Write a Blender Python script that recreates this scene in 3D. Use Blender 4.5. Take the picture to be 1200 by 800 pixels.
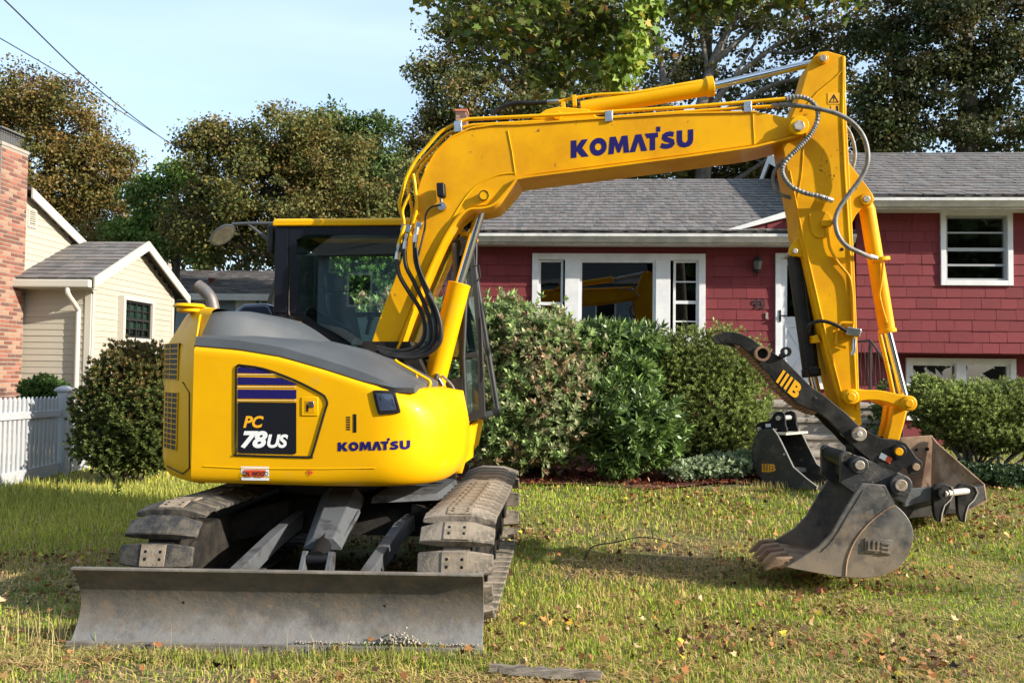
import bpy, bmesh, math, random
import numpy as np
from mathutils import Vector, Matrix
random.seed(7); RNG = np.random.default_rng(11)
scn = bpy.context.scene
for o in list(bpy.data.objects): bpy.data.objects.remove(o)
C = scn.collection

# ---------------- camera ----------------
F = 1000.0 / 1200.0                      # focal length / frame width
PITCH, ROLL, EYE = math.atan(0.035), 0.012, Vector((0, 0, 1.55))
fw = Vector((0, math.cos(PITCH), math.sin(PITCH))); up0 = Vector((0, -math.sin(PITCH), math.cos(PITCH))); X0 = Vector((1, 0, 0))
RC = X0 * math.cos(ROLL) + up0 * math.sin(ROLL); UC = -X0 * math.sin(ROLL) + up0 * math.cos(ROLL)
cd = bpy.data.cameras.new('camera'); cam = bpy.data.objects.new('camera', cd); C.objects.link(cam)
cd.sensor_width = 36; cd.lens = 36 * F; cd.clip_end = 2000; cd.clip_start = 0.05
m = Matrix((RC, UC, -fw)).transposed().to_4x4(); m.translation = EYE
cam.matrix_world = m; scn.camera = cam
scn.render.resolution_x, scn.render.resolution_y = 1024, 682

# ---------------- sky and sun ----------------
SUN_DIR = Vector((0.86, -0.35, 0.42)).normalized()      # towards the sun
w = bpy.data.worlds.new("World"); scn.world = w; w.use_nodes = True
nt = w.node_tree; nt.nodes.clear()
sky = nt.nodes.new('ShaderNodeTexSky'); sky.sky_type = 'NISHITA'; sky.sun_disc = False
el = math.asin(SUN_DIR.z); sky.sun_elevation = el; sky.sun_rotation = math.atan2(SUN_DIR.x, SUN_DIR.y)
sky.air_density = 1.0; sky.dust_density = 1.3; sky.ozone_density = 1.2; sky.altitude = 50
bg = nt.nodes.new('ShaderNodeBackground'); bg.inputs['Strength'].default_value = 0.15
out = nt.nodes.new('ShaderNodeOutputWorld')
tc = nt.nodes.new('ShaderNodeTexCoord'); mp = nt.nodes.new('ShaderNodeMapping'); mp.inputs['Scale'].default_value = (1.0, 1.6, 6.0); mp.inputs['Rotation'].default_value = (0.25, 0.3, 0)
nz = nt.nodes.new('ShaderNodeTexNoise'); nz.inputs['Scale'].default_value = 1.6; nz.inputs['Detail'].default_value = 6; nz.inputs['Roughness'].default_value = 0.55
cr = nt.nodes.new('ShaderNodeMapRange'); cr.inputs['From Min'].default_value = 0.25; cr.inputs['From Max'].default_value = 0.8; cr.inputs['To Min'].default_value = 0.25; cr.inputs['To Max'].default_value = 0.75
mx = nt.nodes.new('ShaderNodeMix'); mx.data_type = 'RGBA'; mx.inputs['B'].default_value = (3.0, 3.75, 4.5, 1)
L = nt.links.new
L(tc.outputs['Generated'], mp.inputs['Vector']); L(mp.outputs[0], nz.inputs['Vector']); L(nz.outputs['Fac'], cr.inputs['Value'])
L(cr.outputs[0], mx.inputs['Factor']); L(sky.outputs[0], mx.inputs['A']); L(mx.outputs['Result'], bg.inputs['Color']); L(bg.outputs[0], out.inputs[0])
sd = bpy.data.lights.new('sun', 'SUN'); sd.energy = 4.9; sd.angle = math.radians(0.5); sd.color = (1.0, 0.93, 0.82)
so = bpy.data.objects.new('sun', sd); C.objects.link(so); so.rotation_euler = SUN_DIR.to_track_quat('Z', 'Y').to_euler(); so.location = (12, -8, 12)
scn.view_settings.view_transform = 'Standard'; scn.view_settings.look = 'None'; scn.view_settings.exposure = 1.0; scn.view_settings.gamma = 1
scn.render.engine = 'CYCLES'; scn.cycles.max_bounces = 6; scn.cycles.transparent_max_bounces = 12

# ---------------- pixel <-> place helpers (used to measure, everything sits at its own distance) ----------------
def ray(px, py): return (fw + RC * ((px - 600) / 1000.0) + UC * ((400 - py) / 1000.0))
def at(px, py, D):
    r = ray(px, py); return EYE + r * (D / r.y)
class Frame:                               # vertical frame: a along u, off along v (away), z up
    def __init__(s, org, yaw):
        s.o = Vector((org[0], org[1], 0)); s.u = Vector((math.cos(yaw), -math.sin(yaw), 0)); s.v = Vector((math.sin(yaw), math.cos(yaw), 0))
    def w(s, a, off, z): return s.o + s.u * a + s.v * off + Vector((0, 0, z))
    def px(s, x, y, off):
        r = ray(x, y); p0 = s.o + s.v * off; t = (p0 - EYE).dot(s.v) / r.dot(s.v); p = EYE + r * t
        return ((p - s.o).dot(s.u), p.z)
    def pxa(s, x, y, a):                    # hit the plane a = const -> (off, z)
        r = ray(x, y); p0 = s.o + s.u * a; t = (p0 - EYE).dot(s.u) / r.dot(s.u); p = EYE + r * t
        return ((p - s.o).dot(s.v), p.z)
def sst(a, b, x):
    t = min(1, max(0, (x - a) / (b - a))); return t * t * (3 - 2 * t)
def gz(x, y):                              # lay of the land
    l = 0.13 * sst(6.5, 10, y); r = 0.28 * sst(6.8, 10.3, y) + 0.22 * sst(10.3, 12.6, y)
    k = sst(-5, 0, x); h = l * (1 - k) + r * k
    h += 0.018 * math.sin(x * 1.7 + y * 0.6) * math.sin(y * 1.3 - x * 0.4) + 0.012 * math.sin(x * 4.1 + 1) * math.sin(y * 3.7)
    return h - 0.02
# ---------------- materials ----------------
MATS = {}
def mat(name, col, rough=0.6, metal=0.0, col2=None, col3=None, scale=4.0, lo=0.42, hi=0.62, bump=0.0, bscale=60.0, coat=0.0, spec=0.5, stretch=(1, 1, 1), attr=False, rvar=0.0, trans=0.0, scale3=9.0, lo3=0.55, hi3=0.7, objvar=0.0, coords='Object'):
    m = bpy.data.materials.new(name); m.use_nodes = True; t = m.node_tree; b = t.nodes['Principled BSDF']; l = t.links.new
    def c4(c): return (c[0], c[1], c[2], 1)
    b.inputs['Roughness'].default_value = rough; b.inputs['Metallic'].default_value = metal
    b.inputs['Coat Weight'].default_value = coat; b.inputs['Coat Roughness'].default_value = 0.08; b.inputs['Specular IOR Level'].default_value = spec
    tc = t.nodes.new('ShaderNodeTexCoord'); mp = t.nodes.new('ShaderNodeMapping'); mp.inputs['Scale'].default_value = stretch
    l(tc.outputs[coords], mp.inputs['Vector'])
    rgb = t.nodes.new('ShaderNodeRGB'); rgb.outputs[0].default_value = c4(col); cur = rgb.outputs[0]
    def noise(sc, det=5):
        n = t.nodes.new('ShaderNodeTexNoise'); n.inputs['Scale'].default_value = sc; n.inputs['Detail'].default_value = det; n.inputs['Roughness'].default_value = 0.62
        l(mp.outputs[0], n.inputs['Vector']); return n.outputs['Fac']
    def blend(cur, c, fac, a, bb):
        r = t.nodes.new('ShaderNodeMapRange'); r.inputs['From Min'].default_value = a; r.inputs['From Max'].default_value = bb; l(fac, r.inputs['Value'])
        x = t.nodes.new('ShaderNodeMix'); x.data_type = 'RGBA'; l(r.outputs[0], x.inputs['Factor']); l(cur, x.inputs['A']); x.inputs['B'].default_value = c4(c); return x.outputs['Result'], r.outputs[0]
    if attr:
        a = t.nodes.new('ShaderNodeAttribute'); a.attribute_name = 'tint'; cur = a.outputs['Color']
    if col2:
        cur, f2 = blend(cur, col2, noise(scale), lo, hi)
        if rvar:
            ma = t.nodes.new('ShaderNodeMath'); ma.operation = 'MULTIPLY_ADD'; ma.inputs[1].default_value = rvar; ma.inputs[2].default_value = rough; l(f2, ma.inputs[0]); ma.use_clamp = True; l(ma.outputs[0], b.inputs['Roughness'])
    if col3: cur, _ = blend(cur, col3, noise(scale3, 8), lo3, hi3)
    if objvar:
        oi = t.nodes.new('ShaderNodeObjectInfo'); r = t.nodes.new('ShaderNodeMapRange'); r.inputs['To Min'].default_value = 1 - objvar; r.inputs['To Max'].default_value = 1 + objvar * 0.6; l(oi.outputs['Random'], r.inputs['Value'])
        vm = t.nodes.new('ShaderNodeVectorMath'); vm.operation = 'SCALE'; l(cur, vm.inputs[0]); l(r.outputs[0], vm.inputs['Scale']); cur = vm.outputs[0]
    l(cur, b.inputs['Base Color'])
    if bump:
        bp = t.nodes.new('ShaderNodeBump'); bp.inputs['Strength'].default_value = bump; bp.inputs['Distance'].default_value = 0.01; l(noise(bscale, 6), bp.inputs['Height']); l(bp.outputs[0], b.inputs['Normal'])
    if trans:
        tr = t.nodes.new('ShaderNodeBsdfTranslucent'); l(cur, tr.inputs['Color']); ms = t.nodes.new('ShaderNodeMixShader'); ms.inputs[0].default_value = trans
        l(b.outputs[0], ms.inputs[1]); l(tr.outputs[0], ms.inputs[2]); l(ms.outputs[0], t.nodes['Material Output'].inputs['Surface'])
    MATS[name] = m; return m
def glass_mat(name, tint, refl=0.05, op=0.0):
    m = bpy.data.materials.new(name); m.use_nodes = True; t = m.node_tree; t.nodes.clear(); l = t.links.new
    o = t.nodes.new('ShaderNodeOutputMaterial'); tr = t.nodes.new('ShaderNodeBsdfTransparent'); tr.inputs[0].default_value = (*tint, 1)
    g = t.nodes.new('ShaderNodeBsdfGlossy'); g.inputs['Roughness'].default_value = 0.01; fr = t.nodes.new('ShaderNodeFresnel'); fr.inputs['IOR'].default_value = 1.5
    ad = t.nodes.new('ShaderNodeMath'); ad.operation = 'ADD'; ad.inputs[1].default_value = refl; ad.use_clamp = True; l(fr.outputs[0], ad.inputs[0])
    ms = t.nodes.new('ShaderNodeMixShader'); l(ad.outputs[0], ms.inputs[0]); l(tr.outputs[0], ms.inputs[1]); l(g.outputs[0], ms.inputs[2]); l(ms.outputs[0], o.inputs[0])
    MATS[name] = m; return m
mat('yellow', (0.74, 0.385, 0.0015), 0.42, coat=0.12, spec=0.12, col2=(0.70, 0.35, 0.002), scale=1.4, col3=(0.60, 0.34, 0.04), scale3=7, lo3=0.62, hi3=0.8, bump=0.03, bscale=9)
mat('yellow_worn', (0.72, 0.355, 0.002), 0.48, coat=0.08, spec=0.12, col2=(0.60, 0.27, 0.004), scale=2.2, col3=(0.20, 0.10, 0.03), scale3=14, lo3=0.66, hi3=0.72, bump=0.04, bscale=14)
mat('hood_grey', (0.060, 0.066, 0.073), 0.5, spec=0.4, col2=(0.074, 0.081, 0.088), scale=2, bump=0.12, bscale=400)
mat('black', (0.008, 0.008, 0.009), 0.5, spec=0.25, bump=0.05, bscale=30)
mat('rubber', (0.008, 0.008, 0.008), 0.45, spec=0.3, col2=(0.018, 0.017, 0.015), scale=9)
mat('dark_frame', (0.014, 0.015, 0.016), 0.5, spec=0.3, col2=(0.03, 0.029, 0.027), scale=5)
mat('steel', (0.55, 0.55, 0.56), 0.28, 1.0, col2=(0.35, 0.33, 0.3), scale=12)
mat('chrome', (0.72, 0.73, 0.75), 0.10, 1.0)
mat('hose_grey', (0.20, 0.19, 0.17), 0.5, col2=(0.1, 0.1, 0.09), scale=20)
mat('navy', (0.012, 0.008, 0.10), 0.4, spec=0.25)
mat('decal_black', (0.008, 0.009, 0.014), 0.35, spec=0.25)
mat('decal_yellow', (0.8, 0.38, 0.01), 0.4)
mat('decal_pale', (0.75, 0.50, 0.16), 0.4)
mat('decal_white', (0.78, 0.78, 0.78), 0.4)
mat('decal_red', (0.62, 0.07, 0.02), 0.5)
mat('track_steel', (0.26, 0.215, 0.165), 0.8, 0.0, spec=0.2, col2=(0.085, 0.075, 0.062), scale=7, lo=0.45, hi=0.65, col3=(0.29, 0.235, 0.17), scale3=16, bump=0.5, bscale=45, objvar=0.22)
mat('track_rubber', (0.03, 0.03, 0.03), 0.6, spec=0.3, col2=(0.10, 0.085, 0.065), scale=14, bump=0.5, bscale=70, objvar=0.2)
mat('under_dark', (0.011, 0.010, 0.009), 0.75, spec=0.2, col2=(0.03, 0.025, 0.02), scale=6, bump=0.4, bscale=30)
mat('frame_grey', (0.085, 0.09, 0.095), 0.5, spec=0.3, col2=(0.03, 0.027, 0.024), scale=5, lo=0.5, hi=0.66, bump=0.2, bscale=30)
mat('blade', (0.115, 0.10, 0.08), 0.55, 0.1, col2=(0.055, 0.055, 0.056), scale=4.0, lo=0.4, hi=0.7, stretch=(1.1, 1, 1.3), col3=(0.16, 0.115, 0.075), scale3=14, lo3=0.5, hi3=0.75, bump=0.45, bscale=22, rvar=0.2)
mat('blade_edge', (0.13, 0.115, 0.10), 0.6, 0.1, col2=(0.2, 0.18, 0.15), scale=6, bump=0.4, bscale=30)
mat('dry_mud', (0.34, 0.30, 0.25), 0.95, col2=(0.22, 0.19, 0.15), scale=20, bump=0.8, bscale=60)
mat('bucket', (0.17, 0.155, 0.135), 0.5, 0.15, col2=(0.04, 0.042, 0.045), scale=3.4, lo=0.40, hi=0.60, col3=(0.22, 0.19, 0.155), scale3=16, lo3=0.55, hi3=0.75, bump=0.15, bscale=70, stretch=(1, 1, 1))
mat('bucket_dark', (0.025, 0.026, 0.028), 0.5, 0.0, col2=(0.14, 0.12, 0.10), scale=5, lo=0.5, hi=0.75, col3=(0.22, 0.15, 0.09), scale3=18, lo3=0.6, hi3=0.74, bump=0.4, bscale=50)
mat('bucket_black', (0.009, 0.009, 0.009), 0.5, spec=0.2, col2=(0.035, 0.032, 0.028), scale=6, bump=0.25, bscale=40)
mat('bucket_rust', (0.30, 0.19, 0.11), 0.8, col2=(0.17, 0.09, 0.05), scale=5, col3=(0.06, 0.04, 0.03), scale3=13, lo3=0.62, hi3=0.72, bump=0.4, bscale=40)
mat('worn_edge', (0.5, 0.46, 0.40), 0.45, 0.4)
mat('pin_steel', (0.45, 0.41, 0.35), 0.5, 0.5, col2=(0.25, 0.18, 0.12), scale=18)
mat('red_shingle', (0.205, 0.038, 0.043), 0.8, spec=0.25, col2=(0.155, 0.028, 0.032), scale=9, stretch=(3, 3, 0.7), bump=0.35, bscale=50, objvar=0.13)
mat('red_wall', (0.16, 0.02, 0.026), 0.8)
mat('white_trim', (0.62, 0.62, 0.62), 0.55, col2=(0.72, 0.72, 0.70), scale=4, bump=0.05, bscale=50)
mat('gutter_white', (0.50, 0.50, 0.48), 0.4, col2=(0.66, 0.65, 0.61), scale=5)
mat('cream', (0.40, 0.365, 0.29), 0.55, col2=(0.37, 0.335, 0.265), scale=3, objvar=0.05, bump=0.05)
mat('cream_trim', (0.47, 0.43, 0.36), 0.5)
mat('blue_siding', (0.20, 0.26, 0.31), 0.6, objvar=0.05)
mat('roof_shingle', (0.2, 0.2, 0.2), 0.9, attr=True, bump=0.4, bscale=120)
mat('roof_under', (0.06, 0.056, 0.052), 0.9)
mat('brick', (0.27, 0.105, 0.065), 0.85, col2=(0.21, 0.075, 0.05), scale=14, bump=0.4, bscale=60, objvar=0.5)
mat('mortar', (0.27, 0.23, 0.19), 0.95, bump=0.4, bscale=60)
mat('concrete', (0.32, 0.28, 0.23), 0.9, col2=(0.23, 0.195, 0.155), scale=4, col3=(0.31, 0.28, 0.24), scale3=18, bump=0.4, bscale=50)
mat('dark_room', (0.02, 0.02, 0.02), 0.9)
mat('curtain', (0.30, 0.42, 0.33), 0.8, col2=(0.18, 0.27, 0.21), scale=3, stretch=(9, 9, 0.2))
mat('bark', (0.11, 0.085, 0.062), 0.95, col2=(0.05, 0.04, 0.03), scale=8, stretch=(3, 3, 0.5), bump=1.0, bscale=20)
mat('bark_grey', (0.17, 0.15, 0.125), 0.95, col2=(0.08, 0.07, 0.055), scale=8, stretch=(3, 3, 0.5), bump=1.0, bscale=20)
mat('leaf', (0.1, 0.1, 0.03), 0.62, attr=True, trans=0.3, spec=0.35)
mat('leaf_gloss', (0.1, 0.1, 0.03), 0.42, attr=True, trans=0.15, spec=0.5)
mat('grass', (0.1, 0.12, 0.03), 0.75, attr=True, trans=0.25, spec=0.2)
mat('litter', (0.1, 0.12, 0.03), 0.8, attr=True, trans=0.1, spec=0.2)
mat('soil', (0.115, 0.082, 0.038), 0.95, col2=(0.11, 0.12, 0.03), scale=1.1, lo=0.4, hi=0.6, col3=(0.16, 0.12, 0.07), scale3=7, bump=1.0, bscale=30, coords='Object')
mat('mulch', (0.13, 0.035, 0.018), 0.95, col2=(0.05, 0.018, 0.012), scale=12, col3=(0.22, 0.07, 0.03), scale3=30, bump=1.0, bscale=50)
mat('old_wood', (0.24, 0.20, 0.155), 0.9, col2=(0.11, 0.085, 0.06), scale=6, stretch=(0.6, 6, 6), bump=0.9, bscale=30)
mat('wire', (0.03, 0.03, 0.03), 0.6)
mat('lamp_black', (0.015, 0.013, 0.012), 0.5)
mat('rail_iron', (0.05, 0.03, 0.028), 0.6)
mat('mirror_glass', (0.09, 0.095, 0.09), 0.35, 0.2, col2=(0.16, 0.16, 0.12), scale=14)
mat('exhaust', (0.12, 0.115, 0.115), 0.55, 0.5, col2=(0.2, 0.16, 0.14), scale=9)
mat('door_white', (0.6, 0.61, 0.63), 0.4)
mat('dark_blue_plastic', (0.03, 0.04, 0.07), 0.15, coat=0.6)
mat('asphalt', (0.05, 0.05, 0.05), 0.9, bump=0.4)
glass_mat('cab_glass', (0.78, 0.92, 0.90), 0.07)
glass_mat('screen_glass', (0.55, 0.6, 0.58), -0.9)
glass_mat('cab_glass_front', (0.75, 0.85, 0.8), 0.0)
mat('brick_dark', (0.13, 0.06, 0.045), 0.85)
mat('brick_pale', (0.30, 0.17, 0.11), 0.85)
glass_mat('window_glass', (0.35, 0.37, 0.37), 0.12)
# ---------------- building helpers ----------------
def tag(o, label=None, cat=None, group=None, kind=None):
    if label: o['label'] = label
    if cat: o['category'] = cat
    if group: o['group'] = group
    if kind: o['kind'] = kind
    return o
def thing(name, label, cat, loc=(0, 0, 0), group=None):
    o = bpy.data.objects.new(name, None); C.objects.link(o); o.location = loc; o.empty_display_size = 0.2
    return tag(o, label, cat, group)
LOC = {}
def wloc(o):
    p = Vector((0, 0, 0))
    while o: p += o.location; o = o.parent
    return p
class MB:
    def __init__(s): s.v = []; s.f = []
    def add(s, vs, fs):
        n = len(s.v); s.v += [Vector(v) for v in vs]; s.f += [tuple(i + n for i in f) for f in fs]; return s
    def box(s, c, size, u=(1, 0, 0), v=(0, 1, 0), w=(0, 0, 1)):
        c = Vector(c); u = Vector(u).normalized() * size[0] / 2; v = Vector(v).normalized() * size[1] / 2; w = Vector(w).normalized() * size[2] / 2
        vs = [c + u * a + v * b + w * d for a, b, d in ((-1,-1,-1),(1,-1,-1),(1,1,-1),(-1,1,-1),(-1,-1,1),(1,-1,1),(1,1,1),(-1,1,1))]
        return s.add(vs, [(0,3,2,1),(4,5,6,7),(0,1,5,4),(1,2,6,5),(2,3,7,6),(3,0,4,7)])
    def fbox(s, fr, a0, a1, o0, o1, z0, z1):
        return s.box(fr.w((a0+a1)/2, (o0+o1)/2, (z0+z1)/2), (a1-a0, o1-o0, z1-z0), fr.u, fr.v)
    def prism(s, fr, poly, o0, o1):       # poly of (a, z), extruded from off o0 to o1
        n = len(poly); A = [fr.w(a, o0, z) for a, z in poly]; B = [fr.w(a, o1, z) for a, z in poly]
        fs = [tuple(range(n)), tuple(range(2*n-1, n-1, -1))] + [(i, i+n, (i+1) % n + n, (i+1) % n) for i in range(n)]
        return s.add(A + B, fs)
    def tube(s, pts, r, n=8, cap=True):
        pts = [Vector(p) for p in pts]; N = len(pts); rs = r if isinstance(r, (list, tuple)) else [r] * N
        t0 = (pts[1] - pts[0]).normalized(); a = t0.orthogonal().normalized(); vs = []
        for i, p in enumerate(pts):
            t = (pts[min(i+1, N-1)] - pts[max(i-1, 0)])
            if t.length < 1e-9: t = t0
            t = t.normalized(); a = (a - t * a.dot(t)).normalized(); b = t.cross(a)
            vs += [p + (a * math.cos(2*math.pi*k/n) + b * math.sin(2*math.pi*k/n)) * rs[i] for k in range(n)]
        fs = [(i*n+k, i*n+(k+1) % n, (i+1)*n+(k+1) % n, (i+1)*n+k) for i in range(N-1) for k in range(n)]
        if cap: fs += [tuple(range(n-1, -1, -1)), tuple((N-1)*n+k for k in range(n))]
        return s.add(vs, fs)
    def cyl(s, p0, p1, r, n=20, r2=None): return s.tube([p0, p1], [r, r if r2 is None else r2], n)
    def ring(s, p0, p1, ro, ri, n=20):     # pipe with a hole
        p0 = Vector(p0); p1 = Vector(p1); t = (p1-p0).normalized(); a = t.orthogonal().normalized(); b = t.cross(a); vs = []
        for p, r in ((p0, ro), (p1, ro), (p1, ri), (p0, ri)): vs += [p + (a*math.cos(2*math.pi*k/n)+b*math.sin(2*math.pi*k/n))*r for k in range(n)]
        fs = [(j*n+k, j*n+(k+1) % n, ((j+1) % 4)*n+(k+1) % n, ((j+1) % 4)*n+k) for j in range(4) for k in range(n)]
        return s.add(vs, fs)
    def loft(s, rings, closed=True, caps=True):
        n = len(rings[0]); vs = [Vector(p) for r in rings for p in r]; fs = []
        for i in range(len(rings)-1):
            for k in range(n if closed else n-1): fs.append((i*n+k, i*n+(k+1) % n, (i+1)*n+(k+1) % n, (i+1)*n+k))
        if caps: fs += [tuple(range(n-1, -1, -1)), tuple((len(rings)-1)*n+k for k in range(n))]
        return s.add(vs, fs)
    def build(s, name, m, parent=None, bevel=0.0, smooth=None, label=None, recalc=True, seg=2):
        me = bpy.data.meshes.new(name); o = bpy.data.objects.new(name, me); C.objects.link(o)
        base = wloc(parent) if parent else Vector((0, 0, 0))
        me.from_pydata([v - base for v in s.v], [], s.f); me.update()
        if recalc:
            bm = bmesh.new(); bm.from_mesh(me); bmesh.ops.recalc_face_normals(bm, faces=bm.faces); bm.to_mesh(me); bm.free()
        if parent: o.parent = parent
        me.materials.append(MATS[m])
        if smooth is not None:
            me.polygons.foreach_set('use_smooth', [True]*len(me.polygons)); me.set_sharp_from_angle(angle=math.radians(smooth))
        if bevel:
            b = o.modifiers.new('b', 'BEVEL'); b.width = bevel; b.segments = seg; b.limit_method = 'ANGLE'; b.angle_limit = math.radians(35); b.use_clamp_overlap = True
        if label: o['label'] = label
        return o
def smoothpts(pts, k=6):
    pts = [Vector(p) for p in pts]; out = []
    for i in range(len(pts)-1):
        p0 = pts[max(i-1, 0)]; p1 = pts[i]; p2 = pts[i+1]; p3 = pts[min(i+2, len(pts)-1)]
        for j in range(k):
            t = j/k; out.append(0.5*((2*p1)+(p2-p0)*t+(2*p0-5*p1+4*p2-p3)*t*t+(3*p1-p0-3*p2+p3)*t**3))
    return out + [pts[-1]]
def sm2(pts, k=5): return [(p.x, p.y) for p in smoothpts([(a, b, 0) for a, b in pts], k)]
_txt = {}
def text_mesh(body, offset=0.0, shear=0.0, spacing=1.0):
    cu = bpy.data.curves.new('t', 'FONT'); cu.body = body; cu.size = 1; cu.offset = offset; cu.shear = shear; cu.space_character = spacing; cu.resolution_u = 4
    o = bpy.data.objects.new('t', cu); C.objects.link(o); bpy.context.view_layer.update()
    me = bpy.data.meshes.new_from_object(o.evaluated_get(bpy.context.evaluated_depsgraph_get()))
    vs = [(v.co.x, v.co.y) for v in me.vertices]; fs = [tuple(p.vertices) for p in me.polygons]
    bpy.data.objects.remove(o); bpy.data.curves.remove(cu); bpy.data.meshes.remove(me)
    x0 = min(v[0] for v in vs); x1 = max(v[0] for v in vs); y0 = min(v[1] for v in vs); y1 = max(v[1] for v in vs)
    return [((x-x0)/(x1-x0), (y-y0)/(y1-y0)) for x, y in vs], fs
def lettering(body, fn, m, parent, name='lettering', offset=0.0, shear=0.0, spacing=1.0, extra=None):
    """fn(u, v) maps the unit text rectangle onto the surface"""
    vs, fs = text_mesh(body, offset, shear, spacing); mb = MB(); mb.add([fn(x, y) for x, y in vs], fs)
    if extra:
        for r in extra: mb.add([fn(x, y) for x, y in r], [tuple(range(len(r)))])
    return mb.build(name, m, parent, recalc=False)
def npmesh(name, verts, faces_n, m, parent=None, tint=None, smooth=False):
    """verts (F*faces_n,3) unshared polygons of faces_n corners; tint (F,3)"""
    nf = len(verts)//faces_n; me = bpy.data.meshes.new(name); base = np.array(wloc(parent)) if parent else np.zeros(3)
    me.vertices.add(len(verts)); me.vertices.foreach_set('co', (verts-base).astype(np.float32).ravel())
    me.loops.add(len(verts)); me.loops.foreach_set('vertex_index', np.arange(len(verts), dtype=np.int32))
    me.polygons.add(nf); me.polygons.foreach_set('loop_start', np.arange(0, len(verts), faces_n, dtype=np.int32))
    me.update(calc_edges=True)
    if tint is not None:
        a = me.color_attributes.new('tint', 'FLOAT_COLOR', 'POINT'); c = np.ones((nf, faces_n, 4), np.float32); c[:, :, :3] = np.asarray(tint)[:, None, :]; a.data.foreach_set('color', c.ravel())
    me.materials.append(MATS[m]); o = bpy.data.objects.new(name, me); C.objects.link(o)
    if parent: o.parent = parent
    return o
# one shared wedge-shaped mesh (1 x 1 x 1, lower edge proud) for siding, shingles; one box for bricks
def unit_mesh(name, m, wedge, bev=0.0):
    me = bpy.data.meshes.new(name); t = 0.3 if wedge else 1.0
    me.from_pydata([(-.5,-1,-.5),(.5,-1,-.5),(.5,0,-.5),(-.5,0,-.5),(-.5,-t,.5),(.5,-t,.5),(.5,0,.5),(-.5,0,.5)], [], [(0,3,2,1),(4,5,6,7),(0,1,5,4),(1,2,6,5),(2,3,7,6),(3,0,4,7)])
    me.materials.append(MATS[m]); return me
def piece(name, me, parent, c, size, u, v, tilt=0.0):
    o = bpy.data.objects.new(name, me); C.objects.link(o); o.parent = parent
    M = Matrix((Vector(u), Vector(v), Vector((0, 0, 1)))).transposed().to_4x4(); R = Matrix.Rotation(tilt, 4, 'Y'); S = Matrix.Diagonal((size[0], size[1], size[2], 1))
    mm = M @ R @ S; mm.translation = Vector(c) - wloc(parent); o.matrix_local = mm; return o
def courses(name, me, parent, fr, off, a0, a1, z0, z1, pitch, wmin, wmax, thick, holes=(), gap=0.004, clip=None, cap=300, jog=0.0, seed=3):
    """rows of wedge pieces on a wall plane, cut round holes; clip(z) -> (amin, amax)"""
    rnd = random.Random(seed); n = 0; rows = int(round((z1-z0)/pitch))
    for r in range(rows):
        zb = z0+r*pitch; zt = zb+pitch; segs = [(a0, a1)]
        if clip:
            lo, hi = clip(zb+pitch*0.5); segs = [(max(a0, lo), min(a1, hi))]
        for (h0, h1, g0, g1) in holes:
            if zt > g0+0.01 and zb < g1-0.01:
                ns = []
                for s0, s1 in segs:
                    if h1 <= s0 or h0 >= s1: ns.append((s0, s1))
                    else:
                        if h0 > s0: ns.append((s0, h0))
                        if h1 < s1: ns.append((h1, s1))
                segs = ns
        for s0, s1 in segs:
            if s1-s0 < 0.02: continue
            x = s0; first = True
            while x < s1-0.01:
                ww = rnd.uniform(wmin, wmax)
                if first and wmax < 3: ww *= rnd.uniform(0.4, 1.0)
                first = False
                e = min(s1, x+ww)
                if s1-e < wmin*0.35: e = s1
                dz = rnd.uniform(-jog, jog)
                piece(name, me, parent, fr.w((x+e)/2, off, (zb+zt)/2+dz), (e-x-gap, thick*rnd.uniform(0.85, 1.15), pitch+0.012), fr.u, fr.v); n += 1
                x = e
    return n

mat('frame_dark', (0.03, 0.032, 0.034), 0.5, spec=0.35)
mat('track_dust', (0.25, 0.205, 0.15), 0.9, spec=0.2, col2=(0.15, 0.12, 0.09), scale=20, bump=0.4)
mat('cab_grey_glass', (0.34, 0.43, 0.43), 0.2)

def dusty_low(name, z0, z1, col, amount=0.75):
    """pale dried dust that has settled on the lower part (object height z0..z1)"""
    t = MATS[name].node_tree; b = t.nodes['Principled BSDF']; l = t.links.new; src = b.inputs['Base Color'].links[0].from_socket
    g = t.nodes.new('ShaderNodeNewGeometry'); sx = t.nodes.new('ShaderNodeSeparateXYZ'); l(g.outputs['Position'], sx.inputs[0])
    r = t.nodes.new('ShaderNodeMapRange'); r.inputs['From Min'].default_value = z1; r.inputs['From Max'].default_value = z0; l(sx.outputs['Z'], r.inputs['Value'])
    n = t.nodes.new('ShaderNodeTexNoise'); n.inputs['Scale'].default_value = 5; n.inputs['Detail'].default_value = 8; n.inputs['Roughness'].default_value = 0.7; l(g.outputs['Position'], n.inputs['Vector'])
    a = t.nodes.new('ShaderNodeMath'); a.operation = 'MULTIPLY_ADD'; a.inputs[1].default_value = 0.62; l(r.outputs[0], a.inputs[0]); l(n.outputs['Fac'], a.inputs[2])
    q = t.nodes.new('ShaderNodeMapRange'); q.inputs['From Min'].default_value = 0.78; q.inputs['From Max'].default_value = 1.02; q.inputs['To Max'].default_value = amount; l(a.outputs[0], q.inputs['Value'])
    x = t.nodes.new('ShaderNodeMix'); x.data_type = 'RGBA'; l(q.outputs[0], x.inputs['Factor']); l(src, x.inputs['A']); x.inputs['B'].default_value = (*col, 1); l(x.outputs['Result'], b.inputs['Base Color'])
dusty_low('blade', 0.0, 0.30, (0.21, 0.205, 0.20), 0.6)
dusty_low('bucket', 0.0, 1.05, (0.29, 0.215, 0.14), 0.7)
mat('fence_white', (0.36, 0.37, 0.385), 0.5)
mat('door_glass', (0.06, 0.10, 0.08), 0.08, spec=0.6, col2=(0.18, 0.25, 0.2), scale=12, lo=0.5, hi=0.6)  # green mottling paints reflected foliage into an opaque pane

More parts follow.
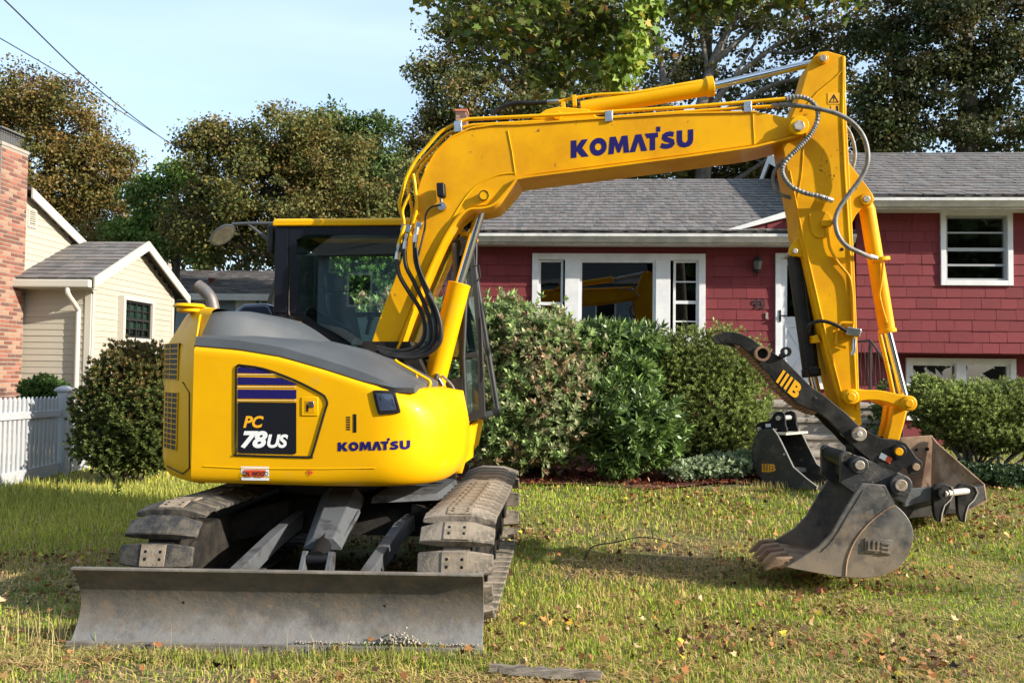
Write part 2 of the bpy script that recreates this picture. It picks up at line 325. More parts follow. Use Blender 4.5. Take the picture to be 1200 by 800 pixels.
# =============== GROUND ===============
def axis(lo, hi, f0, f1, st):
    a = list(np.arange(f0, f1+1e-6, st)); x = f1; d = st
    while x < hi: d *= 1.35; x += d; a.append(min(x, hi))
    x = f0; d = st
    while x > lo: d *= 1.35; x -= d; a.insert(0, max(x, lo))
    return a
gx = axis(-300, 300, -11, 12, 0.15); gy = axis(-120, 600, 1, 14, 0.15); g = MB()
for y in gy:
    for x in gx: g.v.append(Vector((x, y, gz(x, y))))
nx = len(gx); g.f = [(j*nx+i, j*nx+i+1, (j+1)*nx+i+1, (j+1)*nx+i) for j in range(len(gy)-1) for i in range(nx-1)]
go = g.build('ground', 'soil', None, smooth=60, recalc=False); tag(go, kind='structure')

def sheet(name, outline, m, lift, kind='structure'):
    mb = MB(); c = Vector((sum(p[0] for p in outline)/len(outline), sum(p[1] for p in outline)/len(outline), 0)); rings = []
    for k in range(7):
        t = k/6; rings.append([(c.x+(p[0]-c.x)*t, c.y+(p[1]-c.y)*t, gz(c.x+(p[0]-c.x)*t, c.y+(p[1]-c.y)*t)+lift) for p in outline])
    mb.loft(rings, caps=False); o = mb.build(name, m, None, smooth=60); return tag(o, kind=kind)
bed = [(-0.55, 9.95), (0.1, 9.85), (0.9, 9.75), (1.6, 9.7), (2.2, 9.85), (2.9, 10.2), (3.2, 11.0), (3.2, 13.0), (-0.8, 13.3), (-0.8, 11.0)]
sheet('mulch_bed', sm2(bed+[bed[0]], 4)[:-1], 'mulch', 0.03)
sheet('street', [(-60, -14), (60, -14), (60, -7), (-60, -7)], 'asphalt', 0.03)

# =============== RED HOUSE ===============
YAW = math.radians(3.5)
p0 = at(760, 437, 13.3); H = Frame((p0.x, p0.y), YAW)
HX = lambda px, py, off=0.0: H.px(px, py, off)
house = thing('red_house', 'red shingled split level house with grey roofs behind the shrubs and the excavator', 'house', (p0.x, p0.y, 0.3))
wedge_red = unit_mesh('shingle', 'red_shingle', True)
aL = HX(500, 300)[0]; aR = H.px(1003, 300, -0.35)[0]; aEnd = aR + 7.5
zE = HX(760, 281, -0.3)[1]          # left eave underside
zR = H.px(1100, 240, -0.65)[1]      # right eave underside
zO = H.px(1100, 413, -0.35)[1]      # overhang bottom
def hole(x0, y0, x1, y1, off): a = H.px(x0, y0, off); b = H.px(x1, y1, off); return (a[0], b[0], b[1], a[1])
wL = hole(624, 297, 826, 393, 0); wL = (wL[0], wL[1], wL[2]-0.12, wL[3])
dr = hole(908, 297, 974, 456, 0)
wR = hole(1101, 247, 1186, 335, -0.35)
wB = hole(1061, 419, 1190, 494, 0)
# wall bodies (cores behind the shingles), cut round the openings
def core(name, fr, off0, off1, a0, a1, z0, z1, holes, m='red_wall'):
    mb = MB(); xs = sorted({a0, a1, *[h[0] for h in holes], *[h[1] for h in holes]}); zs = sorted({z0, z1, *[h[2] for h in holes], *[h[3] for h in holes]})
    xs = [x for x in xs if a0 <= x <= a1]; zs = [z for z in zs if z0 <= z <= z1]
    for i in range(len(xs)-1):
        z = z0
        cuts = sorted([(h[2], h[3]) for h in holes if h[0] <= xs[i]+1e-6 and h[1] >= xs[i+1]-1e-6])
        for c0, c1 in cuts:
            if c0 > z: mb.fbox(fr, xs[i], xs[i+1], off0, off1, z, c0)
            z = c1
        if z < z1: mb.fbox(fr, xs[i], xs[i+1], off0, off1, z, z1)
    return mb.build(name, m, house)
core('wall', H, 0.0, 0.16, aL, aR, 0.0, zE+0.1, [wL, dr])
core('wall', H, -0.35, -0.19, aR, aEnd, zO, zR+0.05, [wR])
core('wall', H, 0.003, 0.15, aR+0.003, aEnd, 0.0, zO+0.06, [wB])
mb = MB(); mb.fbox(H, aR, aEnd, -0.34, 0.14, zO-0.015, zO+0.02); mb.build('overhang_soffit', 'red_wall', house)
mb = MB(); mb.fbox(H, aL, aL+0.15, 0.163, 8.0, 0, zE+0.1); mb.fbox(H, aL+0.15, aR, 7.85, 8.0, 0, zE+0.1); mb.build('wall', 'red_wall', house)
mb = MB(); mb.fbox(H, aR-0.02, aR+0.13, 0.163, 8.0, 0, zR+0.05); mb.fbox(H, aR+0.13, aEnd, 7.85, 8.0, 0, zR+0.05); mb.build('wall', 'red_wall', house)
mb = MB(); mb.fbox(H, aL+0.16, aEnd, 0.9, 7.8, 1.0, 1.1); mb.fbox(H, aL+0.2, aEnd, 2.6, 2.7, 1.12, zE); mb.fbox(H, aR, aEnd, 2.6, 2.7, zE, zR); mb.build('interior_wall', 'dark_room', house)
pL = 0.167; courses('shingle', wedge_red, house, H, 0.0, aL, aR-0.02, zE-0.02-15*pL, zE-0.02, pL, 0.2, 0.42, 0.017, [wL, dr], jog=0.002, seed=5)
pR = (zR-zO)/13; courses('shingle', wedge_red, house, H, -0.35, aR, aR+3.75, zO, zR, pR, 0.2, 0.36, 0.017, [wR], jog=0.002, seed=8)
courses('shingle', wedge_red, house, H, 0.003, aR, aR+3.75, zO-0.9, zO-0.02, pR, 0.2, 0.36, 0.012, [wB], seed=9)
# end wall of the tall half, seen above the low roof
FG = Frame((H.w(aR-0.02, 0, 0).x, H.w(aR-0.02, 0, 0).y), YAW-math.pi/2)      # u runs away, outside is -v (left)
# roofs
def roof_plane(A, B, Cc, D, rows, cols, name, parent, seed=1, thick=0.012, tab=None):
    """A,B = eave left/right, D,C = ridge left/right; overlapping tabs as real geometry"""
    A, B, Cc, D = map(Vector, (A, B, Cc, D)); n = (B-A).cross(D-A).normalized(); rg = np.random.default_rng(seed); V = []; T = []
    for r in range(rows):
        t0 = r/rows; t1 = (r+1.12)/rows if r < rows-1 else 1.0
        x = -rg.random()/cols
        while x < 1:
            wd = rg.uniform(0.6, 1.5)/cols; x0 = max(0, x); x1 = min(1, x+wd*0.97); x += wd
            if x1 <= x0: continue
            th = thick*(1+rg.random()*0.8); lo = -rg.random()*0.10/rows
            def P(s, t): return (A+(B-A)*s)*(1-t)+(D+(Cc-D)*s)*t
            a = P(x0, t0+lo)+n*th; b = P(x1, t0+lo)+n*th; c = P(x1, t1)+n*0.002; d = P(x0, t1)+n*0.002; a2 = P(x0, t0+lo)+n*0.001; b2 = P(x1, t0+lo)+n*0.001
            k = rg.random(); base = np.array([0.124, 0.113, 0.108])*(0.74+0.46*k)+np.array([0.008, 0.003, 0.0])*rg.normal()
            for q in ((a, b, c, d), (a2, b2, b, a), (b2, b2+(c-b)*0.001+n*0, c, b)):
                V += [list(v) for v in q]; T.append(np.clip(base, 0.02, 1))
    o = npmesh(name, np.array(V), 4, 'roof_shingle', parent, np.array(T)); o['kind'] = 'stuff'; return o
def W(a, off, z): return H.w(a, off, z)
zg = zE+0.12
rl = H.px(760, 210, 4.1)[1]
lA, lB, lC, lD = W(aL-0.3, -0.42, zg), W(aR-0.025, -0.42, zg), W(aR-0.025, 4.1, rl), W(aL-0.3, 4.1, rl)
mb = MB(); dn = Vector((0, 0, -0.1)); mb.add([lA, lB, lC, lD, lA+dn, lB+dn, lC+dn, lD+dn], [(0,1,2,3),(7,6,5,4),(0,4,5,1),(1,5,6,2),(2,6,7,3),(3,7,4,0)])
bA, bB = W(aL-0.3, 8.6, zg), W(aR-0.025, 8.6, zg); mb.add([lD, lC, bB, bA, lD+dn, lC+dn, bB+dn, bA+dn], [(0,1,2,3),(7,6,5,4),(0,4,5,1),(1,5,6,2),(2,6,7,3),(3,7,4,0)])
r1 = mb.build('roof', 'roof_under', house); roof_plane(lA, lB, lC, lD, 19, 92, 'roof_shingles', r1, 3)
rz = zR+0.12; rr = H.px(1100, 179, 4.0)[1]
rA, rB, rC, rD = W(aR-0.22, -0.78, rz), W(aEnd, -0.78, rz), W(aEnd, 4.0, rr), W(aR-0.22, 4.0, rr)
mb = MB(); mb.add([rA, rB, rC, rD, rA+dn, rB+dn, rC+dn, rD+dn], [(0,1,2,3),(7,6,5,4),(0,4,5,1),(1,5,6,2),(2,6,7,3),(3,7,4,0)])
b2A, b2B = W(aR-0.22, 8.6, rz), W(aEnd, 8.6, rz); mb.add([rD, rC, b2B, b2A, rD+dn, rC+dn, b2B+dn, b2A+dn], [(0,1,2,3),(7,6,5,4),(0,4,5,1),(1,5,6,2),(2,6,7,3),(3,7,4,0)])
r2 = mb.build('roof', 'roof_under', house); roof_plane(rA, rB, rC, rD, 19, 74, 'roof_shingles', r2, 4)
mb = MB(); mb.add([W(aR-0.02, -0.34, rz-0.1), W(aR-0.02, 8.2, rz-0.1), W(aR-0.02, 4.0, rr-0.12), W(aR+0.1, -0.34, rz-0.1), W(aR+0.1, 8.2, rz-0.1), W(aR+0.1, 4.0, rr-0.12)], [(0,1,2),(5,4,3),(0,3,4,1),(1,4,5,2),(2,5,3,0)]); mb.build('gable_wall', 'red_wall', house)
# rake boards of the tall gable
mb = MB(); u = H.u*0.035
for (o0, z0_, o1, z1_) in ((-0.80, rz, 4.0, rr), (4.0, rr, 8.62, rz)):
    a = W(aR-0.23, o0, z0_-0.005); b = W(aR-0.23, o1, z1_-0.005); d = Vector((0, 0, -0.2)); mb.add([a, b, b+d, a+d, a-u, b-u, b+d-u, a+d-u], [(0,1,2,3),(7,6,5,4),(0,4,5,1),(1,5,6,2),(2,6,7,3),(3,7,4,0)])
mb.build('rake_board', 'white_trim', house)
# shingles on the tall gable end, above the low roof
FGo = aR-0.022; rnd = random.Random(4)
for r in range(17):
    zb = zg+0.1+r*0.15
    for off0 in np.arange(-0.3, 8.0, 0.28):
        oc = off0+0.14+(0.1 if r % 2 else 0); roofz = zg+(rl-zg)*(oc+0.42)/4.52 if oc < 4.1 else rl-(rl-zg)*(oc-4.1)/4.5; topz = rz+(rr-rz)*(oc+0.78)/4.78 if oc < 4 else rr-(rr-rz)*(oc-4)/4.6
        if zb+0.15 < roofz or zb+0.15 > topz-0.12: continue
        piece('shingle', wedge_red, house, W(FGo, oc, zb+0.075), (0.272, 0.016, 0.16), FG.u*-1, H.u)
# small gable over the entry
fo = -0.30; g0 = H.px(862, 267, fo); g1a = aR-0.03; sl = 0.31; g1z = g0[1]+sl*(g1a-g0[0])
mb = MB(); a = H.w(g0[0], fo, g0[1]-0.05); b = H.w(g1a, fo, g1z); c = H.w(g1a, fo, g0[1]-0.05); bk = H.v*3.0
mb.add([a, b, c, a+bk, b+bk, c+bk], [(0,1,2),(5,4,3),(0,3,4,1),(1,4,5,2),(2,5,3,0)]); ent = mb.build('entry_gable', 'red_wall', house)
mb = MB(); q = H.v; t_ = Vector((0, 0, 0.15)); dd = Vector((0, 0, -0.145))
aa = H.w(g0[0]-0.12, fo-0.06, g0[1]-0.03); bb = H.w(g1a, fo-0.06, g1z+0.02); e = q*0.045; mb.add([aa, bb, bb+dd, aa+dd*0.35, aa+e, bb+e, bb+dd+e, aa+dd*0.35+e], [(0,1,2,3),(7,6,5,4),(0,4,5,1),(1,5,6,2),(2,6,7,3),(3,7,4,0)]); mb.build('rake_board', 'white_trim', ent)
roof_plane(aa+Vector((0,0,0.01))+e, aa+q*3.2+Vector((0,0,0.01)), bb+q*3.2+Vector((0,0,0.01)), bb+Vector((0,0,0.01))+e, 12, 18, 'roof_shingles', ent, 6)
for r in range(6):
    zb = g0[1]-0.03+r*0.16; x = g0[0]+(zb+0.13-g0[1])/sl+0.15
    while x < g1a-0.05:
        e2 = min(g1a, x+rnd.uniform(0.22, 0.34)); piece('shingle', wedge_red, ent, H.w((x+e2)/2, fo, zb+0.08), (e2-x-0.004, 0.016, 0.165), H.u, H.v); x = e2
# gutters, fascia, soffit
def gutter(a0, a1, off, z, name='gutter'):
    mb = MB(); prof = [(0, 0), (-0.05, -0.002), (-0.085, 0.05), (-0.115, 0.075), (-0.115, 0.115), (-0.105, 0.118), (-0.10, 0.085), (-0.07, 0.06), (-0.045, 0.01), (-0.004, 0.012), (-0.004, 0.115), (0, 0.115)]
    mb.loft([[H.w(a, off+o, z+h) for o, h in prof] for a in (a0, a1)]); return mb.build(name, 'gutter_white', house, smooth=30)
gutter(aL-0.3, aR-0.03, -0.37, zg-0.17); gutter(aR-0.2, aEnd, -0.74, rz-0.17)
mb = MB(); mb.fbox(H, aL-0.3, aR-0.03, -0.367, -0.34, zg-0.20, zg-0.04); mb.build('fascia', 'gutter_white', house)
mb = MB(); mb.fbox(H, aR-0.2, aEnd, -0.737, -0.71, rz-0.20, rz-0.04); mb.build('fascia', 'gutter_white', house)
mb = MB(); mb.fbox(H, aL-0.3, aR-0.03, -0.338, -0.02, zg-0.19, zg-0.17); mb.build('soffit', 'white_trim', house)
mb = MB(); mb.fbox(H, aR-0.2, aEnd, -0.708, -0.37, rz-0.19, rz-0.17); mb.build('soffit', 'white_trim', house)
# windows
def frame_rect(fr, off0, off1, a0, a1, z0, z1, t, mb=None):
    mb = mb or MB(); mb.fbox(fr, a0, a0+t, off0, off1, z0, z1); mb.fbox(fr, a1-t, a1, off0, off1, z0, z1); mb.fbox(fr, a0+t, a1-t, off0, off1, z1-t, z1); mb.fbox(fr, a0+t, a1-t, off0, off1, z0, z0+t); return mb
def window(parent, fr, off, r, name='window', trim=0.09, m='white_trim', sashes=(), casing_m=None, bare=False, pane_m='window_glass'):
    a0, a1, z0, z1 = r; wdw = frame_rect(fr, off-0.045, off+0.09, a0, a1, z0, z1, trim).build(name, m, parent, bevel=0.004)
    for (s0, s1, t0, t1, cross) in sashes:      # fractions of the opening
        x0 = a0+trim+(a1-a0-2*trim)*s0; x1 = a0+trim+(a1-a0-2*trim)*s1; y0 = z0+trim+(z1-z0-2*trim)*t0; y1 = z0+trim+(z1-z0-2*trim)*t1
        frame_rect(fr, off+0.0, off+0.06, x0, x1, y0, y1, 0.035).build('sash', casing_m or m, wdw)
        for c in cross:
            zc = y0+(y1-y0)*c[0]; mbb = MB(); mbb.fbox(fr, x0+0.036, x1-0.036, off+c[2], off+c[2]+0.03, zc-c[1]/2, zc+c[1]/2); mbb.build('sash_rail', casing_m or m, wdw)
        mbb = MB(); mbb.fbox(fr, x0+0.02, x1-0.02, off+0.035, off+0.041, y0+0.02, y1-0.02); mbb.build('pane', pane_m, wdw)
    return wdw
f = lambda x: (H.px(x, 330, 0)[0]-wL[0])/(wL[1]-wL[0])
wd = window(house, H, 0.0, wL, trim=0.10, sashes=[(0.0, 0.155, 0.0, 1, [(0.42, 0.05, 0.01)]), (0.845, 1.0, 0.0, 1, [(0.45, 0.05, 0.01), (0.72, 0.02, 0.02), (0.2, 0.02, 0.02)])])
x0 = H.px(662, 330, 0)[0]; x1 = H.px(679, 330, 0)[0]; x2 = H.px(768, 330, 0)[0]; x3 = H.px(785, 330, 0)[0]; z1 = H.px(720, 306, 0)[1]
mb = MB(); mb.fbox(H, x0, x1, -0.06, 0.08, wL[2]+0.1, wL[3]-0.1); mb.build('mullion', 'white_trim', wd, bevel=0.006); mb = MB(); mb.fbox(H, x2, x3, -0.06, 0.08, wL[2]+0.1, wL[3]-0.1); mb.build('mullion', 'white_trim', wd, bevel=0.006)
frame_rect(H, -0.03, 0.05, x1, x2, wL[2]+0.1, wL[3]-0.1, 0.04).build('sash', 'white_trim', wd)
mb = MB(); mb.fbox(H, x1+0.03, x2-0.03, 0.02, 0.028, wL[2]+0.13, wL[3]-0.13); mb.build('pane', 'window_glass', wd)
mb = MB(); mb.fbox(H, wL[0]-0.03, wL[1]+0.03, -0.09, -0.048, wL[2]-0.03, wL[2]+0.02); mb.build('sill', 'white_trim', wd)
mat('frame_silver', (0.35, 0.36, 0.36), 0.4, 0.3)
window(house, H, -0.35, wR, trim=0.075, casing_m='frame_silver', sashes=[(0, 1, 0, 1, [(0.48, 0.05, 0.0), (0.74, 0.022, 0.01), (0.24, 0.03, 0.01)])])
window(house, H, 0.003, wB, trim=0.08, sashes=[(0, 0.48, 0, 1, [(0.62, 0.03, 0.0)]), (0.52, 1, 0, 1, [(0.62, 0.03, 0.0)])])
mb = MB(); cw = (wB[0]+wB[1])/2; mb.fbox(H, cw-0.07, cw+0.07, -0.045, 0.08, wB[2]+0.08, wB[3]-0.08); mb.build('mullion', 'white_trim', house)
# door
frame_rect(H, -0.05, 0.06, dr[0], dr[1], dr[2], dr[3], 0.085).build('door_frame', 'white_trim', house, bevel=0.004)
d0, d1, e0, e1 = dr[0]+0.09, dr[1]-0.09, dr[2]+0.07, dr[3]-0.09; zm = H.px(930, 378, 0)[1]
mb = frame_rect(H, -0.03, 0.01, d0, d1, zm, e1, 0.09); mb.fbox(H, d0, d1, -0.03, 0.01, e0, zm); dor = mb.build('storm_door', 'door_white', house, bevel=0.004)
mb = MB(); ca = (d0+d1)/2; cz = (e0+zm)/2; hw = (d1-d0)/2-0.08; hz = (zm-e0)/2-0.06
for s in (-1, 1):
    a = H.w(ca-hw, -0.036, cz-s*hz); b = H.w(ca+hw, -0.036, cz+s*hz); dirn = (b-a); mb.box((a+b)/2, (dirn.length, 0.012+0.004*s, 0.03), dirn, H.v, dirn.cross(H.v))
frame_rect(H, -0.042, -0.0305, d0+0.06, d1-0.06, e0+0.05, zm-0.04, 0.03, mb); mb.build('cross_buck', 'door_white', dor)
mb = MB(); mb.fbox(H, d0+0.09, d1-0.09, -0.012, -0.006, zm+0.09, e1-0.09); mb.build('pane', 'window_glass', dor)
mb = MB(); mb.fbox(H, d0+0.088, d1-0.088, -0.004, 0.004, zm+0.6, zm+0.63); mb.build('sash_rail', 'lamp_black', dor)
p = H.px(914.5, 370, -0.07); mb = MB(); mb.fbox(H, p[0]-0.015, p[0]+0.015, -0.06, -0.031, p[1]-0.09, p[1]+0.09); mb.cyl(H.w(p[0], -0.09, p[1]), H.w(p[0]+0.1, -0.09, p[1]), 0.012); mb.cyl(H.w(p[0], -0.095, p[1]), H.w(p[0], -0.05, p[1]), 0.012); mb.build('handle', 'lamp_black', dor)
# wall lantern, number, bell
c = H.px(888, 310, -0.12); ln = thing('wall_lantern', 'black wall lantern on red shingles left of the white door', 'lamp', H.w(c[0], 0, c[1]))
def ngon(c, r, z, n=8): return [H.w(c[0]+r*math.cos(2*math.pi*k/n), -0.12+r*math.sin(2*math.pi*k/n), z) for k in range(n)]
mb = MB(); mb.loft([ngon(c, 0.085, c[1]+0.05), ngon(c, 0.09, c[1]+0.065), ngon(c, 0.03, c[1]+0.13), ngon(c, 0.012, c[1]+0.15)]); mb.build('lamp_cap', 'lamp_black', ln)
mb = MB(); mb.loft([ngon(c, 0.03, c[1]-0.11), ngon(c, 0.035, c[1]-0.09), ngon(c, 0.05, c[1]-0.08)]); mb.tube(smoothpts([H.w(c[0], -0.12, c[1]-0.1), H.w(c[0], -0.1, c[1]-0.17), H.w(c[0], -0.045, c[1]-0.13), H.w(c[0], -0.02, c[1]-0.02)]), 0.01); mb.fbox(H, c[0]-0.05, c[0]+0.05, -0.04, -0.02, c[1]-0.1, c[1]+0.08); mb.build('bracket', 'lamp_black', ln)
mat('frosted', (0.10, 0.10, 0.10), 0.2, spec=0.6); mb = MB(); mb.loft([ngon(c, 0.05, c[1]-0.078), ngon(c, 0.075, c[1]+0.048)]); mb.build('lamp_shade', 'frosted', ln, smooth=30)
a0, b0 = H.px(883, 362, -0.03), H.px(896.5, 350.5, -0.03)
nm = lettering('93', lambda u, v: H.w(a0[0]+(b0[0]-a0[0])*u, -0.028, a0[1]+(b0[1]-a0[1])*v), 'lamp_black', None, 'house_number', 0.03, spacing=1.05); tag(nm, 'black house number 93 on the red shingles by the door', 'house number')
c = H.px(898.5, 370, -0.03); mb = MB(); mb.fbox(H, c[0]-0.02, c[0]+0.02, -0.035, -0.018, c[1]-0.05, c[1]+0.05); db = mb.build('doorbell', 'mortar', None, bevel=0.004); tag(db, 'small pale doorbell plate under the house number', 'doorbell')
# brick chimney of the red house
def brick_stack(parent, fr, a0, a1, o0, o1, z0, z1, faces='fl', ph=0.0677, pl=0.2, seed=2, face_z0=None):
    mes = [unit_mesh('brick', q, False) for q in ('brick', 'brick', 'brick', 'brick_dark', 'brick_pale')]; rb_ = random.Random(seed); mb = MB(); mb.fbox(fr, a0, a1, o0, o1, z0, z1); mb.build('mortar_core', 'mortar', parent); n = 0
    face_z0 = face_z0 or z0
    for r in range(int((z1-face_z0)/ph)):
        z = face_z0+(r+0.5)*ph; sh = 0.5*pl if r % 2 else 0
        for fc in faces:
            lo, hi = (a0, a1) if fc == 'f' else (o0, o1); x = lo-sh
            while x < hi-0.01:
                s = max(lo, x); e = min(hi, x+pl)
                if e-s > 0.03:
                    if fc == 'f': piece('brick', rb_.choice(mes), parent, fr.w((s+e)/2, o0, z), (e-s-0.014, 0.006, ph-0.016), fr.u, fr.v)
                    elif fc == 'r': piece('brick', rb_.choice(mes), parent, fr.w(a1, (s+e)/2, z), (e-s-0.014, 0.006, ph-0.016), fr.v, fr.u*-1)
                    n += 1
                x += pl
    return n
c1 = H.px(534, 128, 5.2); hb = thing('brick_chimney', 'small orange brick chimney just behind the elbow of the yellow boom', 'chimney', H.w(c1[0], 5.2, rl-0.3))
mat('brick_orange', (0.45, 0.13, 0.07), 0.85)
mb = MB(); mb.fbox(H, c1[0]-0.02, c1[0]+0.26, 5.18, 5.55, c1[1]-0.05, c1[1]); mb.build('chimney_cap', 'brick_orange', hb)
brick_stack(hb, H, c1[0], c1[0]+0.24, 5.2, 5.53, rl-0.5, c1[1]-0.052, 'fr', face_z0=rl+0.2)

# =============== FRONT STEPS ===============
sg = thing('front_steps', 'grey brown concrete steps rising to the front door', 'steps', at(970, 560, 10.6))
def prj(p):
    d = p-EYE; z = d.dot(fw); return (600+1000*d.dot(RC)/z, 400-1000*d.dot(UC)/z)
nos = [(473, 11.3), (490.5, 11.0), (510, 10.72), (530.5, 10.44), (548, 10.2)]; xL, xR = 903, 1043
HS = H; lvl = []
for y, D in nos: p = at(970, y, D); lvl.append(((p-H.o).dot(H.v), p.z))
aSL = (at(905, 490, 11.0)-H.o).dot(H.u); aSR = (at(1046, 490, 11.0)-H.o).dot(H.u)
for i, (o_, z_) in enumerate(lvl):
    mb = MB(); ob = 0.0-0.06 if i == 0 else lvl[i-1][0]
    mb.fbox(H, aSL-0.03, aSR+0.03, o_-0.03, ob+(0.0 if i == 0 else 0.03), z_-0.055, z_); mb.build('tread', 'concrete', sg, bevel=0.012)
    zb = 0.2; mb = MB(); mb.fbox(H, aSL, aSR, o_, ob-0.003 if i else ob, zb, z_-0.057); mb.build('riser', 'concrete', sg)
rl_ = thing('stair_railing', 'dark wrought iron railing with scrolls beside the front steps', 'railing', H.w(aSR-0.1, lvl[0][0], lvl[0][1]))
ar = aSR-0.12; mb = MB(); topz = lvl[0][1]+0.85; A_ = H.w(ar, lvl[0][0]+1.3, topz); B_ = H.w(ar, lvl[0][0]+0.2, topz); C_ = H.w(ar, lvl[3][0], lvl[3][1]+0.85)
mb.tube([A_, B_, C_, C_-Vector((0, 0, 0.12))], 0.016, 6); rl0 = mb.build('handrail', 'rail_iron', rl_)
mb = MB(); mb.tube([A_-Vector((0,0,.7)), B_-Vector((0,0,.7)), C_-Vector((0,0,.7))], 0.01, 6); mb.build('lower_rail', 'rail_iron', rl_)
for q, b in ((B_, 0.85), (C_, 0.85), (A_, 0.85)): mb = MB(); mb.tube([q, q-Vector((0, 0, b))], 0.014, 6); mb.build('post', 'rail_iron', rl_)
for k in range(8):
    for (P_, Q_) in ((A_, B_), (B_, C_)):
        q = P_+(Q_-P_)*((k+0.5)/8)-Vector((0, 0, 0.35)); mb = MB(); sgn = 1 if k % 2 else -1; hv = (Q_-P_).normalized()
        pts = [q+hv*(sgn*0.035*math.cos(t)*(1-t/9))+Vector((0, 0, 0.32-0.64*t/7+0.03*math.sin(t*1.4))) for t in np.linspace(0, 7, 16)]
        mb.tube(pts, 0.006, 5); mb.build('scroll', 'rail_iron', rl_)

# =============== NEIGHBOUR HOUSE (left) ===============
nb = thing('cream_house', 'cream clapboard house with grey roof behind the white fence', 'house', (-7.5, 15, 0.1))
pc = at(107, 326, 14.0); N1 = Frame((pc.x, pc.y), YAW); N2 = Frame((pc.x, pc.y), YAW-math.pi/2)       # long wall / gable wall
wedge_cream = unit_mesh('clapboard', 'cream', True)
ez = pc.z; gl = N2.px(203, 347, 0)[0]; pk = N2.px(160, 287, 0); wlen = 2.6
mb = MB(); mb.fbox(N1, -wlen, 0.0, 0.0, gl, 0.0, ez+0.02)
a = lambda s, o, z: N2.w(s, o, z)
mb.add([a(0, 0, ez+0.021), a(gl, 0, ez+0.021), a(gl/2, 0, pk[1]-0.08), a(0, wlen, ez+0.021), a(gl, wlen, ez+0.021), a(gl/2, wlen, pk[1]-0.08)], [(0,1,2),(5,4,3),(0,3,4,1),(1,4,5,2),(2,5,3,0)])
mb.build('wall', 'cream', nb)
wN = [*N2.px(138, 346, 0), *N2.px(173, 402, 0)]; wN = (wN[0], wN[2], wN[3], wN[1])
courses('clapboard', wedge_cream, nb, N1, 0.0, -wlen, -0.07, 0.3, ez-0.08, 0.103, 9, 9.1, 0.014)
slope = (pk[1]-ez)/(gl/2)
courses('clapboard', wedge_cream, nb, N2, 0.0, 0.08, gl-0.06, 0.3, pk[1]-0.12, 0.103, 9, 9.1, 0.014, [wN], clip=lambda z: (max(0.0, (z-ez)/slope), gl-max(0.0, (z-ez)/slope)) if z > ez-0.05 else (0, gl))
mb = MB(); mb.fbox(N1, -0.08, 0.02, -0.025, 0.0, 0.0, ez); mb.build('corner_board', 'cream_trim', nb); mb = MB(); mb.fbox(N2, 0.025, 0.09, -0.026, 0.001, 0.0, ez-0.02); mb.fbox(N2, gl-0.08, gl, -0.026, 0.001, 0, ez-0.02); mb.build('corner_board', 'cream_trim', nb)
# wing roof
ovh = 0.28; zee = ez+0.05; sl_ = (pk[1]-zee)/(gl/2)
def NR(s, o, dz=0): zz = pk[1]-abs(s-gl/2)*sl_+0.06+dz; return N2.w(s, o, zz)
for (s0, s1, o_) in ((-ovh, gl/2, 0), (gl/2, gl+ovh, 1)):
    A = NR(s0, -0.18); B = NR(s1, -0.18); mb = MB(); Cq = NR(s1, wlen); Dq = NR(s0, wlen); mb.add([A, B, Cq, Dq, A+dn*.5, B+dn*.5, Cq+dn*.5, Dq+dn*.5], [(0,1,2,3),(7,6,5,4),(0,4,5,1),(1,5,6,2),(2,6,7,3),(3,7,4,0)]); ro = mb.build('roof', 'roof_under', nb)
    if not o_: roof_plane(Dq, A, B, Cq, 11, 16, 'roof_shingles', ro, 9)
mb = MB()
for (s0, s1) in ((-ovh, gl/2), (gl/2, gl+ovh)):
    A = NR(s0, -0.2, 0.012); B = NR(s1, -0.2, 0.012); d = Vector((0, 0, -0.17)); e = N2.v*-0.03; mb.add([A, B, B+d, A+d, A+e, B+e, B+d+e, A+d+e], [(0,1,2,3),(7,6,5,4),(0,4,5,1),(1,5,6,2),(2,6,7,3),(3,7,4,0)])
mb.build('rake_board', 'cream_trim', nb)
zs_ = NR(-ovh, 0).z; mb = MB(); mb.fbox(N1, -wlen, 0.17, -ovh-0.08, -ovh+0.02, zs_-0.16, zs_-0.03); mb.build('gutter', 'cream_trim', nb, bevel=0.02)
mb = MB(); mb.fbox(N1, -wlen, 0.15, -ovh+0.023, -0.002, zs_-0.17, zs_-0.15); mb.build('soffit', 'cream_trim', nb)
mb = MB(); mb.tube(smoothpts([N1.w(-0.2, -ovh-0.03, zs_-0.16), N1.w(-0.2, -ovh-0.03, zs_-0.26), N1.w(-0.17, -0.07, zs_-0.5), N1.w(-0.17, -0.06, zs_-0.7), N1.w(-0.17, -0.06, 0.2)], 4), 0.04, 8); mb.build('downspout', 'cream_trim', nb, smooth=50)
# wing window with muntins and curtain
wn = window(nb, N2, -0.078, wN, trim=0.07, m='cream_trim', pane_m='screen_glass', casing_m='lamp_black', sashes=[(0, 1, 0, 1, [(0.5, 0.04, 0.01), (0.25, 0.02, 0.02), (0.75, 0.02, 0.02)])])
mb = MB()
for k in range(1, 4): s = wN[0]+0.07+(wN[1]-wN[0]-0.14)*k/4; mb.fbox(N2, s-0.012, s+0.012, -0.064, -0.046, wN[2]+0.1, wN[3]-0.1)
mb.build('muntin', 'lamp_black', wn)
mb = MB(); n = 40; V0 = [N2.w(wN[0]+(wN[1]-wN[0])*k/n, -0.01+0.12*0+0.12+0.012*math.sin(k*1.3), wN[2]) for k in range(n+1)]; mb.loft([V0, [p+Vector((0, 0, wN[3]-wN[2])) for p in V0]], closed=False, caps=False)
mat('curtain', (0.13, 0.22, 0.155), 0.8); 
nb_room = MB(); 
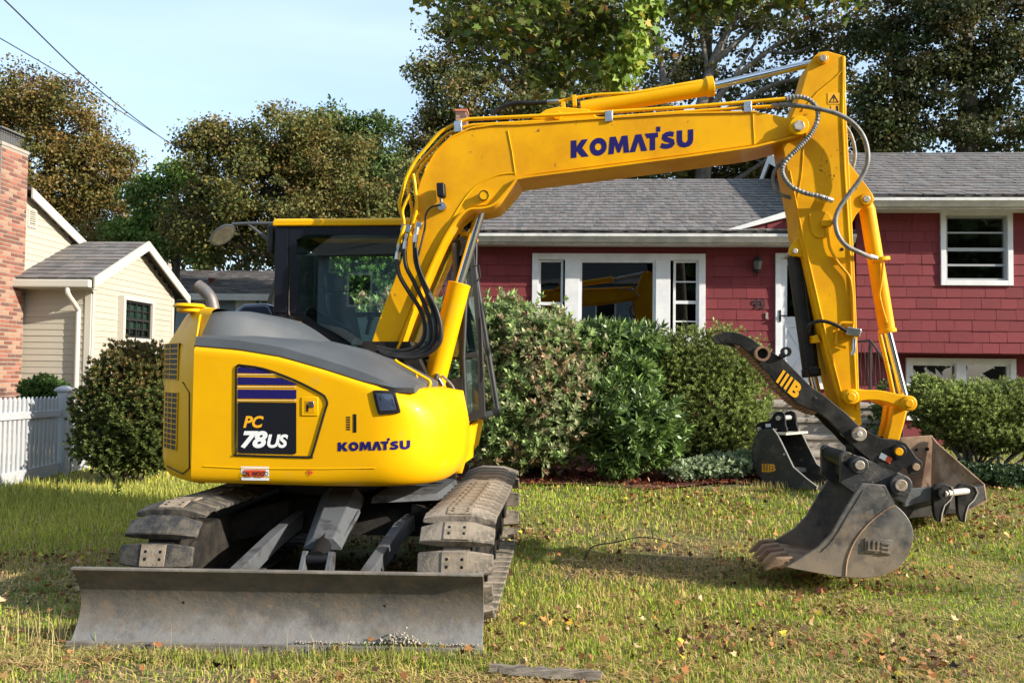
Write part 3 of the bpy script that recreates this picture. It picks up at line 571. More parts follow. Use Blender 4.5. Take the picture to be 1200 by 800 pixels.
# flat dark sheet on the wall core paints the unlit room behind the window
mb2 = MB(); mb2.fbox(N2, wN[0]+0.05, wN[1]-0.05, -0.004, -0.002, wN[2]+0.05, wN[3]-0.05); mb2.build('dark_window_sheet', 'dark_room', wn)
cu = MB(); V0 = [N2.w(wN[0]+0.07+(wN[1]-wN[0]-0.14)*k/n, -0.016+0.008*math.sin(k*1.9), wN[2]+0.25) for k in range(n+1)]; cu.loft([V0, [p+Vector((0, 0, wN[3]-wN[2]-0.32)) for p in V0]], closed=False, caps=False); cu.build('curtain', 'curtain', wn, smooth=80)
# main gable behind the wing
N3 = Frame((at(60, 300, 14.8).x, at(60, 300, 14.8).y), YAW-math.pi/2)
ra = N3.px(33, 230, 0); rb = N3.px(90, 287, 0); dz3 = (ra[1]-rb[1])/(rb[0]-ra[0])
mb = MB(); A = N3.w(ra[0]-1.5, 0, ra[1]-0.9); mb.add([N3.w(ra[0]-1.5, 0, 0), N3.w(rb[0]+0.1, 0, 0), N3.w(rb[0]+0.1, 0, rb[1]-0.05), N3.w(ra[0], 0, ra[1]), A, N3.w(ra[0]-1.5, 5, 0), N3.w(rb[0]+0.1, 5, 0), N3.w(rb[0]+0.1, 5, rb[1]-0.05), N3.w(ra[0], 5, ra[1]), A+N3.v*5], [(4,3,2,1,0),(5,6,7,8,9),(0,1,6,5),(1,2,7,6),(2,3,8,7),(3,4,9,8)]); mb.build('wall', 'cream', nb)
courses('clapboard', wedge_cream, nb, N3, 0.0, ra[0]-1.4, rb[0]+0.1, 2.9, ra[1]-0.05, 0.103, 9, 9.1, 0.014, clip=lambda z: (ra[0]-max(0, (ra[1]-z)*1.6), ra[0]+max(0, (ra[1]-z))/dz3), seed=2)
mb = MB()
A = N3.w(ra[0]-0.1, -0.12, ra[1]+0.12); B = N3.w(rb[0]+0.2, -0.12, rb[1]+0.02); d = Vector((0, 0, -0.17)); e = N3.v*-0.03; mb.add([A, B, B+d, A+d, A+e, B+e, B+d+e, A+d+e], [(0,1,2,3),(7,6,5,4),(0,4,5,1),(1,5,6,2),(2,6,7,3),(3,7,4,0)]); mb.build('rake_board', 'cream_trim', nb)
mb = MB(); e = N3.v*5; mb.add([A+Vector((0,0,.03)), B+Vector((0,0,.03)), B+e+Vector((0,0,.03)), A+e+Vector((0,0,.03)), A-Vector((0,0,.03)), B-Vector((0,0,.03)), B+e, A+e], [(0,1,2,3),(7,6,5,4),(0,4,5,1),(1,5,6,2),(2,6,7,3),(3,7,4,0)]); mb.build('roof', 'roof_under', nb)
v0 = N3.px(32, 243, 0); v1 = N3.px(41, 268, 0); lv = frame_rect(N3, -0.03, 0, v0[0], v1[0], v1[1], v0[1], 0.03).build('gable_vent', 'cream_trim', nb)
for k in range(7): z = v1[1]+0.03+(v0[1]-v1[1]-0.06)*(k+0.5)/7; mb = MB(); mb.box(N3.w((v0[0]+v1[0])/2, -0.018, z), (v1[0]-v0[0]-0.06, 0.03, 0.006), N3.u, (N3.v+Vector((0, 0, 0.8))), None or (N3.u.cross(N3.v+Vector((0, 0, 0.8))))); mb.build('slat', 'cream_trim', lv)
# big chimney
NC = Frame((at(2, 175, 13.35).x, at(2, 175, 13.35).y), YAW); pt = NC.pxa(2, 169, 0.0); pe = NC.pxa(33, 183, 0.0)
ch = thing('brick_chimney', 'tall red brick chimney with wire cap at the left edge of the photo', 'chimney', NC.w(-0.3, 0.3, 0.1))
wdt = pe[0]
brick_stack(ch, NC, -0.9, 0.0, 0.0, wdt, 0.0, pt[1], 'r', seed=3, face_z0=0.25)
mb = MB(); mb.fbox(NC, -0.9, 0.012, -0.012, wdt+0.012, pt[1], pt[1]+0.05); mb.build('chimney_cap', 'concrete', ch)
mat('mesh_wire', (0.12, 0.12, 0.12), 0.6); mb = MB()
zt = pt[1]+0.05
for k in range(13): o_ = 0.04+(wdt-0.16)*k/12; mb.tube([NC.w(-0.05, o_, zt), NC.w(-0.05, o_, zt+0.22)], 0.004, 4)
for k in range(7): z = zt+0.02+0.2*k/6; mb.tube([NC.w(-0.05, 0.04, z), NC.w(-0.05, wdt-0.12, z)], 0.004, 4); mb.tube([NC.w(-0.05, 0.04, z), NC.w(-0.8, 0.04, z)], 0.004, 4)
mb.fbox(NC, -0.8, -0.1, 0.08, wdt-0.16, zt, zt+0.2); mb.build('spark_screen', 'mesh_wire', ch)
mb = MB(); mb.fbox(NC, -0.86, -0.01, 0.0, wdt-0.08, zt+0.222, zt+0.245); mb.build('rain_lid', 'mesh_wire', ch)

# =============== BLUE HOUSE (far) ===============
bh = thing('blue_house', 'low blue grey house far behind, seen under the exhaust pipe', 'house', (-9, 30, 0.2))
D = 27.0; q = at(250, 345, D); B1 = Frame((q.x, q.y), YAW); zt = q.z; x0, x1 = -6.0, 6.5
mb = MB(); mb.fbox(B1, x0, x1, 0, 7, 0, zt); mb.build('wall', 'blue_siding', bh)
wb = unit_mesh('clapboard', 'blue_siding', True)
holes = []
for (px0, px1, py0, py1) in ((228, 240, 352, 362), (277, 299, 351, 400), (305, 317, 351, 375), (340, 356, 330, 358)):
    a_ = B1.px(px0, py0, 0); b_ = B1.px(px1, py1, 0); holes.append((a_[0], b_[0], b_[1], min(a_[1], zt-0.12)))
courses('clapboard', wb, bh, B1, 0.0, x0, x1, zt-2.0, zt-0.05, 0.13, 20, 21, 0.015, holes)
for i, h in enumerate(holes):
    if i == 1: mb = MB(); mb.fbox(B1, h[0], h[1], -0.05, 0.0, h[2], h[3]); mb.build('garage_door', 'white_trim', bh)
    else:
        wq = frame_rect(B1, -0.06, 0, h[0], h[1], h[2], h[3], 0.06).build('window', 'white_trim', bh); mb = MB(); mb.fbox(B1, h[0]+0.05, h[1]-0.05, -0.03, -0.02, h[2]+0.05, h[3]-0.05); mb.build('pane', 'dark_blue_plastic', wq)
zr = B1.px(250, 317, 3.6)[1]
A, B, Cq, Dq = B1.w(x0-0.3, -0.5, zt-0.02), B1.w(x1, -0.5, zt-0.02), B1.w(x1, 3.6, zr), B1.w(x0-0.3, 3.6, zr)
mb = MB(); mb.add([A, B, Cq, Dq, A+dn, B+dn, Cq+dn, Dq+dn], [(0,1,2,3),(7,6,5,4),(0,4,5,1),(1,5,6,2),(2,6,7,3),(3,7,4,0)]); ro = mb.build('roof', 'roof_under', bh); roof_plane(A, B, Cq, Dq, 26, 40, 'roof_shingles', ro, 12, 0.02)
mb = MB(); mb.fbox(B1, x0-0.3, x1, -0.56, -0.5, zt-0.22, zt-0.02); mb.build('fascia', 'white_trim', bh)
mb = MB(); mb.fbox(B1, x0, x1, 7, 7.1, 0, zt); mb.add([B1.w(x1, 0, zt), B1.w(x1, 7.2, zt), B1.w(x1, 3.6, zr-0.1)], [(0, 1, 2)]); mb.build('wall', 'blue_siding', bh)
cc = B1.px(187, 303, 3.0); bc = thing('brick_chimney', 'distant brown brick chimney with flat cap on the blue house roof', 'chimney', B1.w(cc[0], 3.3, zr))
brick_stack(bc, B1, cc[0]-0.22, cc[0]+0.2, 3.0, 3.5, zr-0.4, cc[1]-0.12, 'f'); mb = MB(); mb.fbox(B1, cc[0]-0.15, cc[0]+0.13, 3.1, 3.4, cc[1]-0.12, cc[1]+0.02); mb.fbox(B1, cc[0]-0.3, cc[0]+0.28, 2.95, 3.55, cc[1]+0.02, cc[1]+0.06); mb.build('chimney_cap', 'roof_under', bc)
cp = B1.px(248, 333, 1.2); vp = MB(); vp.cyl(B1.w(cp[0], 1.2, cp[1]-0.35), B1.w(cp[0], 1.2, cp[1]+0.15), 0.09, 12); vp.cyl(B1.w(cp[0], 1.2, cp[1]+0.15), B1.w(cp[0], 1.2, cp[1]+0.2), 0.12, 12); vo = vp.build('vent_pipe', 'mulch', bh)

# =============== HOUSE ACROSS THE STREET (behind the camera, seen in glass) ===============
ah = thing('white_house', 'white house across the street, seen only in reflections', 'house', (-2, -24, 0)); A1 = Frame((-6, -22), math.pi)
mb = MB(); mb.fbox(A1, -9, 9, 0, 7, 0, 6.6); mb.build('wall', 'blue_siding', ah); wv_ = unit_mesh('clapboard', 'blue_siding', True); courses('clapboard', wv_, ah, A1, 0.0, -9, 9, 2.6, 6.6, 0.2, 30, 31, 0.02)
for x in (-7, -3.6, -2.2, 2.2, 3.6, 7):
    for zq in (1.0, 4.3): wq = frame_rect(A1, -0.06, 0, x-0.6, x+0.6, zq, zq+1.5, 0.1).build('window', 'white_trim', ah); mb = MB(); mb.fbox(A1, x-0.5, x+0.5, -0.03, -0.021, zq+0.1, zq+1.4); mb.fbox(A1, x-0.5, x+0.5, -0.05, -0.0301, zq+0.72, zq+0.78); mb.build('pane', 'black', wq)
mb = MB(); mb.add([A1.w(-9.4, -0.5, 6.55), A1.w(9.4, -0.5, 6.55), A1.w(9.4, 3.5, 8.4), A1.w(-9.4, 3.5, 8.4), A1.w(-9.4, 7.5, 6.55), A1.w(9.4, 7.5, 6.55)], [(0,1,2,3),(3,2,5,4)]); mb.build('roof', 'roof_under', ah)

# =============== PICKET FENCE ===============
def fence_run(label, P0, P1, ztop0, ztop1, npk, cat='fence'):
    P0 = Vector(P0); P1 = Vector(P1); yaw = -math.atan2(P1.y-P0.y, P1.x-P0.x); fr = Frame((P0.x, P0.y), yaw); Lg = (P1-P0).length
    t = thing('picket_fence', label, cat, (P0.x, P0.y, gz(P0.x, P0.y)), 'white picket fence sections')
    gzf = lambda a: gz(fr.w(a, 0, 0).x, fr.w(a, 0, 0).y)
    zt = lambda a: ztop0+(ztop1-ztop0)*a/Lg
    for k in range(npk):
        a = Lg*(k+0.5)/npk; w_ = Lg/npk*0.58; zb = gzf(a)+0.05; z = zt(a); pts = [(a-w_/2, zb), (a+w_/2, zb), (a+w_/2, z-0.035), (a, z), (a-w_/2, z-0.035)]; mb = MB(); mb.prism(fr, pts, -0.012, 0.006); mb.build('picket', 'fence_white', t)
    for (dz0, hgt, top) in ((0.02, 0.16, False), (-0.27, 0.09, True)):
        mb = MB(); n = 2; vs = []
        for a in (0, Lg):
            zb = (zt(a)+dz0) if top else (gzf(a)+dz0)
            vs += [fr.w(a, -0.034, zb), fr.w(a, 0.03, zb), fr.w(a, 0.03, zb+hgt), fr.w(a, -0.034, zb+hgt)]
        mb.add(vs, [(0,1,2,3),(7,6,5,4),(0,4,5,1),(1,5,6,2),(2,6,7,3),(3,7,4,0)]); mb.build('rail', 'fence_white', t, bevel=0.006)
    return t
fa = at(-25, 594, 9.55); fb = at(66, 555, 11.4); f0z = at(-25, 466, 9.55).z; f1z = at(66, 464, 11.4).z
fence_run('white picket fence panel at the left edge, nearer the camera', (fa.x, fa.y, 0), (fb.x, fb.y, 0), f0z, f1z, 17)
fc = at(80, 552, 11.6); fd = at(140, 545, 13.2)
fence_run('white picket fence panel beyond the post, half hidden by the brown bush', (fc.x, fc.y, 0), (fd.x, fd.y, 0), at(80, 462, 11.6).z, at(140, 462, 13.2).z, 13)
pp = at(73, 554, 11.5); ptp = at(73, 458, 11.5); t = thing('fence_post', 'white square fence post with flat cap between two picket panels', 'post', (pp.x, pp.y, gz(pp.x, pp.y)))
FP = Frame((pp.x, pp.y), YAW); mb = MB(); mb.fbox(FP, -0.065, 0.065, -0.065, 0.065, gz(pp.x, pp.y)-0.05, ptp.z); mb.build('post', 'fence_white', t, bevel=0.008)
mb = MB(); z = ptp.z; mb.loft([[FP.w(x*s, y*s, z+h) for x, y in ((-1,-1),(1,-1),(1,1),(-1,1))] for s, h in ((0.09, 0), (0.09, 0.03), (0.07, 0.045), (0.02, 0.075))]); mb.build('post_cap', 'fence_white', t)

# =============== OVERHEAD WIRES ===============
def wire(name, label, pts, r): mb = MB(); mb.tube(smoothpts(pts, 8), r, 5); o = mb.build(name, 'wire', None, smooth=80); tag(o, label, 'cable', 'overhead cables crossing the sky'); return o
wire('overhead_cable', 'upper overhead cable entering at the top left corner', [at(-60, -58, 9), at(5, 0, 10.5), at(105, 96, 14), at(180, 155, 18.5), at(228, 188, 24), at(310, 250, 40)], 0.011)
wire('overhead_cable', 'lower overhead cable entering at the left edge', [at(-60, 12, 11), at(0, 45, 12.5), at(90, 98, 15.5), at(165, 146, 20), at(222, 183, 27), at(330, 256, 45)], 0.009)

# =============== EXCAVATOR ===============
PHI = math.radians(6.0); CX, CY = -1.37, 6.8
E = Frame((CX, CY), PHI)                                     # upper body: a forward (photo right), off away from the camera
TY = math.radians(3.5); T = Frame((CX+0.25, CY), TY)             # undercarriage: a = sideways (photo right), v = away from the camera
ex = thing('excavator', 'yellow tracked excavator parked on the lawn with its boom raised and bucket on the grass', 'excavator', (CX, CY, 0))
EP = lambda px, py, off: E.w(E.px(px, py, off)[0], off, E.px(px, py, off)[1])
def epoly(pts, off, smooth=0): 
    p = sm2(pts+[pts[0]], smooth)[:-1] if smooth else pts
    return [E.px(x, y, off) for x, y in p]
def plate(name, pts, off0, off1, m, parent, bevel=0.006, mb=None, at_off=None, smooth=30, **k):
    b = mb or MB(); b.prism(E, epoly(pts, at_off if at_off is not None else off0), off0, off1)
    return b.build(name, m, parent, bevel=bevel, smooth=smooth, **k) if mb is None else b
def epin(c, off0, off1, r, m, parent, name='pin', n=24, bevel=0.004):
    mb = MB(); mb.cyl(EP(c[0], c[1], off0), E.w(*(lambda q: (q[0], off1, q[1]))(E.px(c[0], c[1], off0))), r, n); return mb.build(name, m, parent, bevel=bevel, smooth=40)
# ---- side body ----
ZB = 0.775
def ztop(a):   # upper edge of the yellow side, traced
    P = [(-0.70, 1.70), (-0.35, 1.675), (-0.05, 1.63), (0.25, 1.55), (0.5, 1.475), (0.72, 1.43), (1.2, 1.43)]
    for i in range(len(P)-1):
        if a <= P[i+1][0]: t = max(0, (a-P[i][0])/(P[i+1][0]-P[i][0])); return P[i][1]+(P[i+1][1]-P[i][1])*t
    return P[-1][1]
AF, AC, RF = 1.09, 0.60, 0.49                                 # front corner: superellipse
def plan(a):                                                 # near surface offset at forward position a
    if a <= AC: return -1.13
    t = min(1, (a-AC)/(AF-AC)); return -1.13+0.62*(1-(1-t**2.3)**(1/2.3))
corner = [(AC+(AF-AC)*s, None) for s in ()]
side = [(a, -1.13) for a in np.linspace(-0.655, AC, 16)]
for th in np.linspace(0, math.pi/2, 15)[1:]:
    side.append((AC+(AF-AC)*math.sin(th)**(2/2.3), -1.13+0.62*(1-math.cos(th)**(2/2.3))))
side.append((AF, -0.25))
inn = [(AF-0.06, -0.2), (-0.655, -0.2)]
def ring_at(tz):           # tz 0..1 from bottom to top
    out = []
    for i, (a, o) in enumerate(side):
        k = sst(0.1, 1.0, a); zt_ = ztop(a); f = 0.04+0.22*k; zb = ZB+0.0*k
        z = zb+(zt_-zb)*tz; h = zt_-zb; d = 0
        lowr = 0.07+0.16*k; k2 = sst(0.45, 1.07, a)**1.3; upr = 0.035+0.27*k2
        if z-zb < lowr: q = 1-(z-zb)/lowr; d = (0.05+0.10*k)*(1-math.sqrt(max(0, 1-q*q)))
        if zt_-z < upr: q = 1-(zt_-z)/upr; d = max(d, (0.03+0.20*k2)*(1-math.sqrt(max(0, 1-q*q))))
        if i < len(side)-1: nx_, ny_ = (0.0, -1.0) if a <= AC else (lambda v: (v[0]/v[2], v[1]/v[2]))((lambda dx, dy: (dx, dy, math.hypot(dx, dy)))((a-AC)*1.0, (o+0.51)*1.0-1e-3))
        else: nx_, ny_ = 1, 0
        out.append(E.w(a-nx_*d, o-ny_*d, z))
    return out
tzs = [0, .01, .03, .06, .1, .15, .22, .3, .4, .5, .6, .7, .78, .84, .89, .93, .96, .985, 1]
mb = MB(); R_ = [ring_at(t)+[E.w(a, o, ZB if t < .5 else 1.40) for a, o in inn] for t in tzs]
mb.loft(R_); body = mb.build('side_cover', 'yellow', ex, smooth=50)
def surf(a, z, eps=0.003):
    k = sst(0.1, 1.0, a); o = plan(a); zt_ = ztop(a); d = 0; lowr = 0.07+0.16*k; k2 = sst(0.45, 1.07, a)**1.3; upr = 0.035+0.27*k2
    if z-ZB < lowr: q = 1-(z-ZB)/lowr; d = (0.05+0.10*k)*(1-math.sqrt(max(0, 1-q*q)))
    if zt_-z < upr: q = 1-(zt_-z)/upr; d = max(d, (0.03+0.20*k2)*(1-math.sqrt(max(0, 1-q*q))))
    return E.w(a, o+d-eps, z)
def SP(px, py, eps=0.003): a, z = E.px(px, py, -1.13); return surf(a, z, eps)
# crease line low on the side
mb = MB(); mb.tube([SP(x, y, 0.001) for x, y in [(239, 546), (300, 549), (380, 549), (440, 548)]], 0.004, 6); mb.build('crease', 'yellow', body, smooth=60)
# ---- rear cover (arc) ----
def rear_ring(z, ins, t0=60.0, t1=-62.0, n=26, extra=True):
    out = []
    for th in np.linspace(math.radians(t0), math.radians(t1), n):
        r = 1.29-ins; out.append(E.w(-r*math.cos(th), -(1.29-ins*0.35)*math.sin(th), z))
    return out
prof = [(0.77, 0.10), (0.785, 0.05), (0.82, 0.02), (0.90, 0.0), (1.2, 0.0), (1.55, 0.0), (1.68, 0.005), (1.72, 0.02), (1.90, 0.14), (1.94, 0.17), (1.955, 0.22)]
mb = MB(); mb.loft([rear_ring(z, i) + [E.w(-0.665, 1.1, z), E.w(-0.665, -1.09+min(i,0.05), z)] for z, i in prof]); rear = mb.build('rear_cover', 'yellow', ex, smooth=35)
# grilles on the rear cover (black panel paints the shade inside the openings, slats over it)
def rc(px, py, eps=0.0):                  # hit the rear cylinder
    r = ray(px, py); o = EYE-E.o; a_ = r.x*r.x+r.y*r.y; R2 = 1.29+eps; b_ = 2*(o.x*r.x+o.y*r.y); c_ = o.x*o.x+o.y*o.y-R2*R2; ds = b_*b_-4*a_*c_
    t = (-b_-math.sqrt(max(ds, 0)))/(2*a_); p = EYE+r*t; th = math.atan2(-(p-E.o).dot(E.v), -(p-E.o).dot(E.u)); return th, p.z
def rcp(th, z, eps): r = 1.29+eps; return E.w(-r*math.cos(th), -r*math.sin(th), z)
def rear_patch(name, th0, th1, z0, z1, eps0, eps1, m, parent, n=6):
    ths = np.linspace(th0, th1, n); mb = MB(); mb.loft([[rcp(t, z0, eps0), rcp(t, z0, eps1), rcp(t, z1, eps1), rcp(t, z1, eps0)] for t in ths]); return mb.build(name, m, parent, smooth=30)
for (xa, xb, ya, yb, rows) in ((191.0, 210, 402, 445, 7), (194, 209, 460, 528, 11)):
    ta, _ = rc(xa, (ya+yb)/2); tb, z1_ = rc(xb, ya); _, z0_ = rc(xb, yb); gr = rear_patch('grille', ta, tb, z0_, z1_, -0.02, 0.004, 'black', rear)
    for k in range(rows+1): z = z0_+(z1_-z0_)*k/rows; rear_patch('slat', ta, tb, z-0.0026, z+0.0026, 0.003, 0.008, 'yellow', rear)
    for k in range(4): tt = ta+(tb-ta)*k/3; rear_patch('grille_bar', tt-0.0025, tt+0.0025, z0_, z1_, 0.003, 0.0085, 'yellow', rear, 2)
# door outline on the rear cover
pts = [rc(x, y) for x, y in [(192.5, 452), (215, 448), (222, 460), (222, 548), (214, 555), (196, 546)]]
mb = MB(); mb.tube([rcp(t, z, 0.001) for t, z in pts], 0.0045, 6); mb.build('seam', 'black', rear)
mb = MB(); tS = rc(227, 450)[0]; mb.tube([rcp(tS, z, 0.0) for z in (0.83, 1.2, 1.7)], 0.003, 6); mb.build('seam', 'rubber', rear)
# dark core that shows in the gaps
mb = MB(); mb.fbox(E, -0.72, 0.55, -1.03, 1.0, 0.84, 1.38); mb.fbox(E, -0.75, -0.6, -1.0, 0.4, 1.38, 1.66); mb.build('inner_frame', 'under_dark', ex)
# yellow filler cap and exhaust
mb = MB(); p = E.px(222, 362, -0.85); mb.tube([E.w(p[0], -0.85, 1.94), E.w(p[0], -0.85, 1.975)], 0.085, 20); mb.tube([E.w(p[0], -0.85, 1.975), E.w(p[0], -0.85, 2.0)], [0.115, 0.10], 20); mb.build('filler_cap', 'yellow', ex, bevel=0.008, smooth=40)
mb = MB(); pts = smoothpts([EP(252, 374, -0.55), EP(250, 362, -0.55), EP(247, 350, -0.55), EP(240, 341, -0.55), EP(231, 334, -0.55)], 5); mb.tube(pts, 0.046, 18, cap=False); mb.tube(pts, 0.038, 18, cap=False); mb.build('exhaust_pipe', 'exhaust', ex, smooth=60)
# ---- grey hood ----
def hood_h(a):
    P = [(-0.655, 1.79), (-0.3, 1.785), (0.0, 1.755), (0.3, 1.69), (0.55, 1.61), (0.78, 1.49), (0.86, 1.44)]
    for i in range(len(P)-1):
        if a <= P[i+1][0]: t = max(0, (a-P[i][0])/(P[i+1][0]-P[i][0])); return P[i][1]+(P[i+1][1]-P[i][1])*t
    return P[-1][1]
mb = MB(); rings = []
for a in np.linspace(-0.655, 0.84, 26):
    zt_ = ztop(a); h = max(zt_+0.02, hood_h(a)); e = plan(a)+0.012; lip = 0.055*(1-sst(0.45, 0.84, a))+0.006; sh = 0.30
    rings.append([E.w(a, e+0.02, zt_-0.03), E.w(a, e, zt_+0.004), E.w(a, e+0.012, zt_+lip), E.w(a, e+0.06, zt_+lip+0.018), E.w(a, e+sh*0.6, zt_+lip+(h-zt_-lip)*0.6+0.01), E.w(a, e+sh*1.2, max(h, zt_+lip+0.02)), E.w(a, -0.22, max(h, zt_+lip+0.02)+0.01), E.w(a, -0.22, zt_-0.03)])
mb.loft(rings); hood = mb.build('hood', 'hood_grey', ex, smooth=35, bevel=0.0)
def hump(a):
    P = [(-0.655, 1.945), (-0.40, 1.95), (-0.24, 1.915), (-0.12, 1.85), (0.0, 1.77), (0.12, 1.68)]
    for i in range(len(P)-1):
        if a <= P[i+1][0]: t = max(0, (a-P[i][0])/(P[i+1][0]-P[i][0])); return P[i][1]+(P[i+1][1]-P[i][1])*t
    return P[-1][1]
mb = MB(); rings = []
for a in np.linspace(-0.655, 0.12, 22):
    h = hump(a); q = sst(-0.6, 0.1, a); o0 = -1.06+0.30*q; base = 1.70
    rings.append([E.w(a, o0, base), E.w(a, o0+0.015+0.02*q, base+(h-base)*0.35), E.w(a, o0+0.04+0.07*q, base+(h-base)*0.8), E.w(a, o0+0.07+0.1*q, base+(h-base)*0.95), E.w(a, o0+0.15+0.13*q, h), E.w(a, -0.25, h), E.w(a, -0.2, h-0.02), E.w(a, -0.2, base)])
mb.loft(rings); mb.build('engine_hump', 'hood_grey', hood, smooth=50)
mb = MB(); mb.tube([E.w(-0.66, -1.10, 1.70), E.w(-0.66, -1.05, 1.90), E.w(-0.66, -0.97, 1.962), E.w(-0.66, -0.3, 1.97)], 0.008, 8); mb.build('edge_trim', 'yellow', ex, smooth=60)
mb = MB(); hr = smoothpts([EP(463, 421, -0.62), EP(467, 425, -0.62), EP(497, 442, -0.62), EP(504, 447, -0.62), EP(503, 453, -0.62)], 4); mb.tube(hr, 0.011, 8); mb.tube([EP(488, 438, -0.62), EP(490, 452, -0.62)], 0.011, 8); mb.build('grab_rail', 'yellow', ex, smooth=60)
# ---- decals and details on the side ----
def strip(pts, w_, m, name, closed=False, eps=0.002):
    P = [SP(x, y, eps) for x, y in (pts+[pts[0]] if closed else pts)]; mb = MB(); mb.tube(P, w_, 6); return mb.build(name, m, body, smooth=60)
outl = sm2([(277, 431), (279, 428), (283, 428), (309, 432), (344.5, 445), (376, 461), (382, 467), (383.5, 473), (381, 481), (367, 529), (364, 534), (360, 535.3), (281, 533), (277, 530), (276.5, 500), (277, 431)], 3)
strip(outl, 0.0075, 'black', 'door_seam')
def patch(pts, m, name, eps, parent=None):
    mb = MB(); P = [SP(x, y, eps) for x, y in pts]; mb.add(P, [tuple(range(len(P)))]); return mb.build(name, m, parent or body)
patch([(279, 471), (347.5, 471.5), (347.5, 530), (345.5, 532), (281, 530.5), (279, 528.5)], 'decal_black', 'model_decal', 0.004)
patch([(279, 431), (283, 429.5), (309, 433), (319, 437.5), (279, 436.5)], 'navy', 'stripe', 0.004)
patch([(279, 441.5), (330, 442.5), (347.5, 449.5), (347.5, 451), (279, 450.5)], 'navy', 'stripe', 0.004)
patch([(279, 456), (347.5, 456.5), (347.5, 467), (279, 466.5)], 'navy', 'stripe', 0.004)
for y in (438.6, 453.1, 468.8): patch([(278.6, y-0.7), (325 if y < 440 else 348, y-0.6), (325 if y < 440 else 348, y+0.7), (278.6, y+0.8)], 'decal_pale', 'stripe_edge', 0.005)
def uvmap(x0, y0, x1, y1, eps=0.006, dy=0.0): return lambda u, v: SP(x0+(x1-x0)*u, y1+(y0-y1)*v+dy*u, eps)
lettering('PC', uvmap(285.5, 487, 309.5, 501), 'decal_yellow', body, 'lettering', 0.035, 0.25)
lettering('78', uvmap(282.5, 504.5, 314, 525), 'decal_white', body, 'lettering', 0.045, 0.25, 0.95)
lettering('US', uvmap(313.5, 508.5, 338, 524.5), 'decal_white', body, 'lettering', 0.04, 0.22, 0.95)

def logo(fn, m, parent, name='lettering'):
    """bold wordmark built letter by letter from outlines"""
    def ribbon(path, h):
        P = path; L_, R__ = [], []
        for i in range(len(P)):
            a = P[max(i-1, 0)]; b = P[min(i+1, len(P)-1)]; dx, dy = b[0]-a[0], b[1]-a[1]; l_ = math.hypot(dx, dy); L_.append((P[i][0]-dy/l_*h, P[i][1]+dx/l_*h)); R__.append((P[i][0]+dy/l_*h, P[i][1]-dx/l_*h))
        return [[L_[i], L_[i+1], R__[i+1], R__[i]] for i in range(len(P)-1)]
    G = []; x = 0
    def put(polys, wd, gap=0.09):
        nonlocal x
        for p in polys: G.append([(x+a, b) for a, b in p])
        x += wd+gap
    put([[(0, 0), (.36, 0), (.36, .38), (.70, 0), (1.14, 0), (.72, .52), (1.08, 1), (.68, 1), (.36, .62), (.36, 1), (0, 1)]], 1.10)
    N_ = 20; O = []
    for k in range(N_):
        t0, t1 = 2*math.pi*k/N_, 2*math.pi*(k+1)/N_; O.append([(.54+.54*math.cos(t0), .5+.52*math.sin(t0)), (.54+.54*math.cos(t1), .5+.52*math.sin(t1)), (.54+.21*math.cos(t1), .5+.2*math.sin(t1)), (.54+.21*math.cos(t0), .5+.2*math.sin(t0))])
    put(O, 1.08)
    put([[(0, 0), (.10, 1), (.47, 1), (.66, .52), (.85, 1), (1.22, 1), (1.32, 0), (.97, 0), (.93, .52), (.74, .05), (.58, .05), (.39, .52), (.35, 0)]], 1.32, 0.02)
    put([[(0, 0), (.38, 1), (.74, 1), (1.12, 0), (.74, 0), (.56, .58), (.36, 0)]], 1.10, -0.16)
    put([[(0.16, .72), (0.02, 1), (.86, 1), (.86, .72), (.68, .72), (.68, 0), (.34, 0), (.34, .72)], [(.74, 1.04), (1.0, 1.04), (1.0, 1.34), (.74, 1.34)]], .98, 0.04)
    put(ribbon([(.82, .80), (.60, .86), (.38, .84), (.22, .76), (.20, .66), (.30, .57), (.55, .49), (.74, .40), (.76, .28), (.66, .18), (.45, .14), (.22, .16), (.02, .24)], .145), .93)
    put([[(0, 1), (0, .40), (.06, .18), (.22, .03), (.52, -.03), (.82, .03), (.98, .18), (1.04, .40), (1.04, 1), (.70, 1), (.70, .42), (.64, .30), (.52, .26), (.40, .30), (.34, .42), (.34, 1)]], 1.04, 0)
    mb = MB()
    for p in G: mb.add([fn(a/x, b) for a, b in p], [tuple(range(len(p)))])
    return mb.build(name, m, parent, recalc=False)
KEX = [[(0.745, 1.0), (0.795, 1.0), (0.795, 1.28), (0.745, 1.28)]]
logo(uvmap(396, 518, 479, 528.5, 0.0022, -2.0), 'navy', body)
patch([(282.6, 546), (315.5, 546.5), (315.3, 562.8), (282.6, 562.3)], 'decal_white', 'dealer_sticker', 0.004)
patch([(286, 550), (312, 550.3), (309, 558.5), (301, 558.2), (299, 555.5), (297, 558.1), (289, 558)], 'decal_red', 'sticker_flash', 0.005)
lettering('C.N. WOOD', uvmap(283.6, 552.2, 314.5, 557.2, 0.0065), 'decal_black', body, 'lettering', 0.02)
mb = MB(); c = SP(363.5, 553, 0.004); fu = E.u; z_ = Vector((0, 0, 1))
def flat(pts2, c, eps=0): return [c+fu*x+z_*y for x, y in pts2]
mb.add(flat([(-.03, 0), (-.004, -.004), (0, -.03), (.004, -.004), (.03, 0), (.004, .004), (0, .03), (-.004, .004)], c), [tuple(range(8))])
for k in range(12):
    t0, t1 = 2*math.pi*k/12, 2*math.pi*(k+1)/12; mb.add(flat([(.014*math.cos(t0), .014*math.sin(t0)), (.018*math.cos(t0), .018*math.sin(t0)), (.018*math.cos(t1), .018*math.sin(t1)), (.014*math.cos(t1), .014*math.sin(t1))], c-E.v*0.001), [(0, 1, 2, 3)])
mb.build('gravity_mark', 'decal_red', body)
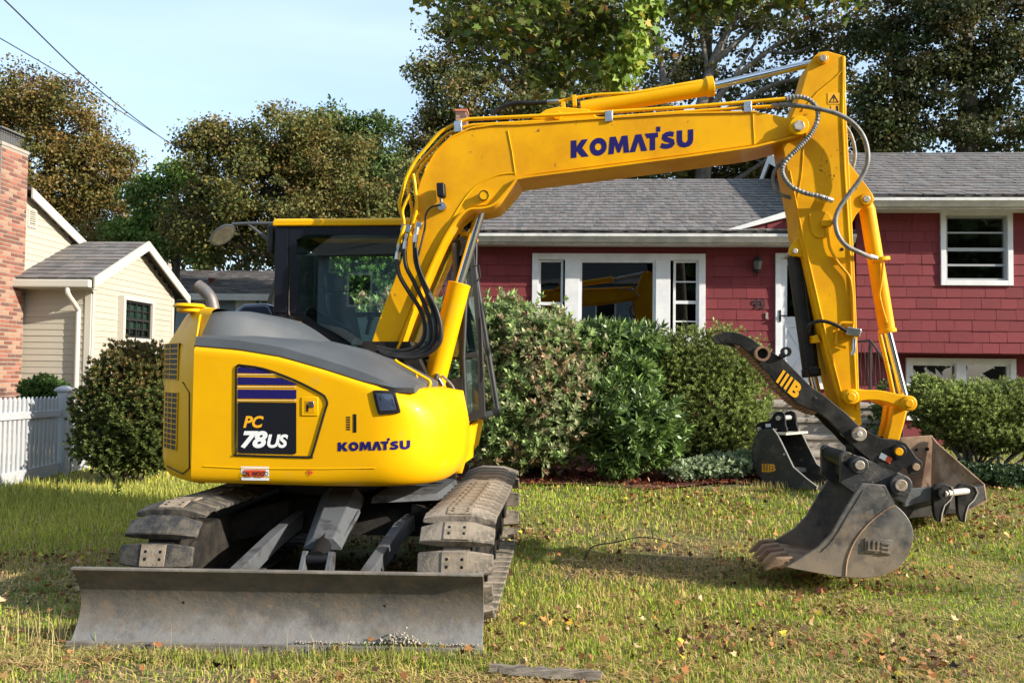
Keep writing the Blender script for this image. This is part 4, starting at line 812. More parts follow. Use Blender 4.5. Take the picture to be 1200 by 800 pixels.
# latch
def sbox(name, x0, y0, x1, y1, e0, e1, m, par, bevel=0.004):
    mb = MB(); q = [(x0, y0), (x1, y0), (x1, y1), (x0, y1)]; mb.loft([[SP(x, y, e0) for x, y in q], [SP(x, y, e1) for x, y in q]]); return mb.build(name, m, par, bevel=bevel, smooth=30)
la = sbox('latch', 353.5, 465, 373, 487, -0.01, 0.006, 'yellow', body); sbox('latch_pocket', 358, 469, 369.5, 483.5, -0.005, 0.008, 'yellow_worn', la, 0.002); sbox('latch_gap', 359.5, 474, 362, 482, 0.0, 0.0095, 'black', la, 0.0); sbox('latch_handle', 362, 470, 368.5, 477, 0.0, 0.014, 'steel', la, 0.003)
sbox('slot', 414, 485, 417.8, 506.5, -0.01, 0.003, 'black', body, 0.002)
for k in range(6): sbox('label_mark', 406, 488+k*2.8, 410.5, 489.6+k*2.8, 0.0, 0.002, 'decal_black', body, 0)
pod = sm2([(437, 458), (441, 457), (458, 458), (462, 461), (468, 480), (466, 484), (448, 485), (443, 483), (437, 458)], 3)[:-1]
def loftpatch(pts, e0, e1, m, name, par, shrink=0.9):
    cx_ = sum(p[0] for p in pts)/len(pts); cy_ = sum(p[1] for p in pts)/len(pts); mb = MB()
    mb.loft([[SP(x, y, e0) for x, y in pts], [SP(x, y, e1) for x, y in pts], [SP(cx_+(x-cx_)*shrink, cy_+(y-cy_)*shrink, e1*1.0+0.001) for x, y in pts]]); return mb.build(name, m, par, smooth=40)
pd = loftpatch(pod, -0.02, 0.012, 'black', 'mirror_camera', body); pin2 = [(452+(x-452)*0.74, 471+(y-471)*0.72) for x, y in pod]; loftpatch(pin2, 0.0, 0.016, 'dark_blue_plastic', 'camera_cover', pd)
c = SP(449, 466, 0.0); mb = MB(); mb.cyl(c, c-E.v*0.02, 0.012, 12); mb.build('lens', 'chrome', pd)
# ---- far side dark cover behind the hood (seen over it) ----
mb = MB(); o_ = 0.55; pts = epoly([(272, 366), (285, 356), (310, 355), (316, 357), (322, 368), (322, 380), (272, 380)], o_); mb.prism(E, pts, o_, o_+0.4); mb.build('air_cleaner_cover', 'dark_blue_plastic', ex, bevel=0.03, smooth=50, seg=3)
# ---- cab ----
cab = MB(); c0, c1_ = 0.10, 1.10
aR0 = E.px(323, 300, c0)[0]; aF = E.px(538, 300, c0)[0]; zc0 = 1.30; zc1 = E.px(400, 264, c0)[1]; zfl = 1.20
def cabposts():
    mb = MB(); t = 0.085
    for (a, o, ww) in ((aR0+0.05, c0+0.03, 0.10), (aR0+0.05, c1_-0.03, 0.10), (aF-0.03, c1_-0.03, 0.07)): mb.fbox(E, a-ww/2, a+ww/2, o-0.03, o+0.03, zfl, zc1)
    mb.fbox(E, aR0, aF, c0, c0+0.06, zc1-0.10, zc1); mb.fbox(E, aR0, aF-0.05, c1_-0.06, c1_, zc1-0.12, zc1)
    mb.fbox(E, aR0, aR0+0.06, c0+0.06, c1_-0.06, zc1-0.1, zc1); mb.fbox(E, aR0, aR0+0.06, c0+0.06, c1_-0.06, zfl, zfl+0.45)
    # far side (door side) between the openings
    q = lambda x, y: E.px(x, y, c1_)
    a1, a2, a4 = q(343, 300)[0], q(361, 300)[0], q(387, 300)[0]
    mb.fbox(E, aR0, a1, c1_-0.05, c1_, zfl, zc1-0.1); mb.fbox(E, a2, a4, c1_-0.05, c1_-0.001, zfl, zc1-0.1)
    zz = q(400, 372)[1]; zl = q(400, 296)[1]
    mb.fbox(E, a1, a2, c1_-0.05, c1_-0.002, zfl, zz); mb.fbox(E, a1, a2, c1_-0.05, c1_-0.002, q(400, 280)[1], zc1-0.1)
    mb.fbox(E, a4, aF-0.05, c1_-0.05, c1_-0.003, q(460, 372)[1], q(460, 366)[1]); mb.fbox(E, a4, aF-0.05, c1_-0.05, c1_-0.003, zl, zc1-0.1); mb.fbox(E, a4, aF-0.05, c1_-0.05, c1_-0.003, zfl, zfl+0.1)
    return mb.build('cab_frame', 'dark_frame', ex, bevel=0.01, smooth=30)
cf = cabposts()
# near side pillar strip and gloss quarter panel
mb = MB(); mb.fbox(E, aR0-0.002, E.px(338, 300, c0)[0], c0-0.012, c0-0.002, E.px(330, 367, c0)[1], zc1-0.01); mb.build('quarter_panel', 'decal_black', cf, bevel=0.004)
fr_in = sm2([(343, 288), (346, 281), (354, 277), (372, 275), (470, 275), (560, 275)], 1)
gl_p = epoly([(340, 268), (537, 268), (556, 420), (428, 420), (352, 372), (342, 360)], c0)
mb = MB(); mb.prism(E, gl_p, c0-0.006, c0-0.001); mb.build('side_glass', 'cab_glass', cf)
# black frit border around the glass
def band(outer, inner, off0, off1, name, m, par):
    mb = MB(); n = len(outer); P = epoly(outer, off0); Q = epoly(inner, off0)
    vs = [E.w(a, off0, z) for a, z in P]+[E.w(a, off0, z) for a, z in Q]+[E.w(a, off1, z) for a, z in P]+[E.w(a, off1, z) for a, z in Q]; fs = []
    for i in range(n):
        j = (i+1) % n; fs += [(i, j, n+j, n+i), (2*n+i, 3*n+i, 3*n+j, 2*n+j), (i, 2*n+i, 2*n+j, j), (n+i, n+j, 3*n+j, 3*n+i)]
    mb.add(vs, fs); return mb.build(name, m, par)
band([(339, 267), (400, 267), (537, 267), (558, 421), (426, 421), (390, 398), (352, 373), (339, 364)], [(347, 281), (360, 275), (533, 275), (552, 418), (430, 418), (394, 393), (360, 371), (350, 360)], c0-0.010, c0-0.0065, 'glass_border', 'decal_black', cf)
# roof
mb = MB(); r0 = E.px(322, 266, c0)[1]
mb.loft([[E.w(a, o, z) for a, o in ((aR0-0.02+i, c0-0.03+i), (aF+0.0-i, c0-0.03+i), (aF+0.02-i, c0+0.1), (aF+0.02-i, c1_-0.1), (aF-i, c1_+0.02-i), (aR0-0.02+i, c1_+0.02-i))] for z, i in ((zc1-0.005, 0.0), (zc1+0.035, 0.0), (zc1+0.055, 0.02), (zc1+0.062, 0.06))]); mb.build('cab_roof', 'yellow', cf, bevel=0.006, smooth=30)
# front of the cab: sloped frame with glass, seen behind the boom cylinder
ft = E.px(556, 290, c0+0.05); fb_ = E.px(567, 482, c0+0.05)
def fpt(t, o): return E.w(aF-0.05+(fb_[0]-aF+0.05)*t, o, zc1-0.06+(1.19-zc1+0.06)*t)
mb = MB()
for o in (c0+0.0, c1_-0.04): mb.tube([fpt(0, o), fpt(0.35, o), fpt(1, o)], 0.028, 8)
mb.tube([fpt(0.0, c0), fpt(0.0, c1_-0.04)], 0.025, 8); mb.tube([fpt(1, c0), fpt(1, c1_-0.04)], 0.03, 8); mb.build('front_frame', 'dark_frame', cf, smooth=50)
mb = MB(); mb.add([fpt(0.02, c0+0.03), fpt(0.98, c0+0.03), fpt(0.98, c1_-0.07), fpt(0.02, c1_-0.07)], [(0, 1, 2, 3)]); mb.build('windscreen', 'cab_glass_front', cf)
# front corner of the cab: dark framed side window that narrows downwards
band([(530, 282), (553, 282), (560, 345), (565, 400), (568, 488), (541, 498), (538, 420), (534, 350)], [(537, 300), (549, 298), (555, 345), (559, 400), (561, 479), (548, 486), (546, 420), (542, 350)], c0-0.05, c0+0.01, 'front_window_frame', 'frame_dark', cf)
plate('window_pane', [(537, 300), (549, 298), (555, 345), (559, 400), (560, 414), (545, 417), (542, 350)], c0-0.035, c0-0.031, 'cab_glass_front', cf, 0)
plate('window_bar', [(544, 414), (560, 411), (560, 417), (545, 420)], c0-0.055, c0-0.02, 'frame_dark', cf, 0.003)
plate('lower_pane', [(546, 420), (560, 417), (561, 479), (548, 486)], c0-0.035, c0-0.031, 'door_glass', cf, 0)
mb = MB(); mb.tube([EP(543, 300, c0-0.06), EP(546, 345, c0-0.06), EP(543, 418, c0-0.06), EP(546, 492, c0-0.06)], 0.016, 8); mb.build('front_post', 'frame_dark', cf, smooth=50)
mb = MB(); mb.tube([EP(556, 312, c0-0.05), EP(561, 311, c0-0.05), EP(563, 324, c0-0.05), EP(559, 330, c0-0.05)], 0.007, 6); mb.tube([EP(563, 372, c0-0.05), EP(566, 440, c0-0.05), EP(565, 447, c0-0.05)], 0.007, 6); mb.build('grab_handle', 'dark_frame', cf, smooth=50)
# interior: seat, head rest, console, door-side glass
mb = MB(); hc = EP(393, 333, 0.62); 
def rbox(c, s, rot=0.0):
    u = E.u*math.cos(rot)+Vector((0, 0, 1))*math.sin(rot); w_ = -E.u*math.sin(rot)+Vector((0, 0, 1))*math.cos(rot); m_ = MB(); m_.box(c, s, u, E.v, w_); return m_
seat = rbox(EP(405, 385, 0.62), (0.14, 0.46, 0.62), 0.22).build('seat', 'black', cf, bevel=0.05, smooth=60, seg=3)
rbox(EP(428, 415, 0.62), (0.5, 0.48, 0.13)).build('seat_cushion', 'black', seat, bevel=0.04, smooth=60, seg=3)
rbox(EP(392, 333, 0.62), (0.11, 0.28, 0.18), 0.15).build('head_rest', 'black', seat, bevel=0.045, smooth=60, seg=3)
rbox(EP(380, 392, 0.32), (0.45, 0.16, 0.3), -0.5).build('console', 'black', cf, bevel=0.03, smooth=60)
plate('door_panel', [(406, 372), (535, 372), (535, 412), (406, 412)], c1_-0.06, c1_-0.052, 'cab_grey_glass', cf, 0)
mb = MB(); mb.fbox(E, aR0+0.1, aF-0.1, c0+0.1, c1_-0.1, 1.15, 1.22); mb.fbox(E, aR0, aR0+0.9, c0-0.5, c1_, 1.0, 1.16); mb.build('cab_floor', 'under_dark', cf)
mb = MB(); mb.tube([EP(430, 392, 0.4), EP(434, 375, 0.4)], 0.02, 8); mb.tube([EP(434, 375, 0.4), EP(435, 368, 0.4)], 0.03, 8); mb.build('control_lever', 'black', cf)
# yellow lower cab skirt
mb = MB(); k0 = -0.22; A = [(536, 499), (549, 500), (546, 540), (541, 545), (536, 545)]
plate('front_skirt', [(533, 499), (549, 501), (546, 541), (541, 545), (530, 545)], -0.10, 0.3, 'yellow', ex, 0.004)
mb = MB(); a1, z1 = E.px(549, 500, -0.10); a2, z2 = E.px(541, 545, -0.10); b1 = E.w(a1, -0.10, z1); b2 = E.w(a1, 1.0, z1+0.02); 
ta_, tz_ = E.px(568, 487, 1.0); lb, lz = E.px(567, 525, 1.0)
mb.loft([[b1, E.w(a2, -0.10, z2)], [E.w(ta_, 1.0, z1+0.05), E.w(ta_-0.05, 1.0, z2+0.07)]], closed=False, caps=False); 
d = -E.u*0.04; mb.add([b1+d, E.w(a2, -0.1, z2)+d, E.w(ta_-0.05, 1.0, z2+0.07)+d, E.w(ta_, 1.0, z1+0.05)+d], [(0, 1, 2, 3)]); mb.build('front_skirt_panel', 'yellow', ex)
# yellow bits under the cab on the left
plate('bracket', [(341, 378), (350, 376), (351, 392), (342, 392)], c0-0.1, c0-0.02, 'yellow', cf); plate('lower_sill', [(322, 368), (352, 371), (450, 430), (440, 440), (322, 390)], c0-0.012, c0+0.08, 'under_dark', cf, 0)
# mirror on its arm
mb = MB(); mb.tube([EP(322, 262, 0.3), EP(290, 262, 0.3), EP(272, 263, 0.3)], 0.016, 8); mb.tube([EP(290, 262, 0.3), EP(318, 284, 0.3)], 0.014, 8); ma = mb.build('mirror_arm', 'hood_grey', cf, smooth=50)
c = EP(261, 275, 0.3); n_ = (E.u*0.35+Vector((0, 0, -0.55))-E.v*0.62).normalized(); ax = (E.u*0.75+Vector((0, 0, 0.62))).normalized(); ax = (ax-n_*ax.dot(n_)).normalized(); ay = n_.cross(ax); mb = MB(); rings = []
for (h, s) in ((-0.05, 0.25), (-0.045, 0.6), (-0.02, 0.9), (0.0, 1.0), (0.012, 0.98)): rings.append([c+n_*h+ax*(0.125*s*math.cos(t))+ay*(0.075*s*math.sin(t)) for t in np.linspace(0, 2*math.pi, 25)[:-1]])
mb.loft(rings); mi = mb.build('mirror_housing', 'hood_grey', ma, smooth=50)
mb = MB(); mb.add([c+n_*0.0135+ax*(0.112*math.cos(t))+ay*(0.064*math.sin(t)) for t in np.linspace(0, 2*math.pi, 25)[:-1]], [tuple(range(24))]); mb.build('mirror', 'mirror_glass', ma)
rbox(EP(319, 281, 0.22), (0.06, 0.1, 0.24)).build('lamp_box', 'dark_frame', cf, bevel=0.015, smooth=40)
# ---- boom ----
BO = -0.19; BI = 0.19
boom_pts = [(433, 408)] + sm2([(433, 408), (447, 366), (462, 328), (474, 292), (482, 258), (488, 228), (496, 203), (509, 180), (528, 161), (552, 150), (580, 146), (610, 145.5)], 3) + [(700, 139), (800, 133), (838, 132), (887, 131), (905, 134), (922, 138), (930, 137), (937, 136.5), (944, 141), (946, 147), (943, 154), (936, 158), (926, 160), (884, 170), (800, 182), (700, 195), (630, 204)] + sm2([(617, 206), (606, 210), (598, 217), (590, 228), (580, 238), (567, 241), (554, 242), (543, 248), (531, 262), (518, 286), (500, 325), (484, 362), (474, 388), (464, 409)], 3)
boom_pts = boom_pts[1:]
bm_ = plate('boom', boom_pts, BO, BI, 'yellow_worn', ex, 0.006, smooth=30)
# lower flange plate standing a little proud along the underside, and the weld lines
fl = sm2([(606, 209), (590, 228), (579, 239), (566, 243), (552, 244), (541, 251), (529, 265), (514, 292), (497, 330), (482, 366), (470, 398), (464, 411)], 3)
mb = MB(); ring = []
for (x, y) in [(938, 158), (884, 171.5), (800, 183.5), (700, 196.5), (620, 206.5)]+fl:
    a, z = E.px(x, y, BO); ring.append((a, z))
rr_ = []
for i, (a, z) in enumerate(ring):
    p = ring[max(i-1, 0)]; q = ring[min(i+1, len(ring)-1)]; dx, dz = q[0]-p[0], q[1]-p[1]; l_ = math.hypot(dx, dz); nx_, nz_ = dz/l_, -dx/l_
    if i < 5: nx_, nz_ = (nx_, nz_) if nz_ < 0 else (-nx_, -nz_)
    rr_.append((a, z, nx_, nz_))
s0 = rr_[0]; prev = (s0[2], s0[3]); fixed = []
for (a, z, nx_, nz_) in rr_:
    if nx_*prev[0]+nz_*prev[1] < 0: nx_, nz_ = -nx_, -nz_
    prev = (nx_, nz_); fixed.append((a, z, nx_, nz_))
mb.loft([[E.w(a, BO-0.03, z), E.w(a, BI+0.03, z), E.w(a+nx_*0.016, BI+0.03, z+nz_*0.016), E.w(a+nx_*0.016, BO-0.03, z+nz_*0.016)] for a, z, nx_, nz_ in fixed]); mb.build('boom_flange', 'yellow_worn', bm_, smooth=40)
mb = MB(); mb.tube([EP(595, 153, BO-.001), EP(600, 178, BO-.001), EP(604, 205, BO-.001)], 0.005, 6); mb.tube([EP(882, 132, BO-.001), EP(884, 170, BO-.001)], 0.005, 6)
wl = sm2([(605, 203), (585, 205), (566, 213), (552, 224), (540, 240), (525, 266), (505, 306), (488, 344), (468, 392), (462, 407)], 3); mb.tube([EP(x, y, BO-.001) for x, y in wl], 0.006, 6); mb.build('weld_seam', 'yellow', bm_, smooth=60)
mb = MB(); tpts = [E.px(x, y, BO) for x, y in [(498, 200), (510, 180), (528, 162), (552, 150.5), (580, 146.5), (610, 146), (700, 139.5), (800, 133.3), (887, 131.5)]]
mb.loft([[E.w(a, BO-0.012, z-0.004), E.w(a, BI+0.012, z-0.004), E.w(a, BI+0.012, z+0.008), E.w(a, BO-0.012, z+0.008)] for a, z in tpts]); mb.build('boom_top_plate', 'yellow_worn', bm_, smooth=40)
def circ(cx_, cy_, off, r, m, par, name, tubr=0.0035):
    a, z = E.px(cx_, cy_, off); mb = MB(); mb.tube([E.w(a+r*math.cos(t), off, z+r*math.sin(t)) for t in np.linspace(0, 2*math.pi, 25)], tubr, 5, cap=False); return mb.build(name, m, par, smooth=60)
epin((567, 229), BO-0.035, BI+0.035, 0.036, 'yellow', bm_, 'boom_pin'); circ(567, 229, BO-0.036, 0.037, 'black', bm_, 'pin_gap')
def bmap(x0, y0, x1, y1, h0, h1): # along baseline (x0,y0)->(x1,y1), letter height px
    def fn(u, v):
        x = x0+(x1-x0)*u; y = y0+(y1-y0)*u-(h0+(h1-h0)*u)*v; a, z = E.px(x, y, BO); return E.w(a, BO-0.0015, z)
    return fn
logo(bmap(669, 185.5, 812.5, 171.5, 20.5, 20), 'navy', bm_)
# boom-arm pin boss
epin((937, 147), BO-0.055, BO+0.02, 0.07, 'yellow', bm_, 'pin_boss'); epin((937, 147), BO-0.075, BI+0.06, 0.042, 'pin_steel', bm_, 'arm_pin', 6)
# work light on boom
plate('work_light', [(511, 214), (520, 213.5), (521, 229), (519, 231), (512, 230)], BO-0.10, BO-0.02, 'black', bm_, 0.012); mb = MB(); c = EP(519, 243, BO); mb.cyl(c, c-E.v*0.05, 0.032, 14); mb.tube([c-E.v*0.03, EP(516, 230, BO-0.05)], 0.012, 6); mb.build('lamp_bracket', 'steel', bm_, smooth=40)
mb = MB(); mb.tube(smoothpts([EP(517, 240, BO-0.05), EP(505, 243, BO-0.05), EP(499, 252, BO-0.05), EP(498, 266, BO-0.05), EP(495, 280, BO-0.06), EP(490, 300, BO-0.07)], 4), 0.008, 6); mb.build('lamp_cable', 'rubber', bm_, smooth=60)
# boom foot mount (dark, inside the machine)
mb = MB(); mb.prism(E, epoly([(425, 400), (480, 400), (500, 440), (500, 520), (400, 520)], -0.2), -0.2, 0.05); mb.build('boom_foot', 'under_dark', ex)
# second, thinner black lamp right of the arch
plate('work_light', [(548, 266), (553, 257), (556, 259), (553, 270)], 0.12, 0.22, 'black', cf, 0.006); plate('work_light', [(541, 263), (547, 256), (551, 258), (545, 270)], 0.10, 0.22, 'black', cf, 0.006)
plate('lamp_bracket', [(536, 272), (548, 271), (547, 276), (536, 277)], 0.12, 0.16, 'yellow', cf)
mb = MB(); mb.tube([EP(532, 285, 0.0), EP(534, 320, 0.0), EP(536, 338, 0)], 0.02, 8); mb.tube(smoothpts([EP(536, 280, 0.02), EP(541, 282, 0.02), EP(543, 300, 0.02), EP(541, 340, 0.02)], 4), 0.012, 8); mb.build('pillar_pipe', 'hood_grey', cf, smooth=60)
# ---- boom cylinder ----
co = -0.02; cbt = [(509, 449), (538, 336)]
bc_ = MB(); P0 = EP(508, 452, co); P1 = EP(538.5, 332, co); bc_.tube([P0, P0+(P1-P0)*0.97, P1], [0.088, 0.088, 0.092], 26); cyl = bc_.build('boom_cylinder', 'yellow', ex, bevel=0.006, smooth=40)
mb = MB(); R1 = EP(566, 238, co); mb.cyl(P1, R1, 0.040, 20); mb.build('rod', 'chrome', cyl, smooth=50)
mb = MB(); mb.cyl(R1-E.v*0.1, R1+E.v*0.1, 0.055, 20); mb.build('rod_eye', 'yellow', cyl, smooth=40, bevel=0.004)
plate('foot_bracket', [(500, 445), (516, 446), (521, 458), (517, 478), (503, 470)], co-0.12, co+0.12, 'yellow', ex, 0.01)
mb = MB(); mb.tube([P0-E.v*0.1+E.u*0.03, P0+(P1-P0)*0.12-E.v*0.1+E.u*0.03], 0.016, 8); mb.tube([EP(514, 444, -0.13), EP(519, 452, -0.13)], 0.018, 8); mb.build('hose_fitting', 'steel', cyl, smooth=50)
mb = MB(); mb.tube(smoothpts([EP(518, 440, -0.1), EP(530, 452, -0.1), EP(536, 470, -0.1), EP(535, 484, -0.1), EP(530, 492, -0.1)], 4), 0.010, 8); mb.build('hose', 'hose_grey', cyl, smooth=60)
# dark bay between the side cover and the cab front
mb = MB(); mb.prism(E, epoly([(505, 452), (542, 440), (543, 497), (534, 500), (534, 560), (500, 560)], 0.0), 0.0, 0.06); mb.build('bay_panel', 'under_dark', ex)
mb = MB(); mb.tube([EP(500, 400, 0.05), EP(525, 452, 0.05), EP(536, 475, 0.05)], 0.02, 8); mb.build('hose', 'rubber', ex, smooth=60)
# ---- black hoses at the boom foot ----
hoses = [
 [(441, 407), (470, 411), (492, 403), (498, 385), (492, 362), (478, 340), (468, 322), (465, 304)],
 [(441, 410), (474, 415), (500, 405), (505, 384), (498, 358), (486, 332), (476, 312), (474, 292)],
 [(445, 413), (480, 417), (506, 404), (511, 380), (504, 354), (494, 328), (487, 306), (486, 284)],
 [(448, 415), (484, 418), (510, 402), (515, 378), (508, 352), (498, 330), (491, 312), (488, 290)],
 [(452, 417), (488, 419), (512, 406), (517, 388), (512, 364), (502, 344)]]
for i, hp in enumerate(hoses):
    off = BO-0.06-0.015*i; mb = MB(); mb.tube(smoothpts([EP(x, y, off if k > 1 else off) for k, (x, y) in enumerate(hp)], 6), 0.017 if i != 3 else 0.008, 10); mb.build('hydraulic_hose', 'rubber', ex, smooth=60)
    if i < 3:
        x, y = hp[-1]; mb = MB(); mb.tube([EP(x, y, off), EP(x+1.5, y-9, off)], 0.021, 8); mb.tube([EP(x+1.5, y-9, off), EP(x+3, y-18, off)], 0.017, 6); mb.build('hose_coupling', 'steel', ex, smooth=30)
def pipe(name, pts, off, r, m='yellow', par=None, k=3, n=8, rigid=True):
    P = [EP(p[0], p[1], p[2] if len(p) > 2 else off) for p in pts]; mb = MB()
    if not rigid: P = smoothpts(P, k)
    else:
        Q = [P[0]]
        for i in range(1, len(P)-1):
            a = P[i-1]; b = P[i]; c = P[i+1]; ra_ = min(0.05, (a-b).length*0.3, (c-b).length*0.3); s = b+(a-b).normalized()*ra_; e = b+(c-b).normalized()*ra_
            for t in (0, 0.25, 0.5, 0.75, 1): Q.append(s*(1-t)**2+b*2*t*(1-t)+e*t*t)
        P = Q+[P[-1]]
    mb.tube(P, r, n); return mb.build(name, m, par or ex, smooth=60)
pipe('steel_pipe', [(467, 287), (475, 264), (467, 240), (476, 208), (486, 189), (515, 155), (545, 140), (660, 134.5), (800, 126), (885, 119), (920, 116)], BO+0.02, 0.014)
pipe('steel_pipe', [(475, 278), (484, 250), (478, 222), (480, 206), (495, 187), (523, 158), (549, 147), (700, 139), (800, 131.5), (880, 126), (920, 124)], BO+0.08, 0.013)
pipe('steel_pipe', [(487, 268), (498, 236), (488, 205), (498, 190), (530, 160), (560, 148)], BO+0.05, 0.013)
pipe('steel_pipe', [(469, 284), (474, 262), (471, 247), (481, 226), (474, 240)], BO-0.02, 0.012)
pipe('steel_pipe', [(480, 276), (489, 244), (486, 214), (484, 204)], BO-0.03, 0.013)
pipe('steel_pipe', [(466, 290), (474, 264)], BO-0.06, 0.014)
for (x, y) in ((536, 147), (713, 135), (876, 124)): plate('pipe_clamp', [(x-4, y-5), (x+5, y-6), (x+5, y+7), (x-4, y+8)], BO-0.015, BO+0.1, 'steel', bm_, 0.004)
plate('pipe_clamp', [(471, 262), (482, 264), (480, 273), (469, 270)], BO-0.06, BO-0.02, 'steel', bm_, 0.003); plate('pipe_clamp', [(488, 259), (495, 261), (493, 268), (487, 266)], BO-0.06, BO-0.02, 'steel', bm_, 0.003)
# ---- arm cylinder on top of the boom ----
ao = 0.0; Q0 = EP(660, 132, ao); Q1 = EP(836, 101, ao); mb = MB(); dq = (Q1-Q0); mb.tube([Q0+dq*0.12, Q0+dq*0.95, Q0+dq*0.952, Q1], [0.066, 0.066, 0.078, 0.078], 24); ac = mb.build('arm_cylinder', 'yellow', ex, bevel=0.005, smooth=40)
mb = MB(); R2 = EP(962, 72, ao); mb.cyl(Q1, R2, 0.030, 18); mb.build('rod', 'chrome', ac, smooth=50)
plate('cylinder_bracket', [(622, 140), (640, 128), (655, 125), (690, 128), (700, 137), (700, 142)], -0.12, 0.12, 'yellow', ac, 0.008)
epin((653, 135), -0.14, 0.14, 0.035, 'yellow_worn', ac)
pipe('steel_pipe', [(655, 119), (672, 115), (684, 113), (700, 111), (745, 109), (765, 106), (790, 101), (828, 96)], -0.05, 0.012, par=ac)
plate('pipe_clamp', [(670, 111), (675, 111), (676, 124), (671, 124)], -0.08, -0.02, 'yellow', ac, 0.003); plate('pipe_clamp', [(657, 119), (662, 119), (663, 128), (658, 128)], -0.08, -0.02, 'yellow', ac, 0.003)
mb = MB(); mb.tube([EP(641, 120, -0.05), EP(655, 119, -0.05)], 0.02, 8); mb.build('hose_coupling', 'steel', ac, smooth=30)
pipe('hydraulic_hose', [(575, 134), (590, 125), (605, 121), (622, 121), (641, 120)], -0.05, 0.019, 'rubber', ac, rigid=False)
# ---- arm ----
AO, AI = -0.165, 0.165
arm_pts = [(949, 73), (955, 65), (961, 61), (970, 60), (991, 66), (992, 134), (994, 170), (997, 230), (1001, 300), (1004, 375), (1007, 462), (1010, 497), (1004, 503), (995, 496), (986, 482), (976, 446), (967, 410), (959, 375), (950, 337), (942, 300), (935, 272), (933, 250), (927, 222), (922, 198), (917, 170), (922, 150), (930, 130), (938, 110), (944, 90)]
arm = plate('arm', arm_pts, AO, AI, 'yellow_worn', ex, 0.006, smooth=30)
def weld(pts, off, par, r=0.006, m='yellow_worn', name='weld_seam'): mb = MB(); mb.tube([EP(x, y, off) for x, y in pts], r, 6); return mb.build(name, m, par, smooth=60)
weld([(988, 66), (987, 140), (990, 200), (996, 300), (1000, 400), (1004, 480)], AO, arm, 0.010)
weld([(925, 200), (932, 235), (940, 275), (952, 325), (966, 385), (980, 440), (990, 478)], AO, arm, 0.009)
weld(sm2([(945, 152), (941, 180), (939, 205), (934, 232)], 4), AO, arm, 0.006); weld([(940, 130), (958, 108), (978, 92), (990, 80)], AO, arm, 0.007)
plate('wear_patch', sm2([(948, 250), (956, 247), (972, 250), (975, 262), (973, 276), (960, 279), (951, 272), (948, 250)], 2)[:-1], AO-0.010, AO-0.001, 'yellow_worn', arm, 0.003)
epin((965, 68), AO-0.03, AI+0.03, 0.040, 'yellow_worn', arm, 'rod_pin'); epin((965, 68), AO-0.045, AO-0.03, 0.026, 'pin_steel', arm, 'bolt')
# warning sticker
plate('warning_sticker', [(970, 109), (984, 109), (984, 122), (970, 122)], AO-0.003, AO-0.0015, 'decal_yellow', arm, 0)
tri = [(977, 110.5), (983, 120.5), (971, 120.5)]; tr2 = [(977, 112.8), (981.2, 119.6), (972.8, 119.6)]
A3 = [E.px(x, y, AO) for x, y in tri]; B3 = [E.px(x, y, AO) for x, y in tr2]; mb = MB(); o_ = AO-0.0045; mb.add([E.w(a, o_, z) for a, z in A3+B3], [(0, 1, 4, 3), (1, 2, 5, 4), (2, 0, 3, 5)]); mb.prism(E, epoly([(976.5, 114), (977.5, 114), (977.5, 117.3), (976.5, 117.3)], AO), AO-0.0045, AO-0.003); mb.prism(E, epoly([(976.5, 118), (977.5, 118), (977.5, 119), (976.5, 119)], AO), AO-0.0045, AO-0.003); mb.build('warning_symbol', 'decal_black', arm)
plate('label_mark', [(974, 123.5), (983, 123.5), (983, 131), (974, 131)], AO-0.003, AO-0.0015, 'decal_yellow', arm, 0); plate('label_mark', [(980, 124), (982, 124), (982.5, 130.5), (980.5, 130.5)], AO-0.005, AO-0.0035, 'decal_black', arm, 0)
# scattered chips
rn = random.Random(3); mb = MB()
for k in range(26): x = 960+rn.gauss(10, 9); y = 195+rn.gauss(0, 9); a, z = E.px(x, y, AO); r = rn.uniform(0.002, 0.0055); mb.add([E.w(a+r*math.cos(t)*rn.uniform(.6, 1.4), AO-0.0012, z+r*math.sin(t)*rn.uniform(.6, 1.4)) for t in np.linspace(0, 6.28, 7)[:-1]], [tuple(range(6))])
ch_ = mb.build('paint_chips', 'under_dark', arm); ch_['kind'] = 'stuff'
# bucket cylinder bracket on the arm
plate('cylinder_bracket', [(990, 178), (996, 192), (1006, 205), (1016, 218), (1023, 228), (1025, 234), (1021, 240), (1012, 241), (1003, 252), (998, 262)], AO+0.02, AO+0.06, 'yellow_worn', arm, 0.004); plate('cylinder_bracket', [(990, 178), (996, 192), (1006, 205), (1016, 218), (1023, 228), (1025, 234), (1021, 240), (1012, 241), (1003, 252), (998, 262)], AI-0.06, AI-0.02, 'yellow_worn', arm, 0.004)
epin((1016, 233), AO-0.0, AI, 0.028, 'pin_steel', arm, 'pin', 6); epin((1016, 233), AO+0.005, AO+0.02, 0.045, 'yellow_worn', arm, 'pin_boss')
# thumb cylinder lug
lug = sm2([(936, 262), (937, 272), (934, 280), (927, 288), (925, 293), (927, 299), (935, 300), (945, 300), (943, 280), (936, 262)], 2)[:-1]
plate('thumb_lug', lug, AO+0.02, AO+0.06, 'yellow_worn', arm, 0.004); plate('thumb_lug', lug, AI-0.06, AI-0.02, 'yellow_worn', arm, 0.004); epin((932, 294), AO, AI, 0.02, 'pin_steel', arm)
